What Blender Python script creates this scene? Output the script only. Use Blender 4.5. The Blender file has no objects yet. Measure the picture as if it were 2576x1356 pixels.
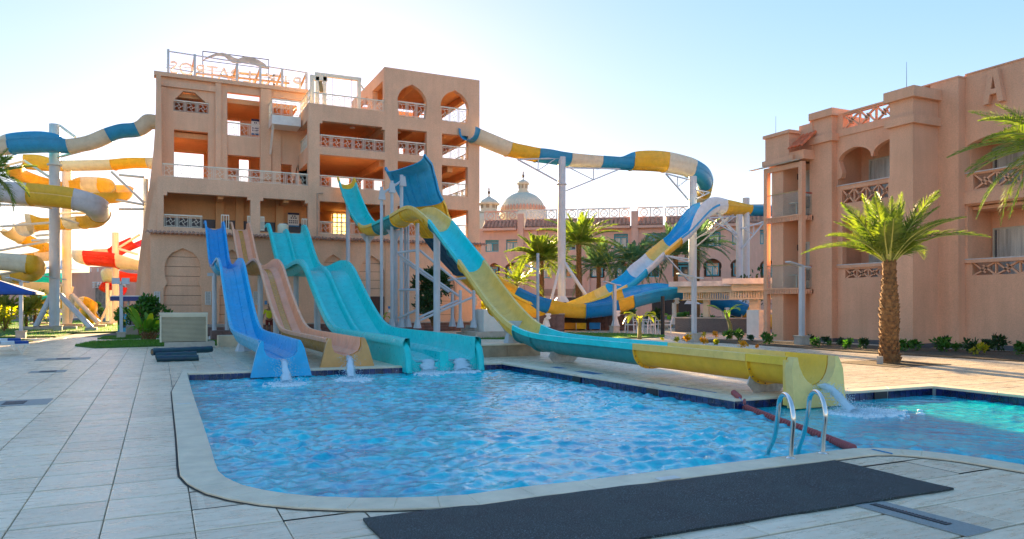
import bpy, math, random
import numpy as np
from mathutils import Vector, Matrix, noise
from mathutils.geometry import tessellate_polygon
random.seed(7); rng = np.random.default_rng(11)
SC = bpy.context.scene
COL = SC.collection
# ------------------------------------------------------------------ camera
EYE = 1.6; FPX = 1850.0; CX = 1288.0; HV = 765.0
FW = Vector((0.4327, 0.9015, 0)); FW.normalize()
RT = Vector((FW.y, -FW.x, 0))
cam_d = bpy.data.cameras.new('camera'); cam = bpy.data.objects.new('camera', cam_d); COL.objects.link(cam)
cam.location = (0, 0, EYE)
cam.rotation_euler = (math.pi/2, 0, -math.atan2(FW.x, FW.y))
cam_d.sensor_width = 36.0; cam_d.lens = 36.0*FPX/2576.0
cam_d.shift_y = (HV-678.0)/2576.0
cam_d.clip_start = 0.1; cam_d.clip_end = 3000
SC.camera = cam
# ------------------------------------------------------------------ world, sun, exposure
SUN_EL = math.radians(11.3); SUN_AZ = math.radians(12.3)      # azimuth from +Y towards +X
w = bpy.data.worlds.new('World'); SC.world = w; w.use_nodes = True
nt = w.node_tree; nt.nodes.clear()
sky = nt.nodes.new('ShaderNodeTexSky'); sky.sky_type = 'NISHITA'; sky.sun_disc = False
sky.sun_elevation = SUN_EL; sky.sun_rotation = SUN_AZ
sky.air_density = 1.0; sky.dust_density = 0.15; sky.ozone_density = 2.0; sky.altitude = 0
gm = nt.nodes.new('ShaderNodeGamma'); gm.inputs['Gamma'].default_value = 0.45
bg = nt.nodes.new('ShaderNodeBackground'); bg.inputs['Strength'].default_value = 0.15
wo = nt.nodes.new('ShaderNodeOutputWorld')
tint = nt.nodes.new('ShaderNodeMix'); tint.data_type = 'RGBA'; tint.blend_type = 'MULTIPLY'
tint.inputs[0].default_value = 1.0; tint.inputs[7].default_value = (0.885, 0.705, 0.725, 1)
hs = nt.nodes.new('ShaderNodeHueSaturation'); hs.inputs['Saturation'].default_value = 1.95
nt.links.new(sky.outputs[0], gm.inputs[0]); nt.links.new(gm.outputs[0], hs.inputs['Color']); nt.links.new(hs.outputs[0], tint.inputs[6])
nt.links.new(tint.outputs[2], bg.inputs[0]); nt.links.new(bg.outputs[0], wo.inputs[0])
sd = bpy.data.lights.new('sun', 'SUN'); so = bpy.data.objects.new('sun', sd); COL.objects.link(so)
sd.energy = 5.0; sd.angle = math.radians(0.5); sd.color = (1.0, 0.70, 0.36)
tosun = Vector((math.sin(SUN_AZ)*math.cos(SUN_EL), math.cos(SUN_AZ)*math.cos(SUN_EL), math.sin(SUN_EL)))
so.rotation_euler = tosun.to_track_quat('Z', 'Y').to_euler(); so.location = (10, 30, 40)
SC.view_settings.view_transform = 'Standard'; SC.view_settings.look = 'None'
SC.view_settings.gamma = 1.0; SC.view_settings.exposure = 2.55; SC.view_settings.use_curve_mapping = False
try:
    SC.cycles.use_denoising = True; SC.cycles.denoiser = 'OPENIMAGEDENOISE'
    SC.cycles.max_bounces = 8; SC.cycles.diffuse_bounces = 5; SC.cycles.glossy_bounces = 4
    SC.cycles.transmission_bounces = 6; SC.cycles.transparent_max_bounces = 12
    SC.cycles.sample_clamp_indirect = 6.0; SC.cycles.caustics_reflective = False; SC.cycles.caustics_refractive = False
except Exception: pass
# ------------------------------------------------------------------ pixel -> place helpers (measuring the photograph)
def ray(u, v):
    return FW + RT*((u-CX)/FPX) + Vector((0, 0, (HV-v)/FPX))
def onZ(u, v, z=0.0):
    d = ray(u, v); k = (z-EYE)/d.z; return Vector((d.x*k, d.y*k, z))
def onY(u, v, Y):
    d = ray(u, v); k = Y/d.y; return Vector((d.x*k, Y, EYE+d.z*k))
def onX(u, v, X):
    d = ray(u, v); k = X/d.x; return Vector((X, d.y*k, EYE+d.z*k))
def onD(u, v, D):
    return ray(u, v)*D + Vector((0, 0, EYE))
# ------------------------------------------------------------------ materials
MATS = {}
def mat(name, col, rough=0.6, metal=0.0, var=0.12, vscale=3.0, bump=0.0, bscale=60.0, coat=0.0, spec=0.5,
        stretch=(1, 1, 1), col2=None, trans=0.0, alpha=1.0, subsurf=0.0, detail=6.0):
    if name in MATS: return MATS[name]
    m = bpy.data.materials.new(name); m.use_nodes = True; t = m.node_tree
    b = t.nodes['Principled BSDF']
    b.inputs['Roughness'].default_value = rough; b.inputs['Metallic'].default_value = metal
    b.inputs['Specular IOR Level'].default_value = spec; b.inputs['Coat Weight'].default_value = coat
    b.inputs['Coat Roughness'].default_value = 0.12
    b.inputs['Transmission Weight'].default_value = trans; b.inputs['Alpha'].default_value = alpha
    geo = t.nodes.new('ShaderNodeNewGeometry')
    mp = t.nodes.new('ShaderNodeMapping'); mp.inputs['Scale'].default_value = stretch
    t.links.new(geo.outputs['Position'], mp.inputs[0])
    n = t.nodes.new('ShaderNodeTexNoise'); n.inputs['Scale'].default_value = vscale; n.inputs['Detail'].default_value = detail
    n.inputs['Roughness'].default_value = 0.6
    t.links.new(mp.outputs[0], n.inputs['Vector'])
    cr = t.nodes.new('ShaderNodeValToRGB')
    c2 = col2 if col2 else tuple(c*(1-var*1.6) for c in col)
    c1 = col if col2 else tuple(min(1, c*(1+var)) for c in col)
    cr.color_ramp.elements[0].position = 0.32; cr.color_ramp.elements[1].position = 0.68
    cr.color_ramp.elements[0].color = (*c2, 1); cr.color_ramp.elements[1].color = (*c1, 1)
    t.links.new(n.outputs[0], cr.inputs[0]); t.links.new(cr.outputs[0], b.inputs['Base Color'])
    if bump > 0:
        n2 = t.nodes.new('ShaderNodeTexNoise'); n2.inputs['Scale'].default_value = bscale; n2.inputs['Detail'].default_value = 4
        t.links.new(mp.outputs[0], n2.inputs['Vector'])
        bp = t.nodes.new('ShaderNodeBump'); bp.inputs['Strength'].default_value = bump; bp.inputs['Distance'].default_value = 0.02
        t.links.new(n2.outputs[0], bp.inputs['Height']); t.links.new(bp.outputs[0], b.inputs['Normal'])
    MATS[name] = m; return m
def slidemat(name, col, fade=0.25, rough=0.34):
    # gel coat fibreglass, sun-faded in blotches and streaks
    if name in MATS: return MATS[name]
    m = mat(name, col, rough=rough, coat=0.08, spec=.3, col2=tuple(c+(0.80-c)*fade*0.16 for c in col), vscale=.8)
    t = m.node_tree; b = t.nodes['Principled BSDF']
    n = t.nodes.new('ShaderNodeTexNoise'); n.inputs['Scale'].default_value = 7; n.inputs['Detail'].default_value = 8
    geo = t.nodes.new('ShaderNodeNewGeometry'); t.links.new(geo.outputs['Position'], n.inputs['Vector'])
    mr = t.nodes.new('ShaderNodeMapRange'); mr.inputs[1].default_value = .3; mr.inputs[2].default_value = .7
    mr.inputs[3].default_value = rough*0.7; mr.inputs[4].default_value = rough*1.6
    t.links.new(n.outputs[0], mr.inputs[0]); t.links.new(mr.outputs[0], b.inputs['Roughness'])
    n3 = t.nodes.new('ShaderNodeTexNoise'); n3.inputs['Scale'].default_value = 2.6; n3.inputs['Detail'].default_value = 9; n3.inputs['Roughness'].default_value = .75
    t.links.new(geo.outputs['Position'], n3.inputs['Vector'])
    m3 = t.nodes.new('ShaderNodeMapRange'); m3.inputs[1].default_value = .3; m3.inputs[2].default_value = .72; m3.inputs[3].default_value = .80; m3.inputs[4].default_value = 1.10
    vs3 = t.nodes.new('ShaderNodeVectorMath'); vs3.operation = 'SCALE'; src = b.inputs['Base Color'].links[0].from_socket
    t.links.new(n3.outputs[0], m3.inputs[0]); t.links.new(src, vs3.inputs[0]); t.links.new(m3.outputs[0], vs3.inputs['Scale']); t.links.new(vs3.outputs[0], b.inputs['Base Color'])
    return m
def leafmat(name, col, col2, trans=0.35):
    if name in MATS: return MATS[name]
    m = mat(name, col, rough=0.45, col2=col2, vscale=2.2)
    t = m.node_tree; b = t.nodes['Principled BSDF']; out = t.nodes['Material Output']
    tr = t.nodes.new('ShaderNodeBsdfTranslucent'); mx = t.nodes.new('ShaderNodeMixShader'); mx.inputs[0].default_value = trans
    cr = [n for n in t.nodes if n.type == 'VALTORGB'][0]
    hs = t.nodes.new('ShaderNodeHueSaturation'); hs.inputs['Value'].default_value = 2.2; hs.inputs['Saturation'].default_value = 1.1
    t.links.new(cr.outputs[0], hs.inputs['Color']); t.links.new(hs.outputs[0], tr.inputs[0])
    t.links.new(b.outputs[0], mx.inputs[1]); t.links.new(tr.outputs[0], mx.inputs[2]); t.links.new(mx.outputs[0], out.inputs[0])
    return m
def stucco(name, col, streak=0.08):
    if name in MATS: return MATS[name]
    m = mat(name, col, rough=0.9, var=0.05, vscale=0.6, bump=0.55, bscale=38, spec=0.2)
    t = m.node_tree; b = t.nodes['Principled BSDF']; cr = [n for n in t.nodes if n.type == 'VALTORGB'][0]
    geo = [n for n in t.nodes if n.type == 'NEW_GEOMETRY'][0]
    mp = t.nodes.new('ShaderNodeMapping'); mp.inputs['Scale'].default_value = (2.2, 2.2, 0.22)
    n = t.nodes.new('ShaderNodeTexNoise'); n.inputs['Scale'].default_value = 1.0; n.inputs['Detail'].default_value = 7; n.inputs['Roughness'].default_value = .7
    t.links.new(geo.outputs['Position'], mp.inputs[0]); t.links.new(mp.outputs[0], n.inputs['Vector'])
    g2 = t.nodes.new('ShaderNodeTexNoise'); g2.inputs['Scale'].default_value = 26; g2.inputs['Detail'].default_value = 3
    t.links.new(geo.outputs['Position'], g2.inputs['Vector'])
    mr = t.nodes.new('ShaderNodeMapRange'); mr.inputs[1].default_value = .35; mr.inputs[2].default_value = .7
    mr.inputs[3].default_value = 1-streak; mr.inputs[4].default_value = 1+streak*.6
    mr2 = t.nodes.new('ShaderNodeMapRange'); mr2.inputs[1].default_value = .3; mr2.inputs[2].default_value = .7
    mr2.inputs[3].default_value = .90; mr2.inputs[4].default_value = 1.08
    t.links.new(n.outputs[0], mr.inputs[0]); t.links.new(g2.outputs[0], mr2.inputs[0])
    mu = t.nodes.new('ShaderNodeMath'); mu.operation = 'MULTIPLY'; t.links.new(mr.outputs[0], mu.inputs[0]); t.links.new(mr2.outputs[0], mu.inputs[1])
    vm = t.nodes.new('ShaderNodeVectorMath'); vm.operation = 'SCALE'
    t.links.new(cr.outputs[0], vm.inputs[0]); t.links.new(mu.outputs[0], vm.inputs['Scale']); t.links.new(vm.outputs[0], b.inputs['Base Color'])
    return m
M_ST = stucco('tower_stucco', (0.80, 0.50, 0.325))
M_ST2 = stucco('annex_stucco', (0.80, 0.445, 0.28))
M_ST3 = stucco('hotel_stucco', (0.74, 0.46, 0.35))
M_INT = stucco('sun_bounce_plaster', (0.78, 0.43, 0.21))  # orange of sunlight bouncing indoors is put into the colour
M_ORANGE = stucco('orange_plaster', (0.62, 0.26, 0.10))
M_WHITE = mat('white_paint', (0.78, 0.77, 0.72), rough=.45, var=.05)
M_CREAMRAIL = mat('cream_rail_paint', (0.80, 0.76, 0.62), rough=.5, var=.05)
M_STEEL = mat('pale_grey_steel_paint', (0.50, 0.55, 0.60), rough=.4, var=.06, vscale=2)
M_CREAMSTEEL = mat('cream_steel_paint', (0.72, 0.69, 0.60), rough=.4, var=.06, vscale=2)
M_DARK = mat('dark_grey_skirting', (0.10, 0.10, 0.11), rough=.6)
M_BLACK = mat('black_plastic', (0.02, 0.02, 0.022), rough=.5)
M_GLASS = mat('window_glass', (0.04, 0.06, 0.07), rough=.06, spec=.9, var=.3, vscale=1.2)
M_CURT = mat('curtain_cloth', (0.70, 0.64, 0.54), rough=.9, var=.3, vscale=7, stretch=(1, 1, .05))
M_TEALF = mat('teal_window_paint', (0.03, 0.33, 0.40), rough=.5)
M_TILE = mat('clay_roof_tile', (0.50, 0.25, 0.16), rough=.8, var=.25, vscale=3)
M_TILER = mat('red_roof_tile', (0.74, 0.17, 0.06), rough=.7, var=.2, vscale=6)
M_TRUNK = mat('palm_trunk_bark', (0.30, 0.16, 0.06), rough=.95, col2=(0.10, .05, .025), vscale=9, bump=1.0, bscale=30)
M_CONC = mat('pale_concrete', (0.50, 0.45, 0.38), rough=.85, var=.12, vscale=4, bump=.2)
M_BRICK = mat('brown_brick_cladding', (0.19, 0.115, 0.10), rough=.85, var=.25, vscale=5, bump=.3)
M_SOIL = mat('planting_soil', (0.13, 0.085, 0.05), rough=1, var=.4, vscale=20, bump=1, bscale=40)
M_GRASS = mat('lawn_grass', (0.085, 0.20, 0.022), rough=.9, col2=(0.045, .12, .015), vscale=6, bump=1, bscale=70)
M_CHROME = mat('polished_steel', (0.80, 0.78, 0.74), rough=.24, metal=1.0, var=.04)
BLU = slidemat('blue_gelcoat', (0.0, 0.25, 0.64)); BLUI = slidemat('blue_gelcoat_faded', (0.0, 0.35, 0.72), .2)
SKY_ = slidemat('sky_blue_gelcoat', (0.0, 0.44, 0.76), .25); SKYD = slidemat('strong_blue_gelcoat', (0.005, .16, .62), .1)
CYA = slidemat('cyan_blue_gelcoat', (0.012, 0.28, 0.54), .2); CYAF = slidemat('weathered_blue_gelcoat', (0.0, 0.36, 0.68), .5, .5)
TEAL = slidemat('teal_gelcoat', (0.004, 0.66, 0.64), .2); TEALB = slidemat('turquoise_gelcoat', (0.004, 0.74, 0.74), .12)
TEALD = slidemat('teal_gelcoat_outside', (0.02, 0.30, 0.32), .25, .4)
YEL = slidemat('yellow_gelcoat', (0.95, 0.60, 0.04), .25); YELF = slidemat('faded_yellow_gelcoat', (0.95, 0.64, 0.15), .4)
AMB = slidemat('amber_gelcoat', (0.82, 0.48, 0.03), .15); AMBD = slidemat('ochre_gelcoat_outside', (0.92, 0.54, 0.03), .2, .4)
CRE = slidemat('cream_gelcoat', (0.72, 0.66, 0.50), .3); LIL = slidemat('greyed_white_gelcoat', (0.62, 0.60, 0.62), .3)
WHT = slidemat('white_gelcoat', (0.72, 0.76, 0.78), .3)
PEA = slidemat('peach_gelcoat', (0.95, 0.44, 0.24), .5, .4); ORA = slidemat('orange_gelcoat', (0.72, 0.30, 0.03), .1)
REDG = slidemat('red_gelcoat', (0.62, 0.02, 0.008), .05)
# ------------------------------------------------------------------ mesh builder
def wloc(o):
    l = Vector((0, 0, 0))
    while o is not None: l = l+o.location; o = o.parent
    return l
class G:
    def __init__(s): s.v = []; s.f = []; s.m = []
    def add(s, vs, fs, mi=0):
        k = len(s.v); s.v += [tuple(p) for p in vs]; s.f += [tuple(i+k for i in f) for f in fs]; s.m += [mi]*len(fs); return s
    def box(s, a, b, mi=0):
        x0, x1 = sorted((a[0], b[0])); y0, y1 = sorted((a[1], b[1])); z0, z1 = sorted((a[2], b[2]))
        return s.add([(x0,y0,z0),(x1,y0,z0),(x1,y1,z0),(x0,y1,z0),(x0,y0,z1),(x1,y0,z1),(x1,y1,z1),(x0,y1,z1)],
                     [(0,3,2,1),(4,5,6,7),(0,1,5,4),(1,2,6,5),(2,3,7,6),(3,0,4,7)], mi)
    def bar(s, p, q, w, h=None, mi=0, up=(0, 0, 1)):
        p = Vector(p); q = Vector(q); h = h or w; d = (q-p).normalized(); upv = Vector(up)
        if abs(d.dot(upv)) > .97: upv = Vector((0, 1, 0))
        sd_ = d.cross(upv).normalized()*(w/2); u_ = sd_.cross(d).normalized()*(h/2)
        vs = []
        for c in (p, q):
            vs += [c-sd_-u_, c+sd_-u_, c+sd_+u_, c-sd_+u_]
        return s.add(vs, [(0,3,2,1),(4,5,6,7),(0,1,5,4),(1,2,6,5),(2,3,7,6),(3,0,4,7)], mi)
    def cyl(s, p, q, r, r2=None, n=12, mi=0):
        return s.tube([p, q], r, n, r2=r2, mi=mi)
    def tube(s, pts, r, n=8, r2=None, mi=0, cap=True, radii=None):
        pts = [Vector(p) for p in pts]; k = len(pts); rings = []; prev = None
        for i, p in enumerate(pts):
            d = (pts[min(i+1, k-1)]-pts[max(i-1, 0)]).normalized()
            if prev is None:
                a = Vector((0, 0, 1)) if abs(d.z) < .9 else Vector((1, 0, 0)); sx = d.cross(a).normalized()
            else:
                sx = (prev-d*prev.dot(d)).normalized()
            prev = sx; sy = d.cross(sx)
            rr = radii[i] if radii else (r if r2 is None else r+(r2-r)*i/(k-1))
            rings.append([p+sx*(math.cos(2*math.pi*j/n)*rr)+sy*(math.sin(2*math.pi*j/n)*rr) for j in range(n)])
        vs = [q for R_ in rings for q in R_]; fs = []
        for i in range(k-1):
            for j in range(n):
                j2 = (j+1) % n; fs.append((i*n+j, i*n+j2, (i+1)*n+j2, (i+1)*n+j))
        if cap: fs.append(tuple(range(n-1, -1, -1))); fs.append(tuple((k-1)*n+j for j in range(n)))
        return s.add(vs, fs, mi)
    def lathe(s, c, prof, n=20, mi=0):
        c = Vector(c); vs = []; fs = []
        for r, z in prof:
            for j in range(n): vs.append(c+Vector((math.cos(2*math.pi*j/n)*r, math.sin(2*math.pi*j/n)*r, z)))
        for i in range(len(prof)-1):
            for j in range(n):
                j2 = (j+1) % n; fs.append((i*n+j, i*n+j2, (i+1)*n+j2, (i+1)*n+j))
        fs.append(tuple(range(n-1, -1, -1))); fs.append(tuple((len(prof)-1)*n+j for j in range(n)))
        return s.add(vs, fs, mi)
    def slab(s, outer, holes, to3, th, mi=0, mside=None):
        # outer / holes in 2D (a,b); to3(a,b,d) -> world, d in 0..th going away from the front face
        loops = [outer]+list(holes); area = sum(outer[i][0]*outer[(i+1) % len(outer)][1]-outer[(i+1) % len(outer)][0]*outer[i][1] for i in range(len(outer)))
        flat = [p for L in loops for p in L]
        tris = tessellate_polygon([[Vector((p[0], p[1], 0)) for p in L] for L in loops])
        n = len(flat); vs = [to3(p[0], p[1], 0) for p in flat]+[to3(p[0], p[1], th) for p in flat]
        fs = []
        for t_ in tris: fs.append(tuple(t_)); fs.append(tuple(n+i for i in reversed(t_)))
        s.add(vs, fs, mi); k = 0; ms = mi if mside is None else mside
        for L in loops:
            m_ = len(L); vv = [to3(p[0], p[1], 0) for p in L]+[to3(p[0], p[1], th) for p in L]
            s.add(vv, [(j, (j+1) % m_, m_+(j+1) % m_, m_+j) for j in range(m_)], ms)
        return s
    def obj(s, name, mats, parent=None, smooth=False, loc=None, **props):
        if not isinstance(mats, (list, tuple)): mats = [mats]
        off = wloc(parent) if parent is not None else Vector((0, 0, 0))
        if loc is not None: off = Vector(loc)
        me = bpy.data.meshes.new(name)
        me.from_pydata([(p[0]-off.x, p[1]-off.y, p[2]-off.z) for p in s.v], [], s.f)
        for m in mats: me.materials.append(m)
        if len(mats) > 1: me.polygons.foreach_set('material_index', s.m)
        if smooth:
            me.polygons.foreach_set('use_smooth', [True]*len(me.polygons))
            if smooth != 'all': me.set_sharp_from_angle(angle=math.radians(38))
        me.update()
        o = bpy.data.objects.new(name, me); COL.objects.link(o)
        if parent is not None: o.parent = parent
        if loc is not None and parent is None: o.location = loc
        for k_, v_ in props.items(): o[k_] = v_
        return o
def thing(name, label, cat, loc, group=None, rz=0.0):
    o = bpy.data.objects.new(name, None); COL.objects.link(o); o.location = loc; o.rotation_euler = (0, 0, rz)
    o['label'] = label; o['category'] = cat
    if group: o['group'] = group
    o.empty_display_size = .3
    return o
def tag(o, label, cat, group=None):
    o['label'] = label; o['category'] = cat
    if group: o['group'] = group
    return o
def kids(o): return [c for c in list(COL.objects) if c.parent is o]
def inst(name, mesh_obj_or_me, parent, loc, rot=None, scale=None):
    me = mesh_obj_or_me if isinstance(mesh_obj_or_me, bpy.types.Mesh) else mesh_obj_or_me.data
    o = bpy.data.objects.new(name, me); COL.objects.link(o); o.parent = parent
    o.location = Vector(loc)-wloc(parent)
    if rot is not None: o.rotation_euler = rot
    if scale is not None: o.scale = scale
    return o
def build_me(g, name, mats, smooth=False):
    o = g.obj(name, mats, smooth=smooth); me = o.data; bpy.data.objects.remove(o); return me
CH = {}
def copy_tree(src, loc, label=None, rz=None, scale=None, group=None):
    def rec(o, par):
        c = o.copy(); COL.objects.link(c); c.parent = par
        for ch in CHILD.get(o.name, []): rec(ch, c)
        return c
    CHILD = {}
    for o in COL.objects:
        if o.parent: CHILD.setdefault(o.parent.name, []).append(o)
    r = rec(src, None); r.location = loc
    if rz is not None: r.rotation_euler = (0, 0, rz)
    if scale is not None: r.scale = (scale,)*3 if isinstance(scale, (int, float)) else scale
    if label: r['label'] = label
    if group: r['group'] = group
    return r
def textmesh(body, size, ext, align='CENTER'):
    c = bpy.data.curves.new('t', 'FONT'); c.body = body; c.size = size; c.extrude = ext; c.align_x = align
    c.resolution_u = 3
    o = bpy.data.objects.new('t', c); COL.objects.link(o)
    dg = bpy.context.evaluated_depsgraph_get(); me = bpy.data.meshes.new_from_object(o.evaluated_get(dg))
    bpy.data.objects.remove(o); return me
def textobj(name, body, size, ext, m, parent, loc, right, up=(0, 0, 1), mirror=False):
    me = textmesh(body, size, ext); me.materials.clear(); me.materials.append(m)
    r = Vector(right).normalized(); u_ = Vector(up).normalized(); n = r.cross(u_)
    if mirror: r = -r
    M = Matrix((r, u_, n)).transposed().to_4x4()
    me.transform(M)
    if mirror: me.flip_normals()
    me.name = name
    return inst(name, me, parent, loc)
def arch2d(x0, x1, z0, zs, ztop, n=10, horseshoe=0.0):
    # pointed (ogee-less) Moorish arch outline; horseshoe widens the curve above the jambs
    pts = [(x0, z0), (x1, z0)]; w_ = (x1-x0)/2; xc = (x0+x1)/2; h = ztop-zs
    if horseshoe > 0: pts.append((x1, zs-h*.55))
    for i in range(n+1):
        a = i/n; ang = -0.5*(1 if horseshoe > 0 else 0)+a*(math.pi/2+(0.5 if horseshoe > 0 else 0))
        ww = w_+horseshoe
        pts.append((xc+ww*math.cos(ang)**(1.0), zs+h*max(-1, math.sin(ang))*(.9)+h*.1*max(0, (a-.7)/.3)**2))
    L = [(2*xc-p[0], p[1]) for p in pts[2:]][::-1]
    return pts+L[1:] if abs(pts[-1][0]-xc) < 1e-4 else pts+L
# ================================================================== POOL OUTLINE
POOL = [onZ(u, v, .02) for u, v in [(471,938),(482,982),(492,1012),(505,1050),(520,1094),(531,1130),(540,1160),(549,1184),(568,1200),(588,1210),(612,1220),(660,1231.6),
        (723,1241.6),(800,1248.5),(900,1252),(1000,1251.5),(1100,1248.5),(1175,1244),(1305,1226),(1456,1210),(1608,1191),(1760,1173),(1924,1153),
        (1998,1145),(2063,1137),(2105,1132),(2150,1127.5),(2213,1127),(2265,1130),(2320,1134),(2413,1144),(2470,1152),(2576,1169)]]
POOL = [(p.x, p.y) for p in POOL]
POOL += [(9.2, 3.7), (11.0, 2.9), (13.45, 2.0), (13.45, 9.27), (8.62, 9.42), (8.3, 17.95), (.60, 18.35)]
NFREE = 33
def inpoly(x, y, P=POOL):
    c = False; n = len(P); j = n-1
    for i in range(n):
        if (P[i][1] > y) != (P[j][1] > y) and x < (P[j][0]-P[i][0])*(y-P[i][1])/(P[j][1]-P[i][1])+P[i][0]: c = not c
        j = i
    return c
def off_poly(P, d):
    n = len(P); out = []
    for i in range(n):
        a = Vector(P[i-1]); b = Vector(P[i]); c = Vector(P[(i+1) % n])
        d1 = (b-a).normalized(); d2 = (c-b).normalized(); n1 = Vector((d1.y, -d1.x)); n2 = Vector((d2.y, -d2.x))
        m_ = (n1+n2); m_ = m_.normalized() if m_.length > 1e-6 else n1
        out.append(tuple(b+m_*(d/max(.35, m_.dot(n1)))))
    return out
_ar = sum(POOL[i-1][0]*POOL[i][1]-POOL[i][0]*POOL[i-1][1] for i in range(len(POOL)))
SG = 1 if _ar > 0 else -1
COPO = off_poly(POOL, .33*SG)     # outer coping edge
MIDP = off_poly(POOL, .17*SG)
# ================================================================== GROUND
g = G(); R_ = 900
g.slab([(-R_, -R_), (R_, -R_), (R_, R_), (-R_, R_)], [list(reversed(MIDP))], lambda a, b, d: Vector((a, b, -.035-d)), .6)
M_GROUT = mat('grey_grout_bed', (0.13, 0.125, 0.12), rough=.95, var=.2, vscale=5)
g.obj('ground', M_GROUT, kind='structure')
# paving slabs
def pave_mat():
    m = mat('wet_stone_paving', (0.84, 0.70, 0.52), rough=.24, spec=.55, vscale=1.3, var=.04, stretch=(1, 2.0, 1), bump=.2, bscale=30)
    t = m.node_tree; b = t.nodes['Principled BSDF']; cr = [n for n in t.nodes if n.type == 'VALTORGB'][0]
    geo = [n for n in t.nodes if n.type == 'NEW_GEOMETRY'][0]; oi = t.nodes.new('ShaderNodeNewGeometry')
    n = t.nodes.new('ShaderNodeTexNoise'); n.inputs['Scale'].default_value = 5.5; n.inputs['Detail'].default_value = 9; n.inputs['Roughness'].default_value = .72
    mp = t.nodes.new('ShaderNodeMapping'); mp.inputs['Scale'].default_value = (.55, 2.4, 1)
    t.links.new(geo.outputs['Position'], mp.inputs[0]); t.links.new(mp.outputs[0], n.inputs['Vector'])
    c2 = t.nodes.new('ShaderNodeValToRGB'); e = c2.color_ramp.elements
    e[0].position = .30; e[0].color = (.80, .74, .66, 1); e[1].position = .62; e[1].color = (1.05, 1.05, 1.05, 1)
    t.links.new(n.outputs[0], c2.inputs[0])
    mx = t.nodes.new('ShaderNodeMix'); mx.data_type = 'RGBA'; mx.blend_type = 'MULTIPLY'; mx.inputs[0].default_value = .85
    rp = t.nodes.new('ShaderNodeMath'); rp.operation = 'MULTIPLY_ADD'; rp.inputs[1].default_value = .22; rp.inputs[2].default_value = .87
    t.links.new(oi.outputs['Random Per Island'], rp.inputs[0])
    vm = t.nodes.new('ShaderNodeVectorMath'); vm.operation = 'SCALE'
    t.links.new(cr.outputs[0], mx.inputs[6]); t.links.new(c2.outputs[0], mx.inputs[7]); t.links.new(mx.outputs[2], vm.inputs[0])
    t.links.new(rp.outputs[0], vm.inputs['Scale']); t.links.new(vm.outputs[0], b.inputs['Base Color'])
    mr = t.nodes.new('ShaderNodeMapRange'); mr.inputs[1].default_value = .35; mr.inputs[2].default_value = .65; mr.inputs[3].default_value = .20; mr.inputs[4].default_value = .42
    t.links.new(n.outputs[0], mr.inputs[0]); t.links.new(mr.outputs[0], b.inputs['Roughness'])
    return m
M_PAVE = pave_mat()
deck = bpy.data.objects.new('pool_deck', None); COL.objects.link(deck); deck['kind'] = 'structure'
def tile_g(g, x0, x1, y0, y1, top=0.0):
    b = .006; z0 = -.03; e = .005
    g.add([(x0,y0,z0),(x1,y0,z0),(x1,y1,z0),(x0,y1,z0),(x0,y0,top-e),(x1,y0,top-e),(x1,y1,top-e),(x0,y1,top-e),
           (x0+b,y0+b,top),(x1-b,y0+b,top),(x1-b,y1-b,top),(x0+b,y1-b,top)],
          [(0,1,5,4),(1,2,6,5),(2,3,7,6),(3,0,4,7),(4,5,9,8),(5,6,10,9),(6,7,11,10),(7,4,8,11),(8,9,10,11)])
far = G(); nearl = []
X0 = -.37; Y0 = 6.23; gap = .0035; gapy = .013
def segd(x, y):
    return min((Vector((x, y))-Vector(p)).length for p in MIDP)
BEDS = []
def inbed(x, y): return False
cells = []
for i in range(-34, 52):
    for j in range(-9, 62):
        xa = X0+i*.6; ya = Y0+j*.6; xc = xa+.3; yc = ya+.3
        dep = xc*FW.x+yc*FW.y
        if dep < 1.5: continue
        lat = (xc*RT.x+yc*RT.y)/dep
        if abs(lat) > 1.0: continue
        if yc > 41: continue
        cs = [inpoly(xa+a*.6, ya+b*.6, MIDP) for a in (0, .5, 1) for b in (0, .5, 1)]
        if all(cs): continue
        cut = any(cs)
        inview = abs(lat) < .72 and dep > 4.6
        cells.append((dep if inview else 99+dep, xa, ya, cut))
cells.sort()
shared_tiles = [build_me((lambda q: (tile_g(q, 0, .6-2*gap, 0, .6-2*gapy), q)[1])(G()), 'paving_slab', M_PAVE)]
nn = 0
for dep, xa, ya, cut in cells:
    jz = random.uniform(-.0015, .0015)
    if cut:
        q = G(); n = 12; h = .6/n
        for a in range(n):
            # merge strips along y
            run = None
            for b in range(n+1):
                ok = b < n and not inpoly(xa+(a+.5)*h, ya+(b+.5)*h, MIDP)
                if ok and run is None: run = b
                if not ok and run is not None:
                    q.add([(xa+a*h, ya+run*h, jz), (xa+(a+1)*h, ya+run*h, jz), (xa+(a+1)*h, ya+b*h, jz), (xa+a*h, ya+b*h, jz)], [(0, 1, 2, 3)]); run = None
        if not q.v: continue
        # shrink a little for the joint
        q.v = [(min(max(p[0], xa+gap), xa+.6-gap), min(max(p[1], ya+gapy), ya+.6-gapy), p[2]) for p in q.v]
        if nn < 292 and dep < 90: q.obj('paving_slab', M_PAVE, deck); nn += 1
        else:
            far.add(q.v, q.f)
    elif nn < 292 and dep < 90:
        inst('paving_slab', shared_tiles[0], deck, (xa+gap, ya+gapy, jz)); nn += 1
    else:
        tile_g(far, xa+gap, xa+.6-gap, ya+gapy, ya+.6-gapy, jz)
o = far.obj('paving_slab_field', M_PAVE, deck); o['kind'] = 'stuff'
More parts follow.
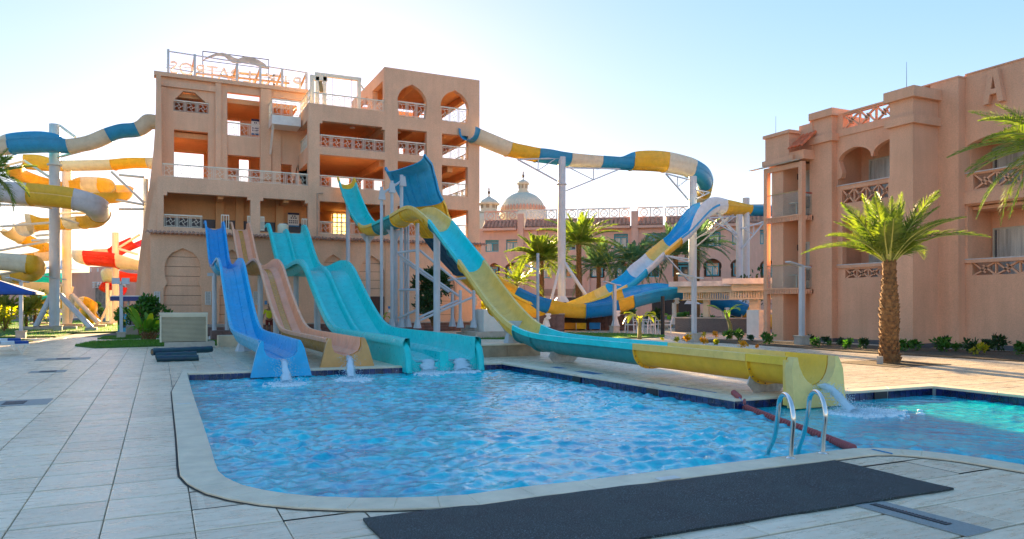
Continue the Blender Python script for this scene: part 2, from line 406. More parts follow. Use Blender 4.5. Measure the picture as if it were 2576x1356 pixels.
# material needs a value per slab for separate objects too
t = M_PAVE.node_tree
oi2 = t.nodes.new('ShaderNodeObjectInfo'); rpn = [n for n in t.nodes if n.type == 'MATH' and n.operation == 'MULTIPLY_ADD'][0]
ad = t.nodes.new('ShaderNodeMath'); ad.operation = 'ADD'; fr = t.nodes.new('ShaderNodeMath'); fr.operation = 'FRACT'
t.links.new(oi2.outputs['Random'], ad.inputs[0]); t.links.new(rpn.inputs[0].links[0].from_socket, ad.inputs[1]); t.links.new(ad.outputs[0], fr.inputs[0]); t.links.new(fr.outputs[0], rpn.inputs[0])
# ================================================================== POOL
pool = bpy.data.objects.new('pool_basin', None); COL.objects.link(pool); pool['kind'] = 'structure'; pool['label'] = 'blue tiled basin of the pool'
M_BAS = mat('pale_blue_basin', (0.12, 0.45, 0.62), rough=.5)
M_NAVY = mat('navy_glazed_tile', (0.008, 0.018, 0.09), rough=.12, var=.5, vscale=5, spec=.7)
M_JOINT = mat('pale_tile_joint', (0.38, 0.40, 0.40), rough=.8)
M_COP = mat('travertine_coping', (0.80, 0.66, 0.47), rough=.5, var=.10, vscale=3, bump=.25, bscale=25, stretch=(1, 1, 1))
WZ = -.15
g = G(); n = len(POOL)
g.add([(p[0], p[1], -1.3) for p in POOL], [tuple(range(n))]); g.obj('pool_floor', M_BAS, pool)
g = G()
for i in range(n):
    a = POOL[i-1]; b = POOL[i]
    g.add([(*a, -1.3), (*b, -1.3), (*b, -.02), (*a, -.02)], [(0, 1, 2, 3)])
g.obj('pool_wall', M_JOINT, pool)
# waterline tiles on the walls that face the camera
tm = G().box((0, 0, 0), (.135, .012, .20)); tme = build_me(tm, 'tile', M_NAVY)
holes = [(8.29+.32*(17.9-14.2)/8.45, 14.2), (8.29+.32*(17.9-11.55)/8.45, 11.55), (12.0, 9.3)]
def tileline(a, b, nsign, skips=()):
    a = Vector((*a, 0)); b = Vector((*b, 0)); d = (b-a); L = d.length; d.normalize(); k = int(L/.147)
    ang = math.atan2(d.y, d.x)
    for i in range(k):
        p = a+d*(i*L/k+.006)
        if any(abs((p-Vector((*s_, 0))).length) < .14 for s_ in skips): continue
        inst('tile', tme, pool, (p.x+d.y*.004*nsign, p.y-d.x*.004*nsign, -.222), (0, 0, ang), (L/k/.147, 1, 1))
tileline((.62, 18.33), (8.28, 17.93), 1)
tileline((8.29, 17.93), (8.615, 9.425), 1, holes)
tileline((8.615, 9.408), (13.42, 9.255), 1, holes)
tileline((13.43, 9.2), (13.43, 5.6), 1)
# coping stones
def coping(i0, i1, a, b, c, d):
    g = G(); z1 = .022; bz = .006
    vs = [(*a, -.02), (*b, -.02), (*c, -.02), (*d, -.02), (*a, z1-bz), (*b, z1-bz), (*c, z1-bz), (*d, z1-bz)]
    cen = Vector(((a[0]+b[0]+c[0]+d[0])/4, (a[1]+b[1]+c[1]+d[1])/4))
    top = [tuple(Vector(p)+(cen-Vector(p)).normalized()*.008) for p in (a, b, c, d)]
    vs += [(*p, z1) for p in top]
    g.add(vs, [(0,1,5,4),(1,2,6,5),(2,3,7,6),(3,0,4,7),(4,5,9,8),(5,6,10,9),(6,7,11,10),(7,4,8,11),(8,9,10,11),(3,2,1,0)])
    g.obj('coping_stone', M_COP, pool)
n = len(POOL)
for i in range(n):
    a = Vector(POOL[i-1]); b = Vector(POOL[i]); A = Vector(COPO[i-1]); B_ = Vector(COPO[i]); L = (b-a).length
    k = max(1, round(L/1.2))
    for j in range(k):
        s0 = j/k+.003/L*(j > 0); s1 = (j+1)/k-.003/L*(j < k-1)
        p0 = a.lerp(b, s0); p1 = a.lerp(b, s1); q0 = A.lerp(B_, s0); q1 = A.lerp(B_, s1)
        coping(0, 0, p0, p1, q1, q0)
# dark joint outside the coping
g = G(); O2 = off_poly(POOL, .352*SG)
for i in range(n):
    a = COPO[i-1]; b = COPO[i]; c = O2[i]; d = O2[i-1]
    g.add([(*a, .0045), (*b, .0045), (*c, .0045), (*d, .0045)], [(0, 1, 2, 3)])
g.obj('expansion_joint', mat('black_joint_sealant', (.03, .03, .03), rough=.9), pool)
# drain openings in the far walls
g = G()
for x, y in holes[:2]: g.box((x-.07, y-.14, -.24), (x-.02, y+.14, -.02))
for k_ in range(2):
    x, y = holes[k_]; G().box((x-.022, y-.17, -.24), (x-.006, y+.17, -.02)).obj('overflow_slot', M_BLACK, pool)
x, y = holes[2]; G().box((x-.17, y-.022, -.24), (x+.17, y-.006, -.02)).obj('overflow_slot', M_BLACK, pool)
# water
def water():
    st = .045; xs = np.arange(.2, 13.5, st); ys = np.arange(1.9, 18.5, st)
    Xg, Yg = np.meshgrid(xs, ys, indexing='ij'); P = np.array(off_poly(POOL, .05*SG)); ins = np.zeros(Xg.shape, bool)
    m_ = len(P); j = m_-1
    for i in range(m_):
        c = ((P[i, 1] > Yg) != (P[j, 1] > Yg)); 
        with np.errstate(divide='ignore', invalid='ignore'):
            xx = (P[j, 0]-P[i, 0])*(Yg-P[i, 1])/(P[j, 1]-P[i, 1])+P[i, 0]
        ins ^= (c & (Xg < xx)); j = i
    Z = np.zeros_like(Xg); r = np.random.default_rng(5)
    wx = Xg+.18*np.sin(Yg*1.3+.4)+.1*np.sin(Xg*2.1+Yg*1.7); wy = Yg+.18*np.sin(Xg*1.1)+.1*np.sin(Yg*2.3-Xg*1.9+1)
    for k in range(90):
        lam = .10*(5.4 ** r.random()); th = r.normal(1.15, .7); A = .0044*lam**.78
        kk = 2*math.pi/lam; Z += A*np.sin(kk*(wx*math.cos(th)+wy*math.sin(th))+r.random()*6.28)
    Z = Z+.35*np.abs(Z)                                  # peakier crests
    amp = np.where(Xg > 8.7, .38, 1.0)*np.clip(1.15-.03*Yg, .6, 1.1)
    for cx_, cy_, s_ in ((2.6, 16.6, 1.2), (4.1, 16.4, 1.0), (6.6, 16.9, 1.3), (11.6, 7.4, .9)):
        rr = np.hypot(Xg-cx_, Yg-cy_); Z += .008*np.sin(rr*19-1)*np.exp(-(rr/s_)**2)
    Z *= .72+.34*np.sin(Xg*.9+1.3*np.sin(Yg*.6)+.5)*np.sin(Yg*.75+1.1*np.sin(Xg*.5))+.12*np.sin(Xg*2.7+Yg*1.9)
    Z *= amp*1.5; idx = -np.ones(Xg.shape, int)
    cellin = ins[:-1, :-1] & ins[1:, :-1] & ins[1:, 1:] & ins[:-1, 1:]
    use = np.zeros(Xg.shape, bool)
    for a in (0, 1):
        for b in (0, 1): use[a:a+cellin.shape[0], b:b+cellin.shape[1]] |= cellin
    idx[use] = np.arange(use.sum()); V = np.stack([Xg[use], Yg[use], WZ+Z[use]], 1)
    I, J = np.nonzero(cellin); F = np.stack([idx[I, J], idx[I+1, J], idx[I+1, J+1], idx[I, J+1]], 1)
    me = bpy.data.meshes.new('water'); me.from_pydata(V.tolist(), [], F.tolist())
    me.polygons.foreach_set('use_smooth', [True]*len(me.polygons)); me.update()
    o = bpy.data.objects.new('water', me); COL.objects.link(o); o['kind'] = 'structure'
    m = bpy.data.materials.new('pool_water'); m.use_nodes = True; t = m.node_tree; b = t.nodes['Principled BSDF']
    b.inputs['Roughness'].default_value = .02; b.inputs['IOR'].default_value = 1.40; b.inputs['Specular IOR Level'].default_value = .6
    geo = t.nodes.new('ShaderNodeNewGeometry')
    n1 = t.nodes.new('ShaderNodeTexNoise'); n1.inputs['Scale'].default_value = .9; n1.inputs['Detail'].default_value = 5; n1.inputs['Distortion'].default_value = 1.2
    n2 = t.nodes.new('ShaderNodeTexNoise'); n2.inputs['Scale'].default_value = 4.5; n2.inputs['Detail'].default_value = 3; n2.inputs['Distortion'].default_value = 2.0
    for q in (n1, n2): t.links.new(geo.outputs['Position'], q.inputs['Vector'])
    ad_ = t.nodes.new('ShaderNodeMath'); ad_.operation = 'MULTIPLY_ADD'; ad_.inputs[1].default_value = .5; t.links.new(n2.outputs[0], ad_.inputs[0]); 
    h_ = t.nodes.new('ShaderNodeMath'); h_.operation = 'MULTIPLY'; h_.inputs[1].default_value = .5; t.links.new(n1.outputs[0], h_.inputs[0]); t.links.new(h_.outputs[0], ad_.inputs[2])
    cr = t.nodes.new('ShaderNodeValToRGB'); e = cr.color_ramp.elements
    e[0].position = .34; e[0].color = (0.0, .30, .48, 1); e[1].position = .64; e[1].color = (.0, .70, .76, 1)
    t.links.new(ad_.outputs[0], cr.inputs[0]); t.links.new(cr.outputs[0], b.inputs['Base Color'])
    n3 = t.nodes.new('ShaderNodeTexNoise'); n3.inputs['Scale'].default_value = 20; n3.inputs['Detail'].default_value = 4; n3.inputs['Distortion'].default_value = .8
    t.links.new(geo.outputs['Position'], n3.inputs['Vector'])
    bp = t.nodes.new('ShaderNodeBump'); bp.inputs['Strength'].default_value = .5; bp.inputs['Distance'].default_value = .012
    t.links.new(n3.outputs[0], bp.inputs['Height']); t.links.new(bp.outputs[0], b.inputs['Normal']); t.links.new(bp.outputs[0], b.inputs['Coat Normal'])
    me.materials.append(m)
water()
# ================================================================== THINGS ON THE DECK, NEAR
M_RUB = mat('black_rubber_granulate', (0.020, 0.036, 0.038), rough=.65, col2=(0.012, .016, .02), vscale=3, bump=.8, bscale=160)
t = M_RUB.node_tree; b = t.nodes['Principled BSDF']
vn = t.nodes.new('ShaderNodeTexNoise'); vn.inputs['Scale'].default_value = 110; vn.inputs['Detail'].default_value = 2
geo = [n_ for n_ in t.nodes if n_.type == 'NEW_GEOMETRY'][0]; t.links.new(geo.outputs['Position'], vn.inputs['Vector'])
cr2 = t.nodes.new('ShaderNodeValToRGB'); e = cr2.color_ramp.elements; e[0].position = .58; e[0].color = (0, 0, 0, 1); e[1].position = .68; e[1].color = (.13, .21, .24, 1)
t.links.new(vn.outputs[0], cr2.inputs[0]); am = t.nodes.new('ShaderNodeMix'); am.data_type = 'RGBA'; am.blend_type = 'ADD'; am.inputs[0].default_value = 1
old = b.inputs['Base Color'].links[0].from_socket; t.links.new(old, am.inputs[6]); t.links.new(cr2.outputs[0], am.inputs[7]); t.links.new(am.outputs[2], b.inputs['Base Color'])
A = onZ(912, 1303, .02); Bp = onZ(2100, 1158, .02); Cp = onZ(2399, 1227, .02); Dp = A+(Cp-Bp)
g = G(); nx, ny = 60, 16; vs = []
for j in range(ny+1):
    for i in range(nx+1):
        s_ = i/nx; r_ = j/ny; p = A.lerp(Bp, s_).lerp(Dp.lerp(Cp, s_), r_)
        z = .020+.006*noise.noise(p*1.3)+.004*noise.noise(p*4)
        if i in (0, nx): p.x += .012*noise.noise(p*3)
        if j in (0, ny): p.y += .015*noise.noise(p*2)
        vs.append((p.x, p.y, max(z, .012)))
m_ = nx+1; fs = [(j*m_+i, j*m_+i+1, (j+1)*m_+i+1, (j+1)*m_+i) for j in range(ny) for i in range(nx)]
per = [i for i in range(m_)]+[j*m_+nx for j in range(1, ny+1)]+[ny*m_+i for i in range(nx-1, -1, -1)]+[j*m_ for j in range(ny-1, 0, -1)]
k = len(vs); vs += [(vs[q][0], vs[q][1], .001) for q in per]
fs += [(per[q], per[(q+1) % len(per)], k+(q+1) % len(per), k+q) for q in range(len(per))]
g.add(vs, [f[::-1] for f in fs]); tag(g.obj('rubber_mat', M_RUB, loc=(A.x, A.y, 0), smooth=True), 'long black rubber granulate mat lying on the pool deck', 'mat')
# ladder hand rails
def ladder():
    deck_pts = [onZ(1990, 1153, .022), onZ(2070, 1141, .022)]; tops = [(1990, 1010), (2070, 1003)]; wat = [onZ(1930, 1150, -.15), onZ(2008, 1143, -.15)]
    root = thing('pool_ladder', 'pair of polished steel grab rails arching over the pool edge', 'pool ladder', (deck_pts[0]+deck_pts[1])/2)
    for k_ in range(2):
        a = deck_pts[k_]; c = wat[k_]; pts = []
        dirv = Vector((c.x-a.x, c.y-a.y, 0)); Lh = dirv.length; dn = dirv.normalized(); top = .62; r_ = .13
        # leaning legs, round top
        base = [(0, 0), (.0, .1), (-.02, .25), (-.05, .40)]
        for s_, z in base: pts.append(a+dn*(-s_*0+s_*-1*0+ -s_)+Vector((0, 0, z)) if False else a+dn*(s_*-1.6*-1)+Vector((0, 0, z)))
        cx_ = .19; cz = .44
        for q in range(1, 10):
            an = math.pi*q/10; pts.append(a+dn*(cx_-.25*math.cos(an)*1.0)+Vector((0, 0, cz+.19*math.sin(an))))
        for f_, z in ((.45, .40), (.52, .25), (.62, .08), (Lh, -.15), (Lh+.05, -.5)): pts.append(a+dn*f_+Vector((0, 0, z)))
        sm = []
        for i in range(len(pts)-1):
            p0 = pts[max(0, i-1)]; p1 = pts[i]; p2 = pts[i+1]; p3 = pts[min(len(pts)-1, i+2)]
            for q in range(3):
                x = q/3; sm.append(.5*((2*p1)+(-p0+p2)*x+(2*p0-5*p1+4*p2-p3)*x*x+(-p0+3*p1-3*p2+p3)*x**3))
        sm.append(pts[-1])
        h_ = G().tube(sm, .025, 14).obj('handrail', M_CHROME, root, smooth='all')
        G().lathe(a, [(.055, 0), (.055, .006), (.03, .016), (.0225, .02)], 20).obj('base_flange', M_CHROME, h_, smooth=True)
ladder()
# lane rope with red floats
M_FLOAT = mat('red_float_plastic', (0.42, 0.07, 0.07), rough=.45, col2=(.30, .08, .08), vscale=12)
a0 = onZ(1868, 1022, -.12); rp_ = [onZ(1846, 988, .05), onZ(1860, 1000, .045), onZ(1872, 1014, 0), a0, onZ(1950, 1054, -.13), onZ(2040, 1086, -.13), onZ(2100, 1110, -.12), onZ(2147, 1128.5, -.05)]
rope = thing('lane_rope', 'red float lane rope crossing the water beside the ladder', 'lane rope', rp_[3])
G().tube(rp_+[onZ(2200, 1131, .03), onZ(2245, 1141, .03)], .006, 6).obj('cord', mat('blue_rope', (.02, .25, .55), rough=.8), rope)
fl = build_me(G().lathe((0, 0, -.022), [(.010, 0), (.030, .004), (.050, .018), (.053, .030), (.046, .044), (.010, .052)], 12), 'float', M_FLOAT, smooth=True)
def along(pts, step, f):
    acc = 0
    for i in range(len(pts)-1):
        d = pts[i+1]-pts[i]; L = d.length; s_ = acc
        while s_ < L:
            f(pts[i]+d*(s_/L), d.normalized()); s_ += step
        acc = s_-L
nf = 0
def putf(p, d):
    q = d.to_track_quat('Z', 'Y').to_euler(); inst('float', fl, rope, p, q)
along(rp_[3:], .086, putf); along(rp_[:2], .08, putf); putf(rp_[2]+Vector((0, 0, .02)), Vector((1, -1, 0)).normalized())
# drains
def drain(name, c, ux, uy, L, W, pl, label, fl_=None):
    root = thing(name, label, 'floor drain', (c.x, c.y, 0), 'floor drains in the paving')
    g = G(); X_ = Vector((*ux, 0)).normalized(); Y_ = Vector((-X_.y, X_.x, 0)); P_ = lambda a, b, z: c+X_*a+Y_*b+Vector((0, 0, z-c.z))
    def qb(g, a0, a1, b0, b1, z0, z1):
        g.add([P_(a0,b0,z0),P_(a1,b0,z0),P_(a1,b1,z0),P_(a0,b1,z0),P_(a0,b0,z1),P_(a1,b0,z1),P_(a1,b1,z1),P_(a0,b1,z1)],[(0,3,2,1),(4,5,6,7),(0,1,5,4),(1,2,6,5),(2,3,7,6),(3,0,4,7)])
    if pl:
        qb(g, -L/2-pl, L/2+pl, -W/2-pl*.55, W/2+pl*.55, .001, .0065); g.obj('granite_surround', mat('grey_granite_slab', (.27, .29, .28), rough=.5, var=.15, vscale=60), root)
    g = G(); qb(g, -L/2, L/2, -W/2, W/2, .0065, .010); g.obj('pit', M_BLACK, root)
    me = None; k = int(L/.028)
    for i in range(k):
        a = -L/2+(i+.5)*L/k; g = G(); qb(g, a-.007, a+.007, -W/2+.004, W/2-.004, .010, .014)
        g.obj('grate_bar', M_DARK, root)
d0 = onZ(2195, 1270, 0); d1 = onZ(2388, 1322, 0)
drain('floor_drain', (d0+d1)/2, (d1-d0).xy, None, (d1-d0).length, .07, .22, 'long slotted drain in grey granite beside the rubber mat')
d0 = onZ(14, 1022, 0); d1 = onZ(58, 1007, 0)
drain('floor_drain', (d0+d1)/2, (1, 0), None, .3, .42, .34, 'square floor drain at the left end of the deck nearest the camera')
drain('floor_drain', onZ(121, 935, 0), (1, 0), None, .34, .35, .2, 'small floor drain in the paving, middle of the left three')
drain('floor_drain', onZ(160, 903, 0), (1, 0), None, .34, .35, .5, 'small floor drain with grey surround farthest along the left paving')
# blue strip mats / tiles on the far kerb
for u, v, L, W_ in ((1480, 938, .75, .35), (1405, 925, .5, .22), (1385, 933, .3, .15), (1620, 962, .45, .18), (1665, 968, .35, .14), (1740, 981, 1.05, .28)):
    p = onZ(u, v, 0); G().box((p.x-W_/2, p.y-L/2, .001), (p.x+W_/2, p.y+L/2, .006)).obj('blue_plate', mat('blue_plate_paint', (.02, .14, .33), rough=.3), pool)
for i, (u, v) in enumerate(((1680, 1204), (462, 1016))):
    p = onZ(u, v, .022); G().box((p.x-.11, p.y-.05, .022), (p.x+.11, p.y+.05, .030)).obj('depth_marker', mat('white_marker_tile', (.7, .69, .64), rough=.4), pool)
# ================================================================== SLIDE TOWER
M_FROST = mat('beam_stop_frosted_glass', (.85, .80, .62), rough=.6, var=.03)  # for the added pane that stops the sun beam and lights up
_t = M_FROST.node_tree; _tr = _t.nodes.new('ShaderNodeBsdfTranslucent'); _tr.inputs[0].default_value = (.95, .88, .65, 1); _mx = _t.nodes.new('ShaderNodeMixShader'); _mx.inputs[0].default_value = .8
_t.links.new(_t.nodes['Principled BSDF'].outputs[0], _mx.inputs[1]); _t.links.new(_tr.outputs[0], _mx.inputs[2]); _t.links.new(_mx.outputs[0], _t.nodes['Material Output'].inputs[0])
YF = 44.4; YB = 48.0; YR = 53.0
tower = thing('slide_tower', 'five storey pink stucco slide tower with open galleries and white railings', 'tower', (9.5, 48, 0))
c2 = lambda x, y: (361.6+x*.3666, 90.4+y*.3666)
c3 = lambda x, y: (768.3+x*.3332, 135.6+y*.3332)
c4 = lambda x, y: (343.5+x*.3667, 452+y*.3667)
c5 = lambda x, y: (632.8+x*.3532, 497.2+y*.3532)
def pz(uv, Y):
    p = onY(uv[0], uv[1], Y); return (p.x, p.z)
def rectpx(cf, x0, x1, t0, t1, b0, b1, Y):
    a = pz(cf(x0, t0), Y); b = pz(cf(x1, t1), Y); c = pz(cf(x0, b0), Y); d = pz(cf(x1, b1), Y)
    X0_ = (a[0]+c[0])/2; X1_ = (b[0]+d[0])/2; zt = (a[1]+b[1])/2; zb = (c[1]+d[1])/2
    return X0_, X1_, zb, zt
def rpoly(r, notch=0.0):
    x0, x1, z0, z1 = r
    if notch > 0: return [(x0, z0), (x1, z0), (x1, z1-notch), (x1-notch, z1-notch), (x1-notch, z1), (x0+notch, z1), (x0+notch, z1-notch), (x0, z1-notch)]
    return [(x0, z0), (x1, z0), (x1, z1), (x0, z1)]
def moor(r, bulge=.12, zs=.45, n=9):
    # pointed bulb arch that narrows again at the foot
    x0, x1, z0, z1 = r; xc = (x0+x1)/2; w_ = (x1-x0)/2; H = z1-z0; pts = []
    for i in range(n+1):
        a = i/n
        if a < zs: f = 1-bulge*((zs-a)/zs)**2
        else: q = (a-zs)/(1-zs); f = max(0, 1-q**2.1)**.72 if q < 1 else 0
        pts.append((xc+w_*f, z0+H*a))
    L = [(2*xc-p[0], p[1]) for p in pts[::-1]][1:]
    return pts+L
TY = lambda Y: (lambda a, b, d: Vector((a, Y+d, b)))
# front wall, right block
H1 = rectpx(c3, 108, 600, 503, 552, 700, 742, YF); H2 = rectpx(c3, 108, 600, 757, 800, 1000, 1035, YF); H3 = rectpx(c3, 108, 600, 1110, 1140, 1350, 1380, YF)
A1 = rectpx(c3, 695, 917, 240, 250, 475, 490, YF); A2 = rectpx(c3, 1020, 1234, 290, 298, 505, 522, YF)
A1 = (A1[0], A1[1], A1[2], A1[3]+.12); A2 = (A2[0], A2[1], A1[2], A1[3])
Rr = [rectpx(c3, 697, 917, 565, 585, 752, 772, YF), rectpx(c3, 1031, 1230, 600, 620, 783, 800, YF), rectpx(c3, 697, 917, 808, 826, 1022, 1040, YF),
      rectpx(c3, 1030, 1226, 838, 855, 1064, 1079, YF), rectpx(c3, 697, 917, 1146, 1160, 1372, 1386, YF), rectpx(c3, 1031, 1230, 1168, 1182, 1380, 1392, YF)]
xl = onY(776, 400, YF).x; xm = onY(967.3, 300, YF).x; xr = onY(1206.5, 300, YF).x
zmid = (pz((776, 260), YF)[1]+pz((967, 279), YF)[1])/2; ztop = (pz((968, 169), YF)[1]+pz((1206, 201), YF)[1])/2
z2 = (pz((395, 442.3), YF)[1]+pz((775, 467.3), YF)[1])/2
ZG = 5.15; PZ = .5
g = G(); g.slab([(xl, ZG), (xr, ZG), (xr, ztop), (xm, ztop), (xm, zmid), (xl, zmid)],
                [rpoly(H1, .16)[::-1], rpoly(H2)[::-1], rpoly(H3)[::-1], moor(A1)[::-1], moor(A2, .16)[::-1]]+[rpoly(r)[::-1] for r in Rr], TY(YF), .42)
g.obj('front_wall', M_ST, tower)
O1 = rectpx(c2, 137, 733, 1069, 1107, 1300, 1340, YF); O2 = rectpx(c2, 799, 1128, 1109, 1131, 1345, 1370, YF)
xe = onY(395.3, 450, YF).x
g = G(); g.slab([(xe, ZG), (xl-.003, ZG), (xl-.003, z2), (xe, z2)], [rpoly(O1, .17)[::-1], rpoly(O2, .17)[::-1]], TY(YF), .4)
g.obj('gallery_wall', M_ST, tower)
# upper left wall, set back
A_ = [pz(c2(*p), YB) for p in [(200, 515), (447, 535), (447, 460), (425, 455), (350, 388), (272, 378), (205, 440)]]
Bq = rectpx(c2, 573, 798, 386, 408, 683, 700, YB); Cq = rectpx(c2, 208, 441, 640, 663, 985, 1000, YB); Dq = rectpx(c2, 576, 800, 814, 832, 990, 1010, YB)
Eq = rectpx(c2, 940, 1016, 878, 884, 1024, 1030, YB); Fq = rectpx(c2, 1052, 1127, 888, 894, 1026, 1034, YB); Gq = rectpx(c2, 884, 1112, 425, 440, 556, 570, YB)
xel = onY(392, 200, YB).x; ztl = (pz((392, 189), YB)[1]+pz((780, 238), YB)[1])/2; xbl = onY(394.5, 400, YB).x
zfl = z2-.9
g = G(); g.slab([(xbl, zfl), (xl+.6, zfl), (xl+.6, ztl), (xel, ztl), (xbl, 12.0)], [A_[::-1]]+[rpoly(r)[::-1] for r in (Bq, Cq, Dq, Eq, Fq, Gq)], TY(YB), .4)
g.obj('upper_wall', M_ST, tower)
# proud bands that frame the shallow recess, pilaster and cornice
def band(cf, x0, x1, t0, t1, b0, b1, Y, d=.12, name='pilaster', m=None):
    r = rectpx(cf, x0, x1, t0, t1, b0, b1, Y-d); return G().box((r[0], Y-d, r[2]), (r[1], Y-.002, r[3])).obj(name, m or M_ST, tower)
band(c2, 92, 155, 345, 350, 985, 990, YB, .14); band(c2, 92, 492, 300, 345, 342, 378, YB, .139, 'cornice'); band(c2, 492, 532, 318, 322, 985, 988, YB, .16)
band(c2, 532, 572, 575, 577, 985, 988, YB, .10); band(c2, 802, 876, 360, 366, 985, 990, YB, .18); band(c2, 880, 942, 620, 625, 985, 990, YB, .10)
G().box((xel-.1, YB-.22, ztl-.02), (xl+.6, YB+.5, ztl+.22)).obj('coping', M_ST, tower)
# side walls
g = G(); g.box((xm, YF+.42, zmid+.05), (xm+.35, YR, ztop-1.55)); 
G().box((xm+.01, YF+.422, ztop-.75), (xm+.35, YR, ztop-.002)).obj('side_parapet', M_ST, tower)
G().box((xm+.01, YF+.422, H1[3]-.2), (xm+.35, YR, zmid+.9)).obj('side_parapet', M_ST, tower)
G().box((xm+.01, 47.3, zmid+.9), (xm+.35, 48.6, ztop-.75)).obj('side_pier', M_ST, tower)
FL = {'1': (O1[2]+O1[2])/2-.02, '2': z2}
for z_ in (zmid, H1[2], H2[2]):
    G().box((xl, YF+.422, z_-.95), (xl+.35, YB-.24, z_-.002)).obj('side_spandrel', M_ST, tower)
# floors (slabs) of the right block, open to the right and back
for i, z_ in enumerate((ztop-.3, zmid-.25, H1[2]-.25, H2[2]-.25, H3[2]-.2)):
    x0 = xm+.36 if i == 0 else xl+.36
    y1 = YR-.3 if i else 52
    G().box((x0, YF+.424, z_-.12), (xr-.02, y1, z_+.22)).obj('floor_slab', M_INT, tower)
    for xx in (xl+4.4, xm+2.2, xm+4.3):
        if i == 0 and xx < xm: continue
        G().box((xx, YF+.426, z_-.55), (xx+.35, y1-.02, z_-.122)).obj('ceiling_beam', M_INT, tower)
zA = min(p[1] for p in A_)
for (x0, x1, y0, z_) in ((.1, xl+.3, YF+.41, O1[2]-.2), (.1, xl+.3, YF+.41, z2-.22), (xbl+.5, xl+.3, YB+.41, Bq[2]-.2), (.2, 3.8, YB+.41, zA-.2), (.1, xl, YB+.41, ztl-.9)):
    G().box((x0, y0, z_-.12), (x1, YR-.3, z_+.18)).obj('floor_slab', M_INT, tower)
for xx in (3.0, 5.0, 6.6):
    G().box((xx, YF+.41, O1[3]-.15), (xx+.3, 46.75, O1[3]+.3)).obj('ceiling_beam', M_INT, tower)
# gallery back wall at first level with a dark dado
G().box((.1, 46.8, O1[2]-.05), (xl+.3, 47.1, O1[3]+.5)).obj('gallery_back_wall', M_INT, tower)
G().box((.1, 46.77, O1[2]-.05), (xl+.3, 46.797, O1[2]+.75)).obj('dado', M_DARK, tower)
for xx in (3.0, 4.1, 6.4):
    G().box((xx, 46.5, O1[2]-.02), (xx+.45, 46.796, O1[3]+.4)).obj('gallery_column', M_INT, tower)
# rear wall with openings to the bright sky
bh = [rectpx(c2, 208, 412, 800, 800, 985, 985, YR), rectpx(c2, 655, 722, 845, 848, 1000, 1000, YR), rectpx(c2, 925, 1016, 880, 882, 1020, 1022, YR), rectpx(c2, 574, 664, 575, 580, 680, 683, YR),
      rectpx(c2, 205, 440, 440, 450, 480, 490, YR), rectpx(c3, 198, 335, 862, 870, 1030, 1030, YR), rectpx(c3, 375, 396, 915, 918, 1030, 1030, YR), rectpx(c3, 420, 447, 920, 924, 1030, 1030, YR),
      rectpx(c3, 203, 335, 1200, 1210, 1375, 1375, YR), rectpx(c3, 515, 585, 940, 945, 1030, 1030, YR), rectpx(c3, 705, 745, 700, 702, 755, 757, YR), rectpx(c3, 860, 905, 700, 702, 770, 772, YR), rectpx(c3, 860, 905, 455, 456, 490, 492, YR), rectpx(c3, 700, 730, 812, 815, 835, 836, YR)]
bh = [r for r in bh if r[1]-r[0] > .1]
xrb = onY(c3(1035, 500)[0], 500, YR).x
bh = [(r[0], min(r[1], xrb-.1), r[2], r[3]) for r in bh]
# keep holes apart by cutting the wall into vertical strips
xsb = sorted(set([0.0, xl+.3, xrb]))
g = G(); g.slab([(0.0, PZ), (xl+.3, PZ), (xl+.3, ztl-.1), (0, ztl-.1)], [rpoly(r)[::-1] for r in bh[:5] if r[1] < xl+.25], TY(YR), .3)
g.obj('rear_wall', M_INT, tower)
g = G(); g.slab([(xl+.303, PZ), (xrb, PZ), (xrb, ztop-.3), (xm+.4, ztop-.3), (xm+.4, zmid), (xl+.303, zmid)], [rpoly(r)[::-1] for r in bh if r[0] > xl+.35 and r[1] < xrb-.05], TY(YR), .3)
g.obj('rear_wall', M_INT, tower)
G().box((xr-.4, YR-.1, PZ), (xr-.01, YR+.3, ztop-.4)).obj('rear_column', M_INT, tower)
for z_ in (zmid, H1[2], H2[2], ztop):
    G().box((xr-.35, YF+.43, z_-.9), (xr-.012, YR-.11, z_-.45)).obj('edge_beam', M_INT, tower)
# flared buttress on the left
but = [pz(p, 47.0) for p in [(335, 812), (341, 735), (349, 660), (358, 590), (368, 520), (378, 450), (386, 380), (391, 310), (393, 189), (405, 189), (410, 812)]]
g = G(); g.slab([(p[0], max(p[1], PZ-.5)) for p in but], [], TY(47.0), 5.5); g.obj('flared_buttress', M_ST, tower)
but = [pz(p, YF+.05) for p in [(345, 812), (352, 735), (361, 650), (370, 580), (380, 520), (390, 470), (396.5, 440), (400, 440), (400, 812)]]
g = G(); g.slab([(p[0], max(p[1], PZ-.5)) for p in but], [], TY(YF+.05), 2.5); g.obj('flared_buttress', M_ST, tower)
# ground storey box, niches, tile eave
YG = 43.6
xg0 = onY(378.3, 700, YG).x; xg1 = onY(1210, 700, YG).x; zt_ = 5.35
def npoly(cf, pts): return [pz(cf(*p), YG) for p in pts]
ni1 = npoly(c4, [(185, 985), (185, 745), (210, 712), (197, 670), (191, 620), (196, 575), (212, 535), (245, 500), (285, 483), (316, 469), (348, 483), (390, 503), (420, 538), (436, 580), (440, 625), (434, 668), (420, 700), (445, 745), (445, 985)])
def lvl(P): 
    zb = PZ+.02
    return [(p[0], zb if i in (0, len(P)-1) else p[1]) for i, p in enumerate(P)]
ni1 = lvl(ni1)
def shiftn(P, x0, x1, ztop_):
    a = min(p[0] for p in P); b = max(p[0] for p in P); zt0 = max(p[1] for p in P)
    return [(x0+(p[0]-a)/(b-a)*(x1-x0), p[1] if p[1] < PZ+.1 else PZ+(p[1]-PZ)*(ztop_-PZ)/(zt0-PZ)) for p in P]
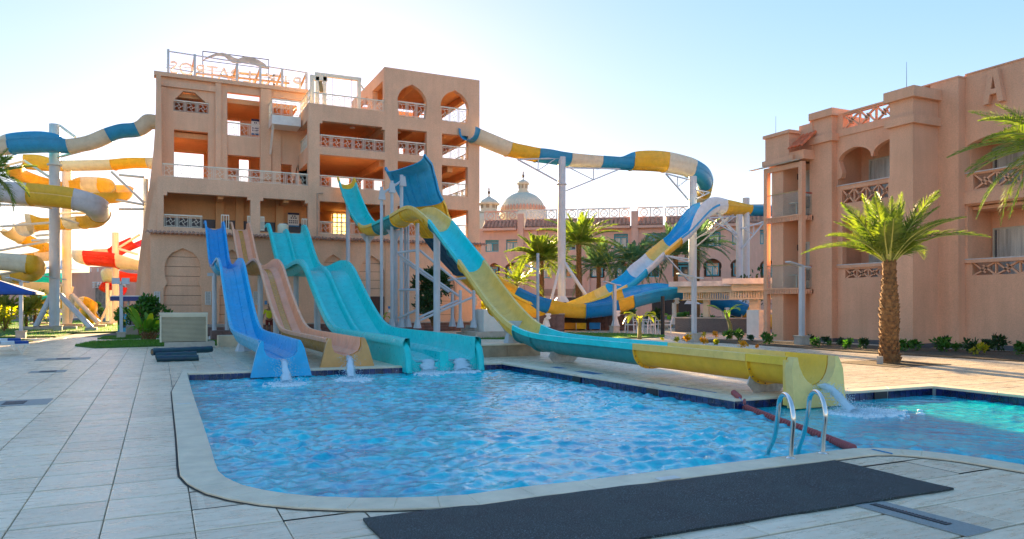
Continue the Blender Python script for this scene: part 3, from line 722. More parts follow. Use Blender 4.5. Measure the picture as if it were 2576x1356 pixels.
X_ = lambda u: onY(u, 700, YG).x
plain = lambda x0, x1, zs, zt: [(x0, PZ+.02), (x1, PZ+.02), (x1, zs)]+[(x1-(x1-x0)/2*(1-math.cos(a*math.pi/12)), zs+(zt-zs)*math.sin(a*math.pi/12)*.92) for a in range(1, 6)]+[((x0+x1)/2, zt)]+[(x0+(x1-x0)/2*(1-math.cos(a*math.pi/12)), zs+(zt-zs)*math.sin(a*math.pi/12)*.92) for a in range(5, 0, -1)]+[(x0, zs)]
nich = [ni1, shiftn(ni1, X_(552), X_(614), ni1[9][1]), shiftn(ni1, X_(808), X_(868), pz((838, 640), YG)[1]), plain(X_(903), X_(968), 3.3, pz((936, 643), YG)[1]), plain(X_(1054), X_(1146), 2.6, pz((1100, 673), YG)[1])]
g = G(); g.slab([(xg0, PZ-.5), (xg1, PZ-.5), (xg1, zt_), (xg0, zt_)], nich, TY(YG), .8); g.obj('ground_storey_wall', M_ST, tower)
G().box((xg1-.4, YG+.8, 0), (xg1-.001, YR, zt_)).obj('ground_storey_side', M_ST, tower)
G().box((xg0, YG+.8, 0), (xg0+.4, 47, zt_)).obj('ground_storey_side', M_ST, tower)
G().box((xg0, YG+.05, zt_+.002), (xg1, YF+.3, zt_+.1)).obj('eave_slab', M_ST, tower)
for P in nich:     # recessed backs of stacked cladding panels, joints between
    a = min(p[0] for p in P)-.05; b = max(p[0] for p in P)+.05; zt0 = max(p[1] for p in P)+.05; k = 8
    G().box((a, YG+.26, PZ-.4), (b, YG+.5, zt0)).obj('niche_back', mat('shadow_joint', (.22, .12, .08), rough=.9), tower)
    for i in range(k):
        z0 = PZ+(zt0-PZ)*i/k; G().box((a, YG+.2, z0+.012), (b, YG+.258, PZ+(zt0-PZ)*(i+1)/k-.012)).obj('cladding_panel', M_ST, tower)
# scored blocks right of the door
for (u0, u1) in ((970, 1052), (1148, 1210)):
    for i in range(10):
        z0 = PZ+i*.46
        if z0+.44 > zt_-.1: break
        G().box((X_(u0), YG-.035, z0+.012), (X_(u1)-.01, YG-.002, z0+.448)).obj('cladding_panel', M_ST, tower)
r = rectpx(c5, 845, 948, 703, 705, 905, 905, YG+.15)
dr = G().box((r[0], YG+.12, PZ), (r[1], YG+.19, r[3])).obj('door', mat('dark_brown_door', (.07, .022, .015), rough=.5), tower)
tl = G(); N = 8
vs = []; R0 = .105
for y_, z_, sc in ((-.02, 0, 1.0), (.42, .16, .86)):
    for j in range(N+1):
        a = math.pi*j/N; vs.append((math.cos(a)*R0*sc, y_, z_+math.sin(a)*R0*sc)); 
    for j in range(N+1):
        a = math.pi*(N-j)/N; vs.append((math.cos(a)*(R0-.02)*sc, y_, z_+math.sin(a)*(R0-.02)*sc))
n_ = 2*(N+1); tl.add(vs, [(j, (j+1) % n_, n_+(j+1) % n_, n_+j) for j in range(n_)]+[tuple(range(n_-1, -1, -1)), tuple(range(n_, 2*n_))])
tile_me = build_me(tl, 'roof_tile', M_TILE, smooth=True)
xx = xg0-.15
while xx < xg1+.25:
    inst('roof_tile', tile_me, tower, (xx, YG-.33, zt_-.03+random.uniform(-.008, .008)), (random.uniform(-.03, .03), 0, random.uniform(-.03, .03))); xx += .205
# white fretwork grilles
def grille(parent, x0, x1, z0, z1, Y, m=M_WHITE):
    g = G(); t_ = .03; g.box((x0, Y-.05, z0), (x1, Y-.02, z0+t_)); g.box((x0, Y-.05, z1-t_), (x1, Y-.02, z1)); g.box((x0, Y-.05, z0), (x0+t_, Y-.02, z1)); g.box((x1-t_, Y-.05, z0), (x1, Y-.02, z1))
    nx = 4; nz = 9; w_ = (x1-x0)/nx; h_ = (z1-z0)/nz
    for i in range(nx):
        for j in range(nz):
            a = (x0+i*w_, Y-.035, z0+j*h_); b = (x0+(i+1)*w_, Y-.035, z0+(j+1)*h_)
            g.bar(a, b, .022); g.bar((a[0], a[1], b[2]), (b[0], a[1], a[2]), .022)
            g.bar((a[0]+w_/2, a[1]+.001, a[2]), (a[0]+w_/2, a[1]+.001, b[2]), .016)
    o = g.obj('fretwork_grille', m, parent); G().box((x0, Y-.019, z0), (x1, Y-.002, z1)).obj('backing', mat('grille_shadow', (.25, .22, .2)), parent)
for x0, x1 in ((120, 162), (470, 512), (800, 838)):
    r = rectpx(c4, x0, x1, 766, 768, 858, 862, YG); grille(tower, r[0], r[1], r[2], r[3], YG)
r = rectpx(c5, 1592, 1604, 705, 705, 768, 768, YG-.04); grille(tower, r[0], r[1], r[2], r[3], YG-.036)
# info boards
def board(parent, r, Y, icons=True, head=True, name='info_board'):
    b = G().box((r[0], Y-.04, r[2]), (r[1], Y-.01, r[3])).obj(name, M_WHITE, parent); w_ = r[1]-r[0]; h_ = r[3]-r[2]
    navy = mat('navy_print', (.02, .03, .09))
    if head: G().box((r[0]+.0, Y-.046, r[3]-h_*.14), (r[1], Y-.041, r[3])).obj('header_band', navy, b); G().box((r[0], Y-.046, r[2]), (r[1], Y-.041, r[2]+h_*.10)).obj('footer_band', mat('blue_print', (.05, .25, .5)), b)
    if icons:
        g = G()
        for (a, c, s_) in ((.38, .72, .1), (.58, .72, .1), (.28, .58, .1), (.48, .58, .1), (.68, .58, .1)): g.box((r[0]+w_*(a-.02), Y-.045, r[2]+h_*c), (r[0]+w_*(a+s_), Y-.041, r[2]+h_*(c+.09)))
        for row in (.38, .24):
            for k in range(5):
                a = .1+.165*k; g.add([(r[0]+w_*(a+.065*(1+math.cos(q*math.pi/4))), Y-.044, r[2]+h_*(row+.045*(1+math.sin(q*math.pi/4)))) for q in range(8)], [tuple(range(8))])
        g.obj('pictograms', navy, b)['kind'] = 'stuff'
board(tower, rectpx(c2, 988, 1065, 1213, 1216, 1308, 1312, 46.7), 46.7)
board(tower, rectpx(c2, 738, 793, 570, 573, 680, 682, YB+1.2), YB+1.2)
r = rectpx(c4, 878, 896, 830, 831, 856, 857, YG); b = G().box((r[0], YG-.03, r[2]), (r[1], YG-.003, r[3])).obj('notice_plate', mat('blue_print', (.03, .2, .5)), tower)
r = rectpx(c5, 972, 988, 773, 774, 790, 791, YG-.04); G().box((r[0], YG-.06, r[2]), (r[1], YG-.037, r[3])).obj('notice_plate', MATS['blue_print'], tower)
r = rectpx(c5, 974, 988, 797, 798, 817, 818, YG-.04); G().box((r[0], YG-.12, r[2]), (r[1], YG-.037, r[3])).obj('phone_box', M_WHITE, tower)
# railings -----------------------------------------------------------------
def panel_me(fine=True):
    g = G(); w_, h_, t_ = 1.0, 1.0, .034
    def B(a, b, s_=t_): g.bar((a[0], 0, a[1]), (b[0], 0, b[1]), s_*1.0, .03, up=(0, 1, 0))
    B((0, .985), (1, .985), .05); B((0, .02), (1, .02), .045); B((.04, 0), (.04, 1)); B((.15, 0), (.15, 1), .03); B((.85, 0), (.85, 1), .03); B((.96, 0), (.96, 1))
    B((.15, .86), (.85, .86), .03); B((.15, .12), (.85, .12), .03)
    q = [(.36, .55), (.55, .66), (.64, .44), (.46, .33)]
    for i in range(4): B(q[i], q[(i+1) % 4], .03)
    B(q[0], (.15, .40), .03); B(q[1], (.36, .86), .03); B(q[2], (.85, .60), .03); B(q[3], (.66, .12), .03)
    return build_me(g, 'panel', M_CREAMRAIL)
PAN = panel_me()
def railing(parent, a, b, z0, z1, n, name='railing'):
    a = Vector((a[0], a[1], z0)); b = Vector((b[0], b[1], z0)); d = b-a; L = d.length; ang = math.atan2(d.y, d.x)
    g = G(); zc = Vector((0, 0, z1-z0)); g.bar(a+zc, b+zc, .06, .045); top = g.obj(name, M_CREAMRAIL, parent)
    for i in range(n): inst('panel', PAN, top, a+d*(i/n), (0, 0, ang), (L/n, 1, z1-z0-.02))
    return top
def rail_px(cf, x0, x1, t0, t1, b0, b1, Y, n, zb=None):
    r = rectpx(cf, x0, x1, t0, t1, b0, b1, Y); z0 = zb if zb is not None else r[2]
    railing(tower, (r[0], Y), (r[1], Y), z0, z0+(r[3]-r[2]), n)
rail_px(c2, 128, 1128, 876, 945, 962, 1028, YF+.1, 12, z2+.002)
rail_px(c3, 108, 600, 607, 655, 700, 742, YF+.1, 6, H1[2]); rail_px(c3, 108, 600, 915, 950, 1000, 1035, YF+.1, 6, H2[2]); rail_px(c3, 108, 600, 1262, 1290, 1350, 1380, YF+.1, 6, H3[2])
rail_px(c3, 60, 595, 290, 345, 375, 428, YF+.1, 7, zmid+.002)
for R__, h_ in zip([A1, A2]+Rr, (.86, .86)+(.82,)*6):
    hh = .82 if R__ not in (A1, A2) else .98
    railing(tower, (R__[0]+.04, YF+.15), (R__[1]-.04, YF+.15), R__[2], R__[2]+hh, 3)
rail_px(c2, 140, 402, 1218, 1228, 1302, 1312, YF+.1, 3, O1[2])
def pickets(x0, x1, z0, z1, Y, n, m=M_CREAMRAIL):
    g = G(); g.box((x0, Y-.02, z1-.05), (x1, Y+.02, z1)); g.box((x0, Y-.02, z0+.03), (x1, Y+.02, z0+.07))
    for i in range(n): xx = x0+.02+(x1-x0-.04)*i/(n-1); g.box((xx-.018, Y-.019, z0), (xx+.018, Y+.019, z1-.002))
    g.obj('railing', m, tower)
for x0, x1, n in ((530, 586, 4), (711, 733, 3), (800, 828, 4), (1083, 1130, 5)):
    r = rectpx(c2, x0, x1, 1240, 1242, 1322, 1325, YF+.1); pickets(r[0], r[1], O1[2], O1[2]+.82, YF+.1, n)
rail_px(c2, 200, 447, 438, 458, 515, 535, YB+.05, 3, zA); rail_px(c2, 574, 800, 588, 615, 683, 700, YB+.05, 3, Bq[2]); rail_px(c2, 576, 800, 890, 905, 990, 1000, YB+.05, 3, z2)
# balcony with hoist platform
r = rectpx(c2, 880, 1078, 545, 560, 600, 612, 46.3)
G().box((r[0], 46.3, r[2]-.05), (r[1], YB-.2, r[3])).obj('balcony_slab', M_WHITE, tower)
railing(tower, (r[0], 46.32), (r[1], 46.32), r[3], r[3]+1.0, 3); railing(tower, (r[0]+.02, 47.8), (r[0]+.02, 46.34), r[3], r[3]+1.0, 2)
G().bar((r[0]+.1, 46.5, r[2]), (r[0]+.1, YB-.2, r[2]-1.6), .12).obj('balcony_bracket', M_WHITE, tower)
railing(tower, (xl+.12, YB-.3), (xl+.12, YF+.2), zmid, zmid+.85, 4); railing(tower, (xl+.12, YB-.3), (xl+.12, YF+.5), H1[2], H1[2]+.85, 4)
railing(tower, (xr-.1, YF+.6), (xr-.1, YR-.3), H2[2], H2[2]+.85, 7); railing(tower, (xr-.1, YF+.6), (xr-.1, YR-.3), H1[2], H1[2]+.85, 7); railing(tower, (xr-.1, YF+.6), (xr-.1, YR-.3), A1[2], A1[2]+.85, 7)
# rear railing seen through the openings
railing(tower, (xl+.6, YR-.2), (xrb-.2, YR-.2), H2[2], H2[2]+.85, 8); railing(tower, (xrb, YR-.2), (xr-.4, YR-.2), H2[2], H2[2]+.85, 3)
# window grid in first level rear with a frosted pane added to block the sun beam
r = rectpx(c3, 203, 335, 1200, 1210, 1375, 1375, YR)
wf = G().box((r[0]-.05, YR-.10, r[2]-.05), (r[1]+.05, YR-.06, r[3]+.05)).obj('frosted_beam_stop', M_FROST, tower)
g = G()
for i in range(5): xx = r[0]+(r[1]-r[0])*i/4; g.box((xx-.04, YR-.16, r[2]), (xx+.04, YR-.11, r[3]))
for i in range(6): zz = r[2]+(r[3]-r[2])*i/5; g.box((r[0], YR-.165, zz-.03), (r[1], YR-.115, zz+.03))
g.obj('window_grid', M_CREAMRAIL, wf)
# drain pipe
pp = [onY(*c3(133, 1052), YF-.1), onY(*c3(90, 1052), YF-.1)]; G().tube([pp[0], pp[1], Vector((pp[1].x, YF-.1, zt_+.1))], .045, 8).obj('drain_pipe', mat('tan_pipe_paint', (.5, .34, .24)), tower)
# ceiling lamps in galleries
for uv in ((355, 556), (700, 607), (1040, 640)):
    p = onY(*c3(*uv), YF+2); G().lathe((p.x, p.y, H1[3]+.2), [(.02, .0), (.16, .0), (.18, .06)], 12).obj('ceiling_lamp', M_WHITE, tower)
# roof letters (seen from behind), frame, swoosh, pergola ------------------
YS = 49.6
sign = thing('roof_sign', 'mirror-reading letter sign with wave emblem on the tower roof', 'sign', onY(580, 225, YS))
lets = [('S', 207, 282), ('O', 294, 292), ('R', 385, 300), ('T', 470, 312), ('A', 550, 322), ('B', 628, 330), ('L', 712, 340), ('A', 785, 347), ('K', 868, 356), ('C', 925, 362), ('I', 975, 368), ('P', 1055, 376)]
M_LET = mat('weathered_sign_metal', (.74, .72, .68), rough=.5, var=.15)
for ch, x, y in lets:
    p = onY(*c2(x, y), YS); textobj('letter', ch, 1.12, .05, M_LET, sign, Vector((p.x, YS, 15.72)), (1, 0, 0), mirror=True)
def S2(x, y, Y=YS): return onY(*c2(x, y), Y)
for x, y in ((155, 212), (1120, 380)): pass
b0 = S2(155, 268); b1 = S2(1125, 385); zb_ = 15.6
G().bar((b0.x, YS+.06, zb_+.06), (b1.x, YS+.06, zb_+.06), .05).obj('letter_rail', M_LET, sign); G().bar((b0.x, YS+.06, zb_+.62), (b1.x, YS+.06, zb_+.62), .04).obj('letter_rail', M_LET, sign)
fr_ = [S2(405, 105), S2(858, 163), S2(858, 350), S2(405, 300)]; MB_ = mat('black_steel', (.05, .045, .04), rough=.5)
for a, b in ((0, 1), (1, 2), (0, 3)): G().bar(fr_[a], fr_[b], .045).obj('emblem_frame', MB_, sign)
G().bar(S2(405, 168), S2(858, 225), .035).obj('emblem_frame', MB_, sign)
up = [(400, 168), (440, 140), (490, 120), (540, 114), (580, 125), (620, 148), (650, 156), (690, 140), (740, 145), (790, 165), (830, 190), (860, 222)]
lo = [(800, 214), (750, 193), (724, 182), (660, 187), (610, 184), (580, 163), (555, 140), (500, 135), (450, 152)]
P = [onY(*c2(x, y), YS-.2) for x, y in up+lo]; g = G(); g.slab([(p.x, p.z) for p in P], [], TY(YS-.2), .07); g.obj('wave_emblem', mat('dull_cream_metal', (.48, .47, .42), rough=.5, var=.15), sign)
perg = thing('rooftop_pergola', 'white posts and timber rafters of an open pergola frame on the tower roof', 'pergola', onY(600, 240, YB+.4))
PW = mat('pale_post_paint', (.60, .62, .62), rough=.5); PT = mat('weathered_timber', (.52, .38, .22), rough=.8, var=.2, vscale=5)
pst = [(168, 92), (350, 127), (640, 190), (800, 210), (950, 232), (1117, 250)]
for x, y in pst:
    p = S2(x, y, YB+.3); G().bar((p.x, p.y, ztl+.23), p, .13).obj('post', PW, perg)
    if x > 600 or x == 350:
        G().bar(p+Vector((0, 0, -.05)), Vector((p.x-.15, YB+3.2, p.z-.75)), .09, .12).obj('rafter', PT, perg)
a = S2(168, 105, YB+.3); b = S2(1117, 252, YB+.3); G().bar((a.x, a.y, a.z), (b.x, b.y, b.z), .06).obj('head_beam', PW, perg)
a = S2(155, 216, YB+.3); b = S2(640, 300, YB+.3); G().bar(a, b, .05).obj('cross_beam', PW, perg)
a = S2(600, 250, YB+2.5); b = S2(960, 280, YB+2.5); G().bar(a, b, .11).obj('purlin', PT, perg); a = S2(350, 255, YB+1.5); b = S2(1000, 325, YB+1.5); G().bar(a, b, .11).obj('purlin', PT, perg)
# hoist gantry
gan = thing('hoist_gantry', 'cream painted steel hoist frame standing on the middle terrace', 'hoist', onY(830, 255, YF+1.2)); S3 = lambda x, y, Y=YF+1.2: onY(*c3(x, y), Y)
for x, y, w_ in ((50, 160, .22), (90, 175, .2), (145, 175, .2), (405, 190, .2)):
    p = S3(x, y); G().bar((p.x, p.y, zmid-.02), p, w_).obj('gantry_post', M_CREAMRAIL, gan)
G().bar(S3(72, 152), S3(420, 195), .22, .2).obj('gantry_beam', M_CREAMRAIL, gan); G().bar(S3(38, 180), S3(165, 190), .2, .3).obj('gantry_head', M_CREAMRAIL, gan)
for x in (205, 348): p = S3(x, 175); G().bar(p, (p.x, p.y, zmid+.3), .02).obj('hoist_cable', M_DARK, gan)
G().bar(S3(110, 210), S3(120, 290), .22, .2).obj('winch', mat('brass_brown_metal', (.3, .2, .08), rough=.4, metal=.5), gan)
G().bar(S3(418, 235), S3(445, 275), .08).obj('brace', M_CREAMRAIL, gan)
# podium in front of the tower
g = G().box((-1.5, 41.6, -.02), (24, 56, PZ)); g.obj('podium', mat('podium_paving', (.42, .36, .30), rough=.8, var=.1), kind='structure')
pw = bpy.data.objects.new('podium_retaining_wall', None); COL.objects.link(pw); tag(pw, 'low brown brick retaining wall along the foot of the slide tower', 'wall'); pw.location = (8, 41.5, 0)
bk = build_me(G().box((0, 0, 0), (.585, .10, .155)), 'brick', M_BRICK)
for row in range(3):
    xx = 3.4-(row % 2)*.3
    while xx < 22: inst('brick', bk, pw, (xx, 41.49-random.uniform(0, .012), row*.165)); xx += .6
G().box((3.3, 41.45, .497), (22, 41.9, .55)).obj('wall_cap', M_CONC, pw)
# ================================================================== CHUTES
def cat_rom(pts, sub):
    out = []; n = len(pts)
    for i in range(n-1):
        p0 = pts[max(0, i-1)]; p1 = pts[i]; p2 = pts[i+1]; p3 = pts[min(n-1, i+2)]
        for q in range(sub):
            x = q/sub
            out.append((i+x, tuple(.5*((2*b)+(-a+c)*x+(2*a-5*b+4*c-d)*x*x+(-a+3*b-3*c+d)*x**3) for a, b, c, d in zip(p0, p1, p2, p3))))
    out.append((n-1, tuple(pts[-1]))); return out
def prof(hw, dep, p=1.0, lip=.09, lh=.11, th=.035, n=10, kind='U'):
    inn = []
    if kind == 'U':
        for i in range(n+1):
            a = math.pi*i/n; c = math.cos(a); s = math.sin(a)
            inn.append((-hw*math.copysign(abs(c)**p, c), -dep*max(0, s)**p))
    elif kind == 'lane':   # flat middle groove with shoulders
        inn = [(-hw, 0), (-hw*.97, -dep*.45), (-hw*.84, -dep*.74), (-hw*.5, -dep*.90), (-hw*.30, -dep*.93), (-hw*.26, -dep), (hw*.26, -dep), (hw*.30, -dep*.93), (hw*.5, -dep*.90), (hw*.84, -dep*.74), (hw*.97, -dep*.45), (hw, 0)]
    elif kind == 'double':
        m_ = [(-hw, 0), (-hw*.985, -dep*.55), (-hw*.93, -dep*.86), (-hw*.80, -dep*.99), (-hw*.2, -dep), (-hw*.13, -dep*.93), (-hw*.085, -dep*.62), (-hw*.03, -dep*.54)]
        inn = m_+[(-a, b) for a, b in m_[::-1]]
    w_ = hw
    if kind == 'double':
        L = [(-w_-lip, -lh), (-w_-lip*.98, -lh*.35), (-w_-lip*.7, 0), (-w_-lip*.3, .0)]
    else:
        L = [(-w_-lip, -lh), (-w_-lip, -.006), (-w_-lip+.006, 0)]
    R = [(-a, b) for a, b in L[::-1]]
    inner = L+inn+R
    if kind == 'double': out_ = [(w_*.99+th, -dep*.6), (w_*.9, -dep-th), (0, -dep-th)]; out_ = [(w_+lip-.03, -lh), (w_+lip-.04, -.05), (w_+th, -.05)]+out_+[(-a, b) for a, b in out_[:2][::-1]]+[(-w_-th, -.05), (-w_-lip+.04, -.05), (-w_-lip+.03, -lh)]
    else:
        oc = []
        if kind == 'U':
            for i in range(n+1):
                a = math.pi*(n-i)/n; c = math.cos(a); s = math.sin(a); oc.append((-(hw+th)*math.copysign(abs(c)**p, c), -.03-(dep+th-.03)*max(0, s)**p))
        else: oc = [(hw+th, -.03), (hw*.99+th, -dep*.45), (hw*.84, -dep*.78-th), (hw*.5, -dep*.95-th), (hw*.28, -dep-th), (-hw*.28, -dep-th), (-hw*.5, -dep*.95-th), (-hw*.84, -dep*.78-th), (-hw*.99-th, -dep*.45), (-hw-th, -.03)]
        out_ = [(w_+lip-.025, -lh), (w_+lip-.03, -.03)]+oc+[(-w_-lip+.03, -.03), (-w_-lip+.025, -lh)]
    return inner, out_
def chute(root, ctrl, hw=.45, shear=0.0, shn=12, dep=.5, kind='U', p=1.0, anchor=0, sub=5, lip=.09, lh=.11, flange=True, bolts=False, outer=None, wl=None, wr=None, sname='chute_section', n=10, fl_every=None):
    """ctrl: list of (point, material inside, material outside[, hw, dep, wall left, wall right])"""
    P = []
    for c in ctrl:
        e = list(c[3:])+[None]*4
        P.append(tuple(c[0])+(e[0] or hw, e[1] or dep, e[2] or 0.0, e[3] or 0.0))
    S = cat_rom(P, sub); N = len(S); rings = []; fr = []
    for i in range(N):
        a = Vector(S[max(0, i-1)][1][:3]); b = Vector(S[min(N-1, i+1)][1][:3]); t_ = (b-a).normalized()
        th_ = Vector((t_.x, t_.y, 0)); th_ = th_.normalized() if th_.length > 1e-3 else Vector((0, 1, 0))
        s = th_.cross(Vector((0, 0, 1))).normalized(); nn = s.cross(t_).normalized()
        c = Vector(S[i][1][:3])-s*(anchor*S[i][1][3]); fr.append((c, s, nn, t_, S[i][1][3], S[i][1][4], max(0, S[i][1][5]), max(0, S[i][1][6])))
    secs = []; i0 = 0
    for k in range(len(ctrl)-1):
        if k == len(ctrl)-2 or ctrl[k+1][1] is not ctrl[k][1] or (fl_every and (k+1) % fl_every == 0):
            secs.append((i0, (k+1)*sub, ctrl[k][1], ctrl[k][2])); i0 = (k+1)*sub
    objs = []
    for (a, b, m1, m2) in secs:
        if b <= a: continue
        g = G(); vs = []; k1 = k2 = 0
        for i in range(a, b+1):
            c, s, nn, t_, hw_, dp_, _, _ = fr[i]; inn, ou = prof(hw_, dp_, p, lip, lh, kind=kind, n=n); k1 = len(inn); k2 = len(ou)
            off_ = t_*(.004 if i == a else (-.004 if i == b else 0))
            sh_ = -shear*max(0, min(1, (i-(N-1-shn))/shn)) if shear else 0
            vs += [c+s*x+nn*y+off_+t_*(sh_*x/hw_) for x, y in inn+ou]
        K = k1+k2; fs = []; mi = []
        for r in range(b-a):
            for j in range(K):
                j2 = (j+1) % K; fs.append((r*K+j, (r+1)*K+j, (r+1)*K+j2, r*K+j2)); mi.append(0 if j < k1 else 1)
        g.v = [tuple(q) for q in vs]; g.f = fs; g.m = mi
        # end rims
        for base, flip in ((0, False), ((b-a)*K, True)) if kind != 'double' else ():
            ii = list(range(base, base+k1)); oo = list(range(base+k1, base+K))
            # zip inner and outer with quads/triangles
            o2 = oo[::-1]; f_ = []
            ni_, no_ = len(ii), len(o2); x = y = 0
            while x < ni_-1 or y < no_-1:
                if y >= no_-1 or (x < ni_-1 and (x+1)/(ni_-1) <= (y+1)/(no_-1)): f_.append((ii[x], ii[x+1], o2[y])); x += 1
                else: f_.append((ii[x], o2[y+1], o2[y])); y += 1
            g.f += [q if flip else q[::-1] for q in f_]; g.m += [1]*len(f_)
        o = g.obj(sname, [m1, m2 or m1], root, smooth=True); objs.append(o)
        if flange and a > 0:
            c, s, nn, t_, hw_, dp_, _, _ = fr[a]; g = G(); e = .085; m_ = 12; vs = []
            for tt in (-.02, .02):
                for (ww, dd) in ((hw_+.03, dp_+.03), (hw_+e, dp_+e)):
                    for j in range(m_+1):
                        an = math.pi*j/m_; cc = math.cos(an); ss = math.sin(an); vs.append(c+t_*tt+s*(-ww*math.copysign(abs(cc)**p, cc))+nn*(-.035-(dd-.035)*max(0, ss)**p))
            q = m_+1; fs = []
            for j in range(m_): fs += [(j, j+1, q+j+1, q+j), (2*q+j, 3*q+j, 3*q+j+1, 2*q+j+1), (q+j, q+j+1, 3*q+j+1, 3*q+j), (j, 2*q+j, 2*q+j+1, j+1)]
            g.add(vs, fs); fo = g.obj('joint_flange', m2 or m1, o)
            if bolts:
                g = G()
                for j in range(1, 9):
                    an = math.pi*(j-.2)/9; cc = math.cos(an); ss = math.sin(an); ww = hw_+.058; dd = dp_+.058
                    pnt = c+s*(-ww*math.copysign(abs(cc)**p, cc))+nn*(-.035-(dd-.035)*max(0, ss)**p)
                    g.cyl(pnt-t_*.034, pnt+t_*.034, .012, n=6)
                g.obj('bolts', M_DARK, root)['kind'] = 'stuff'
        for side, idx in ((-1, 6), (1, 7)):
            if max(fr[i][idx] for i in range(a, b+1)) > .02:
                vs = []; 
                for i in range(a, b+1):
                    c, s, nn, t_, hw_, dp_ = fr[i][:6]; h_ = max(.012, fr[i][idx])
                    for x, y in ((hw_+.02, .002), (hw_+.02+h_*.10, h_*.6), (hw_-.0+h_*.02, h_), (hw_+.035+h_*.02, h_), (hw_+.06+h_*.10, h_*.6), (hw_+.06, .002)): vs.append(c+s*(side*x)+nn*y)
                fs = [(r*6+j, (r+1)*6+j, (r+1)*6+(j+1) % 6, r*6+(j+1) % 6) for r in range(b-a) for j in range(6)]+[tuple(range(5, -1, -1)), tuple((b-a)*6+j for j in range(6))]
                G().add(vs, fs).obj('high_side_wall', m1 if side*anchor <= 0 else (m2 or m1), root, smooth=True)
    return objs, fr
def lane_profile(xs, xe, zadj=0.0):
    YZ = [(42.3, 5.95), (41.4, 5.93), (40.4, 5.35), (39.2, 4.45), (38.0, 3.75), (36.8, 3.47), (35.4, 3.42), (34.0, 3.50), (32.9, 3.54), (31.9, 3.44), (30.9, 3.12), (29.7, 2.45), (28.4, 1.76), (27.2, 1.2), (26.2, .88), (25, .76), (22, .74), (19.5, .73)]
    return [Vector((xs+(xe-xs)*(42.3-y)/(42.3-18), y, z+zadj)) for y, z in YZ]
def uplate(root, m, cx, Y, hw, dep, zr, foot, kind='lane', th=.14, zb=-.12, name='end_plate', cut=.0, lip=.09):
    inn, _ = prof(hw, dep, 1, 0, 0, kind=kind); inn = inn[3:-3] if kind != 'double' else inn[4:-4]
    P = [(cx-hw-foot, zb), (cx-hw-lip-.06, zr-.22), (cx-hw-lip, zr-.06), (cx-hw-lip*.6, zr), (cx-hw, zr)]+[(cx+a, zr+b) for a, b in inn[1:-1]]+[(cx+hw, zr), (cx+hw+lip*.6, zr), (cx+hw+lip, zr-.06), (cx+hw+lip+.06, zr-.22), (cx+hw+foot, zb)]
    P += [(cx+hw*.25, zb), (cx-hw*.25, zb)]
    return G().slab(P, [], lambda a, b, d: Vector((a, Y+d-(zr-b)*.10, b)), th).obj(name, m, root, smooth=True)
def supports(root, items, m=M_STEEL, foot=True):
    for (x, y, z0, z1, r) in items:
        o = G().cyl((x, y, z0), (x, y, z1), r, n=14).obj('support_column', m, root, smooth=True)
        if foot: G().lathe((x, y, z0), [(r*2.3, 0), (r*2.2, .03), (r*1.15, .38)], 8).obj('base_plate', m, o)
WATERM = mat('splashing_water', (.62, .80, .88), rough=.15, var=.05, alpha=.75)
def splash(p, d, n, spread, label, top, W=.16):
    root = thing('water_jet', label, 'water jet', p, 'water jets from the slide ends')
    g = G(); r = random.Random(int(p.x*100)); k = 14; pts = []
    for i in range(k+1):
        t_ = i/k; pts.append(top+(p-top)*t_+Vector((0, 0, .16*math.sin(math.pi*t_)*(1-t_)+.0)))
    vs = []; 
    side = (p-top).cross(Vector((0, 0, 1))); side.z = 0; side = side.normalized() if side.length > .01 else Vector((1, 0, 0))
    M_ = 8
    for i, q in enumerate(pts):
        w_ = W*(1+.5*i/k)
        for j in range(M_):
            a = 2*math.pi*j/M_; rr = w_*.62*(.5+.7*r.random()); vs.append(q+side*math.cos(a)*rr+Vector((0, 0, math.sin(a)*.045*(1+i/k)+.02*r.random())))
    fs = [(i*M_+j, i*M_+(j+1) % M_, (i+1)*M_+(j+1) % M_, (i+1)*M_+j) for i in range(k) for j in range(M_)]
    g.add(vs, fs).obj('stream', WATERM, root, smooth='all')
    g = G()
    for i in range(n):
        t_ = r.random()**.6; q = pts[int(t_*k)]+side*r.gauss(0, W*.8+spread*.35*t_)+Vector((r.gauss(0, .05), r.gauss(0, .05), r.gauss(0, .05)))
        if i > n*.45: q = p+Vector((r.gauss(0, spread), r.gauss(0, spread), abs(r.gauss(0, .05))))+d*r.random()*spread*2
        q.z = max(q.z, WZ+.01); s_ = r.uniform(.006, .022)
        s_ *= .55
        g.add([q+Vector(v_)*s_ for v_ in ((1,0,0),(-1,0,0),(0,1,0),(0,-1,0),(0,0,1),(0,0,-1))], [(0,2,4),(2,1,4),(1,3,4),(3,0,4),(2,0,5),(1,2,5),(3,1,5),(0,3,5)])
    g.obj('droplets', WATERM, root)['kind'] = 'stuff'
    g = G()
    for i in range(int(n*.5)):
        q = p+d*abs(r.gauss(0, spread*1.6))+Vector((r.gauss(0, spread*.8), r.gauss(0, spread*.8), 0)); s_ = r.uniform(.02, .075)
        g.lathe((q.x, q.y, WZ-.005), [(s_, 0), (s_*.8, .012+.02*r.random()), (.001, .026)], 7)
    g.obj('foam', mat('white_foam', (.75, .85, .88), rough=.6), root, smooth='all')['kind'] = 'stuff'
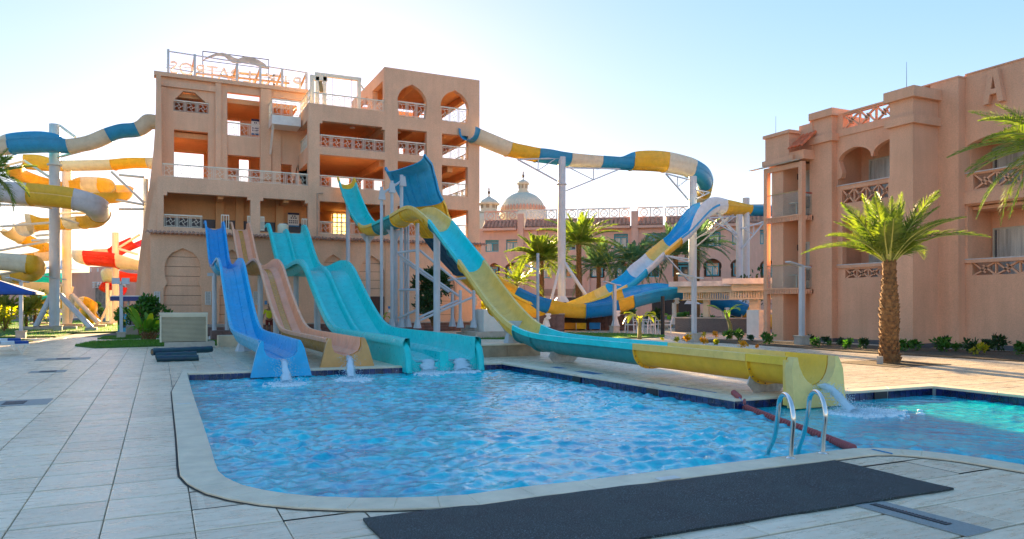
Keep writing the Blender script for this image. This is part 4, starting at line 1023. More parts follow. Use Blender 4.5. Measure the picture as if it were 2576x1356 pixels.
# ---- blue lane
t = thing('blue_slide', 'bright blue single lane slide with one hump, leftmost of the pool slides', 'water slide', (2.62, 30, 0), 'slides dropping from the tower to the pool')
LP = lane_profile(2.62, 2.62)+[Vector((2.62, 18.35, .73))]
mm = [BLUI]*4+[BLU]*3+[SKY_]*3+[SKY_]*5+[SKY_]*4
chute(t, [(p_, m_, SKY_) for p_, m_ in zip(LP, mm)], hw=.40, dep=.46, kind='lane', p=.75)
uplate(t, SKY_, 2.62, 18.15, .40, .46, .73, .30)
G().tube([p_+Vector((0, 0, -.005)) for p_ in LP[10:16]], .01, 4)
supports(t, [(2.3, 36.5, 0, 3.0, .10), (2.85, 36.5, 0, 3.0, .10), (2.6, 26.6, 0, .5, .12)])
G().bar((2.0, 36.5, 2.96), (3.2, 36.5, 2.96), .14, .14).obj('cross_beam', M_STEEL, t)
# ---- orange lane
t = thing('peach_slide', 'faded peach slide with an orange groove down its middle, between the blue and teal slides', 'water slide', (4.2, 30, 0), 'slides dropping from the tower to the pool')
LP = lane_profile(3.88, 4.33)+[Vector((4.33, 18.95, .73))]
chute(t, [(p_, PEA, ORA if i > 14 else AMB) for i, p_ in enumerate(LP)], hw=.40, dep=.46, kind='lane', p=.75)
# orange running strip
g = G(); FR = LP[:-2]; vs = []
S = [q for _, q in cat_rom([tuple(p_) for p_ in FR], 5)]
for i, q in enumerate(S):
    a = Vector(S[max(0, i-1)]); b = Vector(S[min(len(S)-1, i+1)]); tt = (b-a).normalized(); s = Vector((tt.x, tt.y, 0)).normalized().cross(Vector((0, 0, 1))); nn = s.cross(tt)
    for x, y in ((-.105, -.456), (.105, -.456), (.105, -.452), (-.105, -.452)): vs.append(Vector(q)+s*x+nn*y)
g.add(vs, [(r*4+j, (r+1)*4+j, (r+1)*4+(j+1) % 4, r*4+(j+1) % 4) for r in range(len(S)-1) for j in range(4)]); g.obj('running_strip', mat('wet_orange_strip', (.66, .30, .02), rough=.25, var=.2, vscale=14), t)
uplate(t, slidemat('pale_orange_gelcoat', (.74, .36, .10), .35), 4.33, 18.75, .40, .46, .73, .32)
supports(t, [(4.2, 35.5, 0, 3.0, .12), (4.35, 31.5, 0, 2.6, .12), (4.3, 26.6, 0, .5, .12)])
# ---- teal double
t = thing('teal_double_slide', 'wide two lane turquoise slide with rounded rims and a ridge between the lanes', 'water slide', (6.5, 30, 0), 'slides dropping from the tower to the pool')
LP = lane_profile(6.28, 6.63, .02)+[Vector((6.63, 18.7, .73)), Vector((6.63, 18.3, .73)), Vector((6.63, 17.92, .73))]
ct = [(p_, TEAL, TEAL, .90, (.52, .56, .60, .62)[max(0, i-(len(LP)-4))] if i >= len(LP)-4 else .50) for i, p_ in enumerate(LP)]
chute(t, ct, kind='double', hw=.9, dep=.5, lip=.17, lh=.22)
for s_ in (-1, 1):     # side walls run down to the deck and end in a rounded nose
    nose = [(24.5, -.02), (24.5, .52)]+[(19.2, .60)]+[(18.25-.55*math.sin(a*math.pi/16), .02+.60*math.cos(a*math.pi/16)) for a in range(0, 9)]+[(17.66, -.13), (18.1, -.13), (18.3, -.02)]
    G().slab(nose, [], lambda a, b, d, s_=s_: Vector((6.63+s_*(.915+d*1.0), a, b)), .135).obj('side_skirt', TEAL, t)
    G().tube([(6.63+s_*.985, y, z) for y, z in ((18.6, .655), (18.3, .64), (18.05, .56), (17.86, .42), (17.76, .2), (17.73, -.1))], .085, 10).obj('rounded_nose', TEAL, t, smooth=True)
inn_, _o = prof(.9, .62, 1, .17, .22, kind='double'); inn_ = inn_[4:-4]
G().slab([(6.63-.93, -.12)]+[(6.63+a, .73+b-.004) for a, b in inn_[1:-1]]+[(6.63+.93, -.12)], [], lambda a, b, d: Vector((a, 17.9+d, b)), .22).obj('end_plate', TEAL, t)
G().box((6.63-.115, 17.86, -.12), (6.63+.115, 19.2, .37)).obj('lane_divider_end', TEAL, t)
for s_ in (-1, 1):
    g = G(); nxx = 8; nyy = 22; x0_ = 6.63+(.14 if s_ > 0 else -.80); vs = [(x0_+.66*i/nxx, 17.9+2.6*j/nyy, .135+.012*noise.noise(Vector((i*1.7, j*1.3, s_*5)))+.05*max(0, j-15)/7) for j in range(nyy+1) for i in range(nxx+1)]
    g.add(vs, [(j*(nxx+1)+i, j*(nxx+1)+i+1, (j+1)*(nxx+1)+i+1, (j+1)*(nxx+1)+i) for j in range(nyy) for i in range(nxx)]).obj('running_water', WATERM, t, smooth='all')
G().lathe((6.31, 43.0, 5.55), [(.30, 0), (.3, .5), (.2, .58)], 14).obj('nozzle_cover', CRE, t, smooth=True)
supports(t, [(5.8, 35.5, 0, 2.9, .12), (7.0, 36.5, 0, 2.9, .12), (6.6, 26.6, 0, .45, .12), (6.0, 31.5, .0, 2.6, .12)])
# ---- big turquoise and yellow slide
t = thing('turquoise_yellow_slide', 'long slide in alternating turquoise and yellow sections, dropping to a yellow trough over the pool', 'water slide', (10, 22, 0), 'slides dropping from the tower to the pool')
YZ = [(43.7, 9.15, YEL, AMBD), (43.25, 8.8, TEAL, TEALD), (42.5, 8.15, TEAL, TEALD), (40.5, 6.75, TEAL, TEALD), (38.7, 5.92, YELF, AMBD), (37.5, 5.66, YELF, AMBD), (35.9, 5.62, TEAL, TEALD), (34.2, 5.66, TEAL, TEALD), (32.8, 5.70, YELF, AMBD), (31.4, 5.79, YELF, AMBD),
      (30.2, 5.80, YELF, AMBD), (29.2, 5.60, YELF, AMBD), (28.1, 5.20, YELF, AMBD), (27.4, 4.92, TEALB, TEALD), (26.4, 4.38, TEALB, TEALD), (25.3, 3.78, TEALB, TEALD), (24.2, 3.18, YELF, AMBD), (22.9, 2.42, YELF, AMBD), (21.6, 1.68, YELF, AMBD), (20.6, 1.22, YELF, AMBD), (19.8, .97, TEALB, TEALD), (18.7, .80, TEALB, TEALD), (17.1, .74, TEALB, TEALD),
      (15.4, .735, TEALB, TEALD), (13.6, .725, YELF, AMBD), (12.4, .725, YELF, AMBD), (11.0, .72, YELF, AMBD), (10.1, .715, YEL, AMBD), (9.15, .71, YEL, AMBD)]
ctl = [(Vector((10.03, y, z)), a, b) for y, z, a, b in YZ]
TEALD2 = TEALB
chute(t, ctl, hw=.44, dep=.50, kind='U', p=.82, bolts=True, lh=.14, fl_every=3)
uplate(t, slidemat('pale_yellow_gelcoat', (.80, .60, .20), .35), 10.03, 8.98, .44, .50, .71, .16, kind='U', th=.16, zb=-.13, lip=.1)
for s_ in (-1, 1): G().box((10.03+s_*.50-.05, 9.1, -.10), (10.03+s_*.50+.02, 9.2, .66)).obj('end_cheek', YELF, t)
# saddle supports and tall columns
for y, z in ((17.6, .17), (10.1, .16)):
    G().slab([(9.72, 0), (10.34, 0), (10.5, .16), (10.44, .30), (9.62, .30), (9.56, .16)], [], lambda a, b, d, y=y: Vector((a, y+d, b)), .03).obj('saddle_bracket', mat('galvanised_bracket', (.5, .48, .45), rough=.6, var=.2, vscale=9), t)
def colpx(root, u, vt, D, vb=None, wpx=20, z0=PZ, m=M_STEEL, name='support_column', foot=True, arms=None):
    p_ = onD(u, vt, D); r = wpx/2*D/FPX; z0 = z0 if vb is None else onD(u, vb, D).z
    o = G().cyl((p_.x, p_.y, z0), p_, r, n=16).obj(name, m, root, smooth=True)
    if foot: G().lathe((p_.x, p_.y, z0), [(r*2.1, 0), (r*2.0, .04), (r*1.1, .42)], 8).obj('base_plate', m, o)
    return p_
dd = lambda X, Y: X*FW.x+Y*FW.y
for (X, Y, zt0, r, zb0) in ((10.03, 43.2, 7.9, .12, .5), (10.03, 38.6, 5.2, .12, .5), (10.1, 33.9, 5.0, .13, 0), (10.3, 28.6, 4.75, .14, 0), (9.98, 20.9, .95, .13, .35)):
    o = G().cyl((X, Y, zb0), (X, Y, zt0), r, n=18).obj('support_column', M_STEEL, t, smooth=True)
    G().lathe((X, Y, zb0), [(r*1.9, 0), (r*1.8, .03), (r*1.05, .35)], 8).obj('base_plate', M_STEEL, o)
    G().slab([(X-.42, zt0+.12), (X-.1, zt0-.35), (X+.1, zt0-.35), (X+.42, zt0+.12)], [], lambda a, b, d, Y=Y: Vector((a, Y+d, b)), .03).obj('saddle_bracket', M_STEEL, o)
pb = onZ(1243, 889, 0)
g = bpy.data.objects.new('stone_plinth', None); COL.objects.link(g); g.location = (9.3, 20.6, 0); tag(g, 'low block clad in beige stone slabs carrying the yellow slide column', 'plinth')
for (a, b) in (((8.75, 20.25), (9.55, 20.95)), ((9.56, 20.25), (10.7, 20.95)), ((8.75, 20.96), (10.7, 21.6))):
    G().box((a[0], a[1], 0), (b[0]-.004, b[1], .345)).obj('cladding_slab', mat('beige_stone_cladding', (.40, .30, .20), rough=.55, var=.15, vscale=5), g)
G().box((8.71, 20.2, .347), (10.74, 21.64, .385)).obj('cap_slab', M_COP, g)
# jets
splash(onZ(722, 966, WZ), Vector((0, -.4, 0)), 1100, .20, 'foamy water pouring off the blue slide end', Vector((2.66, 18.05, .26)), .13)
splash(onZ(884, 955, WZ), Vector((0, -.4, 0)), 1100, .18, 'foamy water pouring off the orange slide end', Vector((4.35, 18.65, .25)), .12)
splash(onZ(1080, 938, WZ), Vector((0, -.3, 0)), 800, .22, 'thin sheet of water falling from the left turquoise lane', Vector((6.2, 17.98, .1)), .30)
splash(onZ(1165, 935, WZ), Vector((0, -.3, 0)), 800, .22, 'thin sheet of water falling from the right turquoise lane', Vector((7.1, 17.98, .1)), .30)
splash(onZ(2150, 1042, WZ), Vector((.9, -.1, 0)), 2200, .20, 'white jet leaving the yellow slide end and foaming across the water', Vector((10.08, 8.95, .20)), .12)
# ---- far right winding slide
B_ = lambda u, v, D, m1, m2=None, *r: (onD(u, v, D), m1, m2 or m1, *r)
t = thing('winding_slide', 'high winding trough slide of cream, yellow and blue sections right of the tower', 'water slide', onD(1500, 760, 53), 'winding slides on tall columns')
c_ = [B_(1196, 318, 47, CYA), B_(1208, 324, 47.5, CRE), B_(1250, 342, 48.3, CRE), B_(1290, 358, 49, AMB), B_(1325, 366, 49.6, AMB), B_(1360, 373, 50.2, CYA, None, None, None, .25), B_(1400, 379, 50.8, CYA, None, None, None, .35), B_(1440, 385, 51.5, CRE, None, None, None, .3),
      B_(1480, 389, 52.2, CRE), B_(1518, 392, 53, CYA), B_(1560, 395, 53.8, CYA), B_(1597, 397, 54.5, AMB, None, None, None, 0, .45), B_(1640, 399, 55, AMB, None, None, None, .0, .6), B_(1684, 403, 56, CRE, None, None, None, 0, .62), B_(1725, 410, 57, CRE, None, None, None, 0, .55),
      B_(1752, 418, 58, CYA, None, None, None, 0, .5), B_(1780, 434, 59.5, CYA, None, None, None, 0, .4), B_(1792, 456, 61.5, AMB, None, None, None, 0, .3), B_(1787, 478, 63.5, CRE, None, None, None, 0, .2), B_(1765, 496, 65, CRE)]
chute(t, c_, hw=.58, dep=.80, p=.85, anchor=1, sub=5, lip=.05, lh=.06)
c_ = [B_(2080, 528, 61, CYA), B_(1990, 520, 59.5, CYA), B_(1935, 517, 58.5, CYA), B_(1893, 516, 57.8, AMB), B_(1850, 513, 56.5, AMB, None, None, None, .2), B_(1830, 512, 56, WHT, None, None, None, .3, .2), B_(1810, 513, 55.4, BLUI, SKY_, None, None, .5, .3), B_(1791, 522, 54.8, BLUI, SKY_, None, None, .75, .35), B_(1771, 541, 54.2, BLUI, SKY_, None, None, .8, .3), B_(1752, 562, 53.6, BLUI, SKY_, None, None, .55, .1),
      B_(1733, 581, 53, BLUI, WHT), B_(1712, 597, 52.5, YELF, AMB), B_(1690, 615, 52, YELF, AMB), B_(1668, 634, 51.5, WHT, WHT), B_(1646, 655, 51, WHT, WHT), B_(1624, 676, 50.4, SKY_, SKY_), B_(1600, 699, 49.8, SKY_, SKY_), B_(1575, 716, 49, YELF, AMB), B_(1545, 731, 48, YEL, AMB), B_(1510, 747, 47, YEL, AMB), B_(1470, 762, 46, YEL, AMB), B_(1420, 770, 45, YEL, AMB)]
chute(t, c_, hw=.85, dep=.72, p=.8, anchor=-1, sub=5, lip=.06, lh=.16)
# boomerang wall
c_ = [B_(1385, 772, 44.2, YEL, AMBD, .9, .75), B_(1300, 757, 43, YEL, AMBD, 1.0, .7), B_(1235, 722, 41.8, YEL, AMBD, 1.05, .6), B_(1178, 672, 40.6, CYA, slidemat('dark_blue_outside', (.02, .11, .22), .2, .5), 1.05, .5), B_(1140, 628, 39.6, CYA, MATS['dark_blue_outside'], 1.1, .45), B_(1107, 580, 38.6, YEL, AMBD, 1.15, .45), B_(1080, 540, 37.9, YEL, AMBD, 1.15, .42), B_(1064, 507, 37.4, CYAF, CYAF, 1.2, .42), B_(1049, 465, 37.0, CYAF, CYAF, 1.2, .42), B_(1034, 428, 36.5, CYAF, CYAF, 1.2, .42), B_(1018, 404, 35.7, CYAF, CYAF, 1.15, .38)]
_, fr = chute(t, c_, hw=1.2, dep=.45, p=.6, anchor=0, sub=6, lip=.10, lh=.14, shear=.5, shn=18)
for f_ in (-.7, -.35, .05, .4, .75):
    a = 12
    for seg, mm_ in (((18, 30), MATS['dark_blue_outside']), ((30, 42), AMBD), ((42, 56), CYAF)):
        pts = [fr[i][0]+fr[i][1]*(f_*fr[i][4])-fr[i][2]*(fr[i][5]*(1-abs(f_)**3.3)**.3+.055) for i in range(seg[0], seg[1]+1, 2)]
        G().tube(pts, .035, 5).obj('stiffening_rib', mm_, t, smooth=True)
# exit trough
BD = slidemat('deep_blue_gelcoat', (.0, .22, .56), .15)
c_ = [B_(1190, 640, 41.6, AMB, AMB), B_(1230, 674, 41.7, AMB, AMB), B_(1265, 702, 41.8, AMB, AMB), B_(1304, 721.6, 42, BD, BD), B_(1348, 742, 42.3, BD, BD), B_(1388, 753.6, 42.6, AMB, AMB), B_(1431, 763, 43, AMB, AMB), B_(1475, 765.6, 43, BD, BD, None, None, .05), B_(1517, 761.6, 43, BD, BD, None, None, .2), B_(1555, 755, 43, AMB, AMB, None, None, .35), B_(1593, 742.5, 43.2, BLUI, CYA, None, None, .4), B_(1640, 730, 43.6, BLUI, CYA, None, None, .35),
      B_(1693, 721, 44.2, BLUI, CYA, None, None, .25), B_(1735, 720, 45, AMB, AMB, None, None, .1), B_(1790, 730, 45.6, BD, BD), B_(1840, 749, 46, BD, BD), B_(1884, 767, 46.5, YEL, AMB), B_(1921, 784, 47, YEL, AMB), B_(1990, 812, 48.5, YEL, AMB)]
chute(t, c_, hw=.66, dep=.80, p=.7, anchor=1, sub=5, lip=.06, lh=.16)
for uv, r in (((1538, 731), .0), ((1575, 725), 0)): pass
# columns & truss arms
def arm(root, a, b, c, m=M_STEEL, w_=.09):
    a, b, c = (onD(*q) for q in (a, b, c))
    o = G().bar(a, b, w_).bar(c, b, w_).obj('truss_arm', m, root)
    mid = a.lerp(b, .5); m2_ = c.lerp(b, .5); G().bar(mid, m2_, w_*.6).bar(a.lerp(b, .06), m2_, w_*.6).obj('truss_strut', m, root)
colpx(t, 1413, 395, 51.2, 760, 20, m=M_STEEL); colpx(t, 1742.5, 444, 57.3, 765, 20); colpx(t, 1860, 540, 56.5, 765, 17)
colpx(t, 1877, 498, 58, 765, 17, foot=False)
G().tube([onD(1413, 650, 51.2), onD(1384, 766, 50)], .10, 8).obj('raking_strut', M_STEEL, t); G().tube([onD(1413, 650, 51.2), onD(1487, 762, 50.5)], .12, 8).obj('raking_strut', M_STEEL, t)
arm(t, (1405, 398, 51), (1302, 401, 49.5), (1403, 456, 51)); arm(t, (1424, 422, 51.5), (1560, 425, 53), (1424, 480, 51.5)); arm(t, (1733, 452, 57), (1675, 437, 55.5), (1732, 503, 57))
arm(t, (1752, 600, 57), (1845, 540, 55.5), (1752, 620, 57)); arm(t, (1735, 652, 56.5), (1676, 643, 51), (1733, 660, 56.5)); G().bar(onD(1676, 645, 51), onD(1740, 715, 54), .09).obj('truss_arm', M_STEEL, t)
arm(t, (1866, 575, 56), (1925, 556, 57), (1866, 625, 56)); arm(t, (1855, 590, 56), (1803, 535, 55.5), (1855, 603, 56)); arm(t, (1852, 545, 56), (1780, 548, 54.5), (1852, 590, 56)); arm(t, (1752, 478, 57), (1785, 484, 62), (1752, 500, 57))
for u, v, D, vb in ((1374, 792, 42.6, 822), (1548, 785, 43.2, 820), (1696, 754, 44.6, 816), (1822, 777, 46.2, 816)):
    colpx(t, u, v+8, D, vb, 11, m=M_WHITE); p_ = onD(u, v, D); G().slab([(-.13, .14), (-.18, .06), (-.08, -.01), (-.17, -.12), (-.06, -.2), (.06, -.2), (.17, -.12), (.08, -.01), (.18, .06), (.13, .14)], [], lambda a, b, d, p_=p_: Vector((p_.x+a, p_.y-.3+d, p_.z+b-.05)), .1).obj('saddle_bracket', M_WHITE, t)
# frame carrying the boomerang wall
t2 = thing('boomerang_frame', 'grey tubular steel frame of posts and braces propping the tall blue end wall', 'steel frame', onD(1110, 825, 33.5))
for u, vt, D, vb, w_, n_ in ((960, 470, 34, 815, 8, 0), (986, 455, 34.3, 815, 8.5, 0), (1010, 440, 34.6, 816, 9, 0), (995, 580, 35, 818, 7, 0), (1020, 560, 35.4, 816, 7, 0), (1027, 560, 35.2, 818, 6, 0), (1050, 562, 33.5, 822, 9.5, 1), (1138, 738, 36, 812, 8, 1), (1158, 730, 34.5, 818, 8, 1), (1192, 730, 34.5, 819, 8, 1)):
    p_ = onD(u, vt, D); q_ = onD(u, vb, D); z0 = max(q_.z, .5) if vb < 820 else q_.z
    o = G().cyl((p_.x, p_.y, min(z0, PZ+.002)), p_, w_/2*D/FPX, n=12).obj('post', M_STEEL, t2, smooth=True); G().lathe((p_.x, p_.y, min(z0, PZ+.002)), [(.2, 0), (.19, .03), (.1, .4)], 6).obj('base_plate', M_STEEL, o)
for a, b in (((958, 490, 34), (1015, 452, 34.6)), ((1000, 636, 34), (1047, 630, 33.6)), ((1005, 729, 34.5), (1047, 729, 33.6)), ((1055, 629, 33.8), (1186, 738, 34.6)), ((1003, 640, 34.5), (1155, 745, 34.6)), ((1006, 650, 34.6), (1130, 735, 35)), ((1052, 808, 33.6), (1188, 748, 34.5)), ((1050, 800, 33.6), (1152, 756, 34.5)), ((1003, 800, 34.3), (1048, 780, 33.7)), ((1128, 705, 35.5), (1188, 697, 34.6))):
    G().tube([onD(*a), onD(*b)], .055, 8).obj('brace', M_STEEL, t2)
for u, v, D in ((960, 492, 34), (985, 475, 34.3), (1012, 458, 34.6)):
    p_ = onD(u, v, D); G().slab([(-.16, -.2), (.16, -.2), (.1, .25), (-.1, .25)], [], lambda a, b, d, p_=p_: Vector((p_.x+a, p_.y-.15+d, p_.z+b)), .12).obj('head_plate', M_STEEL, t2)
# ---- left winding slides
t = thing('yellow_winding_slide', 'tall stack of winding cream, yellow and blue trough slides left of the tower', 'water slide', onD(150, 820, 46), 'winding slides on tall columns')
L_ = lambda pts, **k: chute(t, pts, anchor=1, sub=5, lip=.05, lh=.06, **k)
BL = slidemat('azure_gelcoat', (.02, .33, .60), .15)
L_([B_(-70, 372, 43.5, CRE), B_(-20, 358, 43.8, CRE), B_(17, 352, 44, BL, None, None, None, 0, .35), B_(90, 348, 44, BL, None, None, None, 0, .42), B_(140, 349, 44, BL, None, None, None, 0, .3), B_(166, 350, 44, CRE), B_(215, 342, 44.3, CRE), B_(262, 323, 44.5, BL), B_(300, 312, 44.8, BL), B_(338, 308, 45, CRE), B_(366, 292, 45.2, CRE, None, None, None, 0, .1), B_(396, 290, 45.5, CRE)], hw=.5, dep=.72, p=.85)
L_([B_(58, 400, 47.5, AMB, None, None, None, 0, .3), B_(100, 404, 47.5, AMB, None, None, None, 0, .35), B_(155, 404, 47.5, CRE), B_(215, 403, 47.5, CRE), B_(277, 401, 47.5, AMB), B_(320, 397, 47.5, AMB), B_(368, 397, 47.5, CRE), B_(392, 397, 47.5, CRE)], hw=.5, dep=.55, p=.85)
L_([B_(58, 400, 47.5, AMB), B_(60, 425, 49, AMB), B_(90, 440, 50.5, AMB), B_(125, 450, 51, AMB), B_(160, 458, 51, AMB), B_(204, 458, 50.5, CRE, None, None, None, 0, .35), B_(246, 459, 50, AMB, None, None, None, 0, .35), B_(280, 462, 49.2, AMB, None, None, None, 0, .25), B_(292, 474, 47.5, AMB), B_(270, 488, 46.4, AMB), B_(225, 494, 46.2, CRE), B_(160, 498, 46.2, CRE)], hw=.5, dep=.62, p=.85)
L_([B_(-40, 472, 42.4, LIL, None, None, None, 0, .45), B_(0, 476, 42.4, LIL, None, None, None, 0, .45), B_(66, 482, 42.4, YELF, AMB, None, None, 0, .5), B_(125, 487, 42.4, YELF, AMB, None, None, 0, .5), B_(183, 495, 42.6, LIL, None, None, None, 0, .5), B_(230, 506, 43, LIL, None, None, None, 0, .45), B_(262, 518, 43.8, LIL, None, None, None, 0, .4), B_(276, 532, 45.5, AMB, None, None, None, 0, .3), B_(262, 546, 47, AMB), B_(230, 549, 47.6, CRE), B_(186, 552, 48, AMB), B_(140, 554, 48, AMB), B_(100, 556, 48, CRE, None, None, None, .3), B_(60, 558, 47.7, CRE, None, None, None, .35), B_(36, 568, 46.8, CRE)], hw=.55, dep=.68, p=.85)
L_([B_(34, 560, 47.5, CRE), B_(45, 575, 48.5, CRE), B_(70, 590, 49.3, AMB), B_(95, 602, 49.8, AMB), B_(112, 618, 49.8, AMB), B_(95, 632, 49, CRE), B_(60, 638, 48, AMB), B_(10, 642, 47, AMB), B_(-40, 646, 46.5, AMB)], hw=.45, dep=.6, p=.85)
L_([B_(-40, 650, 43.2, CRE, None, None, None, 0, .4), B_(0, 653, 43.2, CRE, None, None, None, 0, .4), B_(66, 660, 43.2, AMB, None, None, None, 0, .45), B_(98, 664, 43.8, AMB, None, None, None, 0, .4), B_(114, 672, 45.5, AMB), B_(100, 684, 47, AMB), B_(60, 688, 47.5, CRE), B_(30, 690, 47.5, AMB), B_(-40, 692, 47.5, AMB)], hw=.52, dep=.6, p=.85)
L_([B_(-20, 708, 50, AMB), B_(60, 709, 50, CRE), B_(130, 712, 50.5, CRE), B_(185, 722, 52, CRE)], hw=.6, dep=.75, p=.85)
L_([B_(85, 755, 52, AMB), B_(180, 752, 52, CRE), B_(212, 753, 52, AMB, None, None, None, 0, .2), B_(238, 759, 52.3, AMB), B_(244, 772, 53.5, AMB), B_(238, 785, 54.5, AMB), B_(250, 800, 55, AMB)], hw=.5, dep=.62, p=.85)
t3 = thing('turquoise_far_slide', 'turquoise trough partly hidden behind the yellow winding slides on the left', 'water slide', onD(125, 820, 56))
chute(t3, [B_(60, 700, 55, TEALB), B_(90, 692, 55, TEALB), B_(125, 686, 55, TEALB), B_(150, 684, 55, TEALB)], hw=.6, dep=.7, anchor=1); chute(t3, [B_(85, 745, 55, TEALB), B_(140, 743, 55, TEALB)], hw=.5, dep=.4, anchor=1)
colpx(t3, 92, 712, 55.4, 815, 8)
t4 = thing('red_slide', 'red and cream winding slide seen just left of the tower', 'water slide', onD(290, 820, 55), 'winding slides on tall columns')
chute(t4, [B_(380, 658, 53, CRE), B_(352, 656, 53, CRE), B_(289, 650, 53, REDG, None, None, None, .35), B_(245, 645, 53, REDG, None, None, None, .35), B_(208, 642, 53, CRE, None, None, None, .35), B_(188, 640, 53.5, CRE, None, None, None, .3), B_(180, 636, 55, CRE, None, None, None, .2), B_(190, 632, 56.8, CRE), B_(240, 630, 58, CRE), B_(300, 628, 58, REDG), B_(330, 614, 57.5, REDG), B_(362, 600, 57, REDG)], hw=.6, dep=.66, anchor=-1, lip=.05, lh=.06)
chute(t4, [B_(370, 690, 56, REDG), B_(330, 688, 56, REDG), B_(285, 684, 56, CRE, None, None, None, .2), B_(265, 685, 56.4, CRE, None, None, None, .3), B_(256, 690, 57.4, CRE, None, None, None, .2), B_(262, 704, 58.4, REDG), B_(280, 717, 58.6, REDG), B_(320, 724, 58.6, REDG)], hw=.6, dep=.62, anchor=-1, lip=.05, lh=.06)
colpx(t4, 290.5, 585, 55, 812, 15.5, m=M_CREAMSTEEL); colpx(t4, 270, 712, 57, 808, 8, m=M_CREAMSTEEL, foot=False); colpx(t4, 279, 730, 57, 808, 7, m=M_CREAMSTEEL, foot=False)
for a, b in (((252, 811, 54), (284, 742, 55)), ((300, 622, 55), (352, 590, 55)), ((296, 625, 55), (346, 640, 55)), ((214, 660, 53.5), (285, 668, 54.5)), ((297, 675, 55), (345, 675, 55))): G().tube([onD(*a), onD(*b)], .09, 8).obj('strut', M_CREAMSTEEL, t4)
colpx(t, 137.5, 313, 45.6, 830, 24.5, m=M_STEEL, foot=False); colpx(t, 168, 430, 51, 817, 21, m=M_CREAMSTEEL, foot=False)
for a, b, D in (((90, 822), (130, 740), 45), ((230, 826), (152, 742), 43.5), ((130, 815), (146, 742), 48), ((247, 812), (182, 742), 50), ((175, 812), (185, 742), 51)): G().tube([onD(*a, D), onD(*b, 45.8 if D < 49 else 51)], .16, 10).obj('raking_strut', M_STEEL, t)
for a, b, D in (((145, 396), (240, 371), 45), ((130, 449), (60, 404), 45.5), ((0, 505), (130, 523), 44), ((0, 515), (130, 518), 46), ((146, 537), (245, 535), 46.5), ((130, 560), (0, 570), 46), ((145, 545), (198, 563), 46), ((0, 630), (130, 605), 46), ((90, 593), (130, 590), 46), ((130, 603), (80, 605), 46), ((80, 555), (130, 560), 47), ((60, 405), (0, 420), 46), ((0, 690), (60, 680), 45), ((150, 316), (190, 345), 45.5), ((280, 432), (362, 510), 46), ((250, 495), (362, 515), 46), ((300, 526), (362, 526), 46), ((300, 440), (362, 446), 46)):
    G().tube([onD(*a, D), onD(*b, D)], .075, 8).obj('bracing_tube', M_CREAMSTEEL, t)
colpx(t, 367, 450, 46.5, 640, 12, m=M_CREAMSTEEL, foot=False)
g = G(); pj = onD(137.5, 418, 45.6); g.lathe((pj.x, pj.y, pj.z), [(.30, 0), (.42, .03), (.42, .12), (.30, .15)], 16); g.obj('column_collar', M_STEEL, t)
pj = onD(1413, 466, 51.2); G().lathe((pj.x, pj.y, pj.z), [(.27, 0), (.36, .03), (.36, .1), (.27, .13)], 16).obj('column_collar', M_STEEL, COL.objects['winding_slide'])
# ================================================================== RIGHT ANNEX
c7 = lambda x, y: (1853.0+x*.33325, 135.6+y*.33325)     # upper crop
c8 = lambda x, y: (1853.0+x*.33325, 497.2+y*.33325)     # lower crop
XM, XR, XB, XC, XS, XX = 26.3, 25.7, 25.4, 24.5, 25.9, 24.75
yon = lambda u, X: onX(u, 700, X).y
zon = lambda uv, X: onX(uv[0], uv[1], X).z
YC0 = yon(2296, XC); YC1 = yon(2238, XC); YR0 = YC1; YB0 = yon(2092.3, XB); YB1 = yon(2046, XB); YX0 = YB1; YX1 = yon(1925, XX)
YS0 = yon(2411, XS); YM0 = 6.0
annex = thing('annex_building', 'pink stucco hotel wing with carved balconies and a raised letter A, along the right side', 'building', (27, 16, 0))
TX = lambda X: (lambda a, b, d: Vector((X+d, a, b)))       # a = Y, b = Z, depth towards +X
def rx(cf, x0, x1, t0, t1, b0, b1, X):   # returns y0<y1,z0,z1
    a = onX(*cf(x0, t0), X); b = onX(*cf(x1, t1), X); c = onX(*cf(x0, b0), X); d = onX(*cf(x1, b1), X)
    ys = sorted(((a.y+c.y)/2, (b.y+d.y)/2)); return ys[0], ys[1], (c.z+d.z)/2, (a.z+b.z)/2
zMtop = zon(c7(1760, 155), XM); zMt2 = zon(c7(2170, 38), XM); zMtop = (zMtop+zMt2)/2
# main wall with balcony loggias
Lr = rx(c8, 1745, 2170, 60+10, -10, 467, 443, XM); L1z0 = Lr[2]; L1z1 = (zon(c8(1745, 67), XM)+zon(c8(2170, 5), XM))/2
zcap1 = (zon(c8(1745, 465), XM)+zon(c8(2170, 443), XM))/2
zcap2 = (zon(c7(1780, 893), XM)+zon(c7(2170, 835), XM))/2
zarch = zon(c7(1905, 590), XM)
yj1 = yon(c7(1728, 0)[0], XM); ya0 = yon(c7(2170, 0)[0], XM)-2.6
g = G()
wall_o = [(YM0, 0), (YS0+.05, 0), (YS0+.05, zMtop), (YM0, zMtop)]
yo1 = yon(c8(1745, 0)[0], XM)
pdo = rx(c8, 1778, 2170, 490, 470, 592, 575, XM); pup = rx(c7, 1785, 2170, 905, 850, 1015, 985, XM)
hole1 = [(YM0+.5, zcap1), (yo1, zcap1), (yo1, L1z1), (YM0+.5, L1z1)]
hA = [(YM0+.5, zcap2)]+[(yj1, zcap2)]+[(yj1-(yj1-(YM0+.5))*0-(1-math.cos(a*math.pi/16))*2.6, zcap2+.9+(zarch-zcap2-.9)*math.sin(a*math.pi/16)) for a in range(0, 9)]+[(YM0+.5, zarch)]
hp1 = [(YM0+.5, pdo[2]), (pdo[1], pdo[2]), (pdo[1], pdo[3]), (YM0+.5, pdo[3])]
hp2 = [(YM0+.5, pup[2]), (pup[1], pup[2]), (pup[1], pup[3]), (YM0+.5, pup[3])]
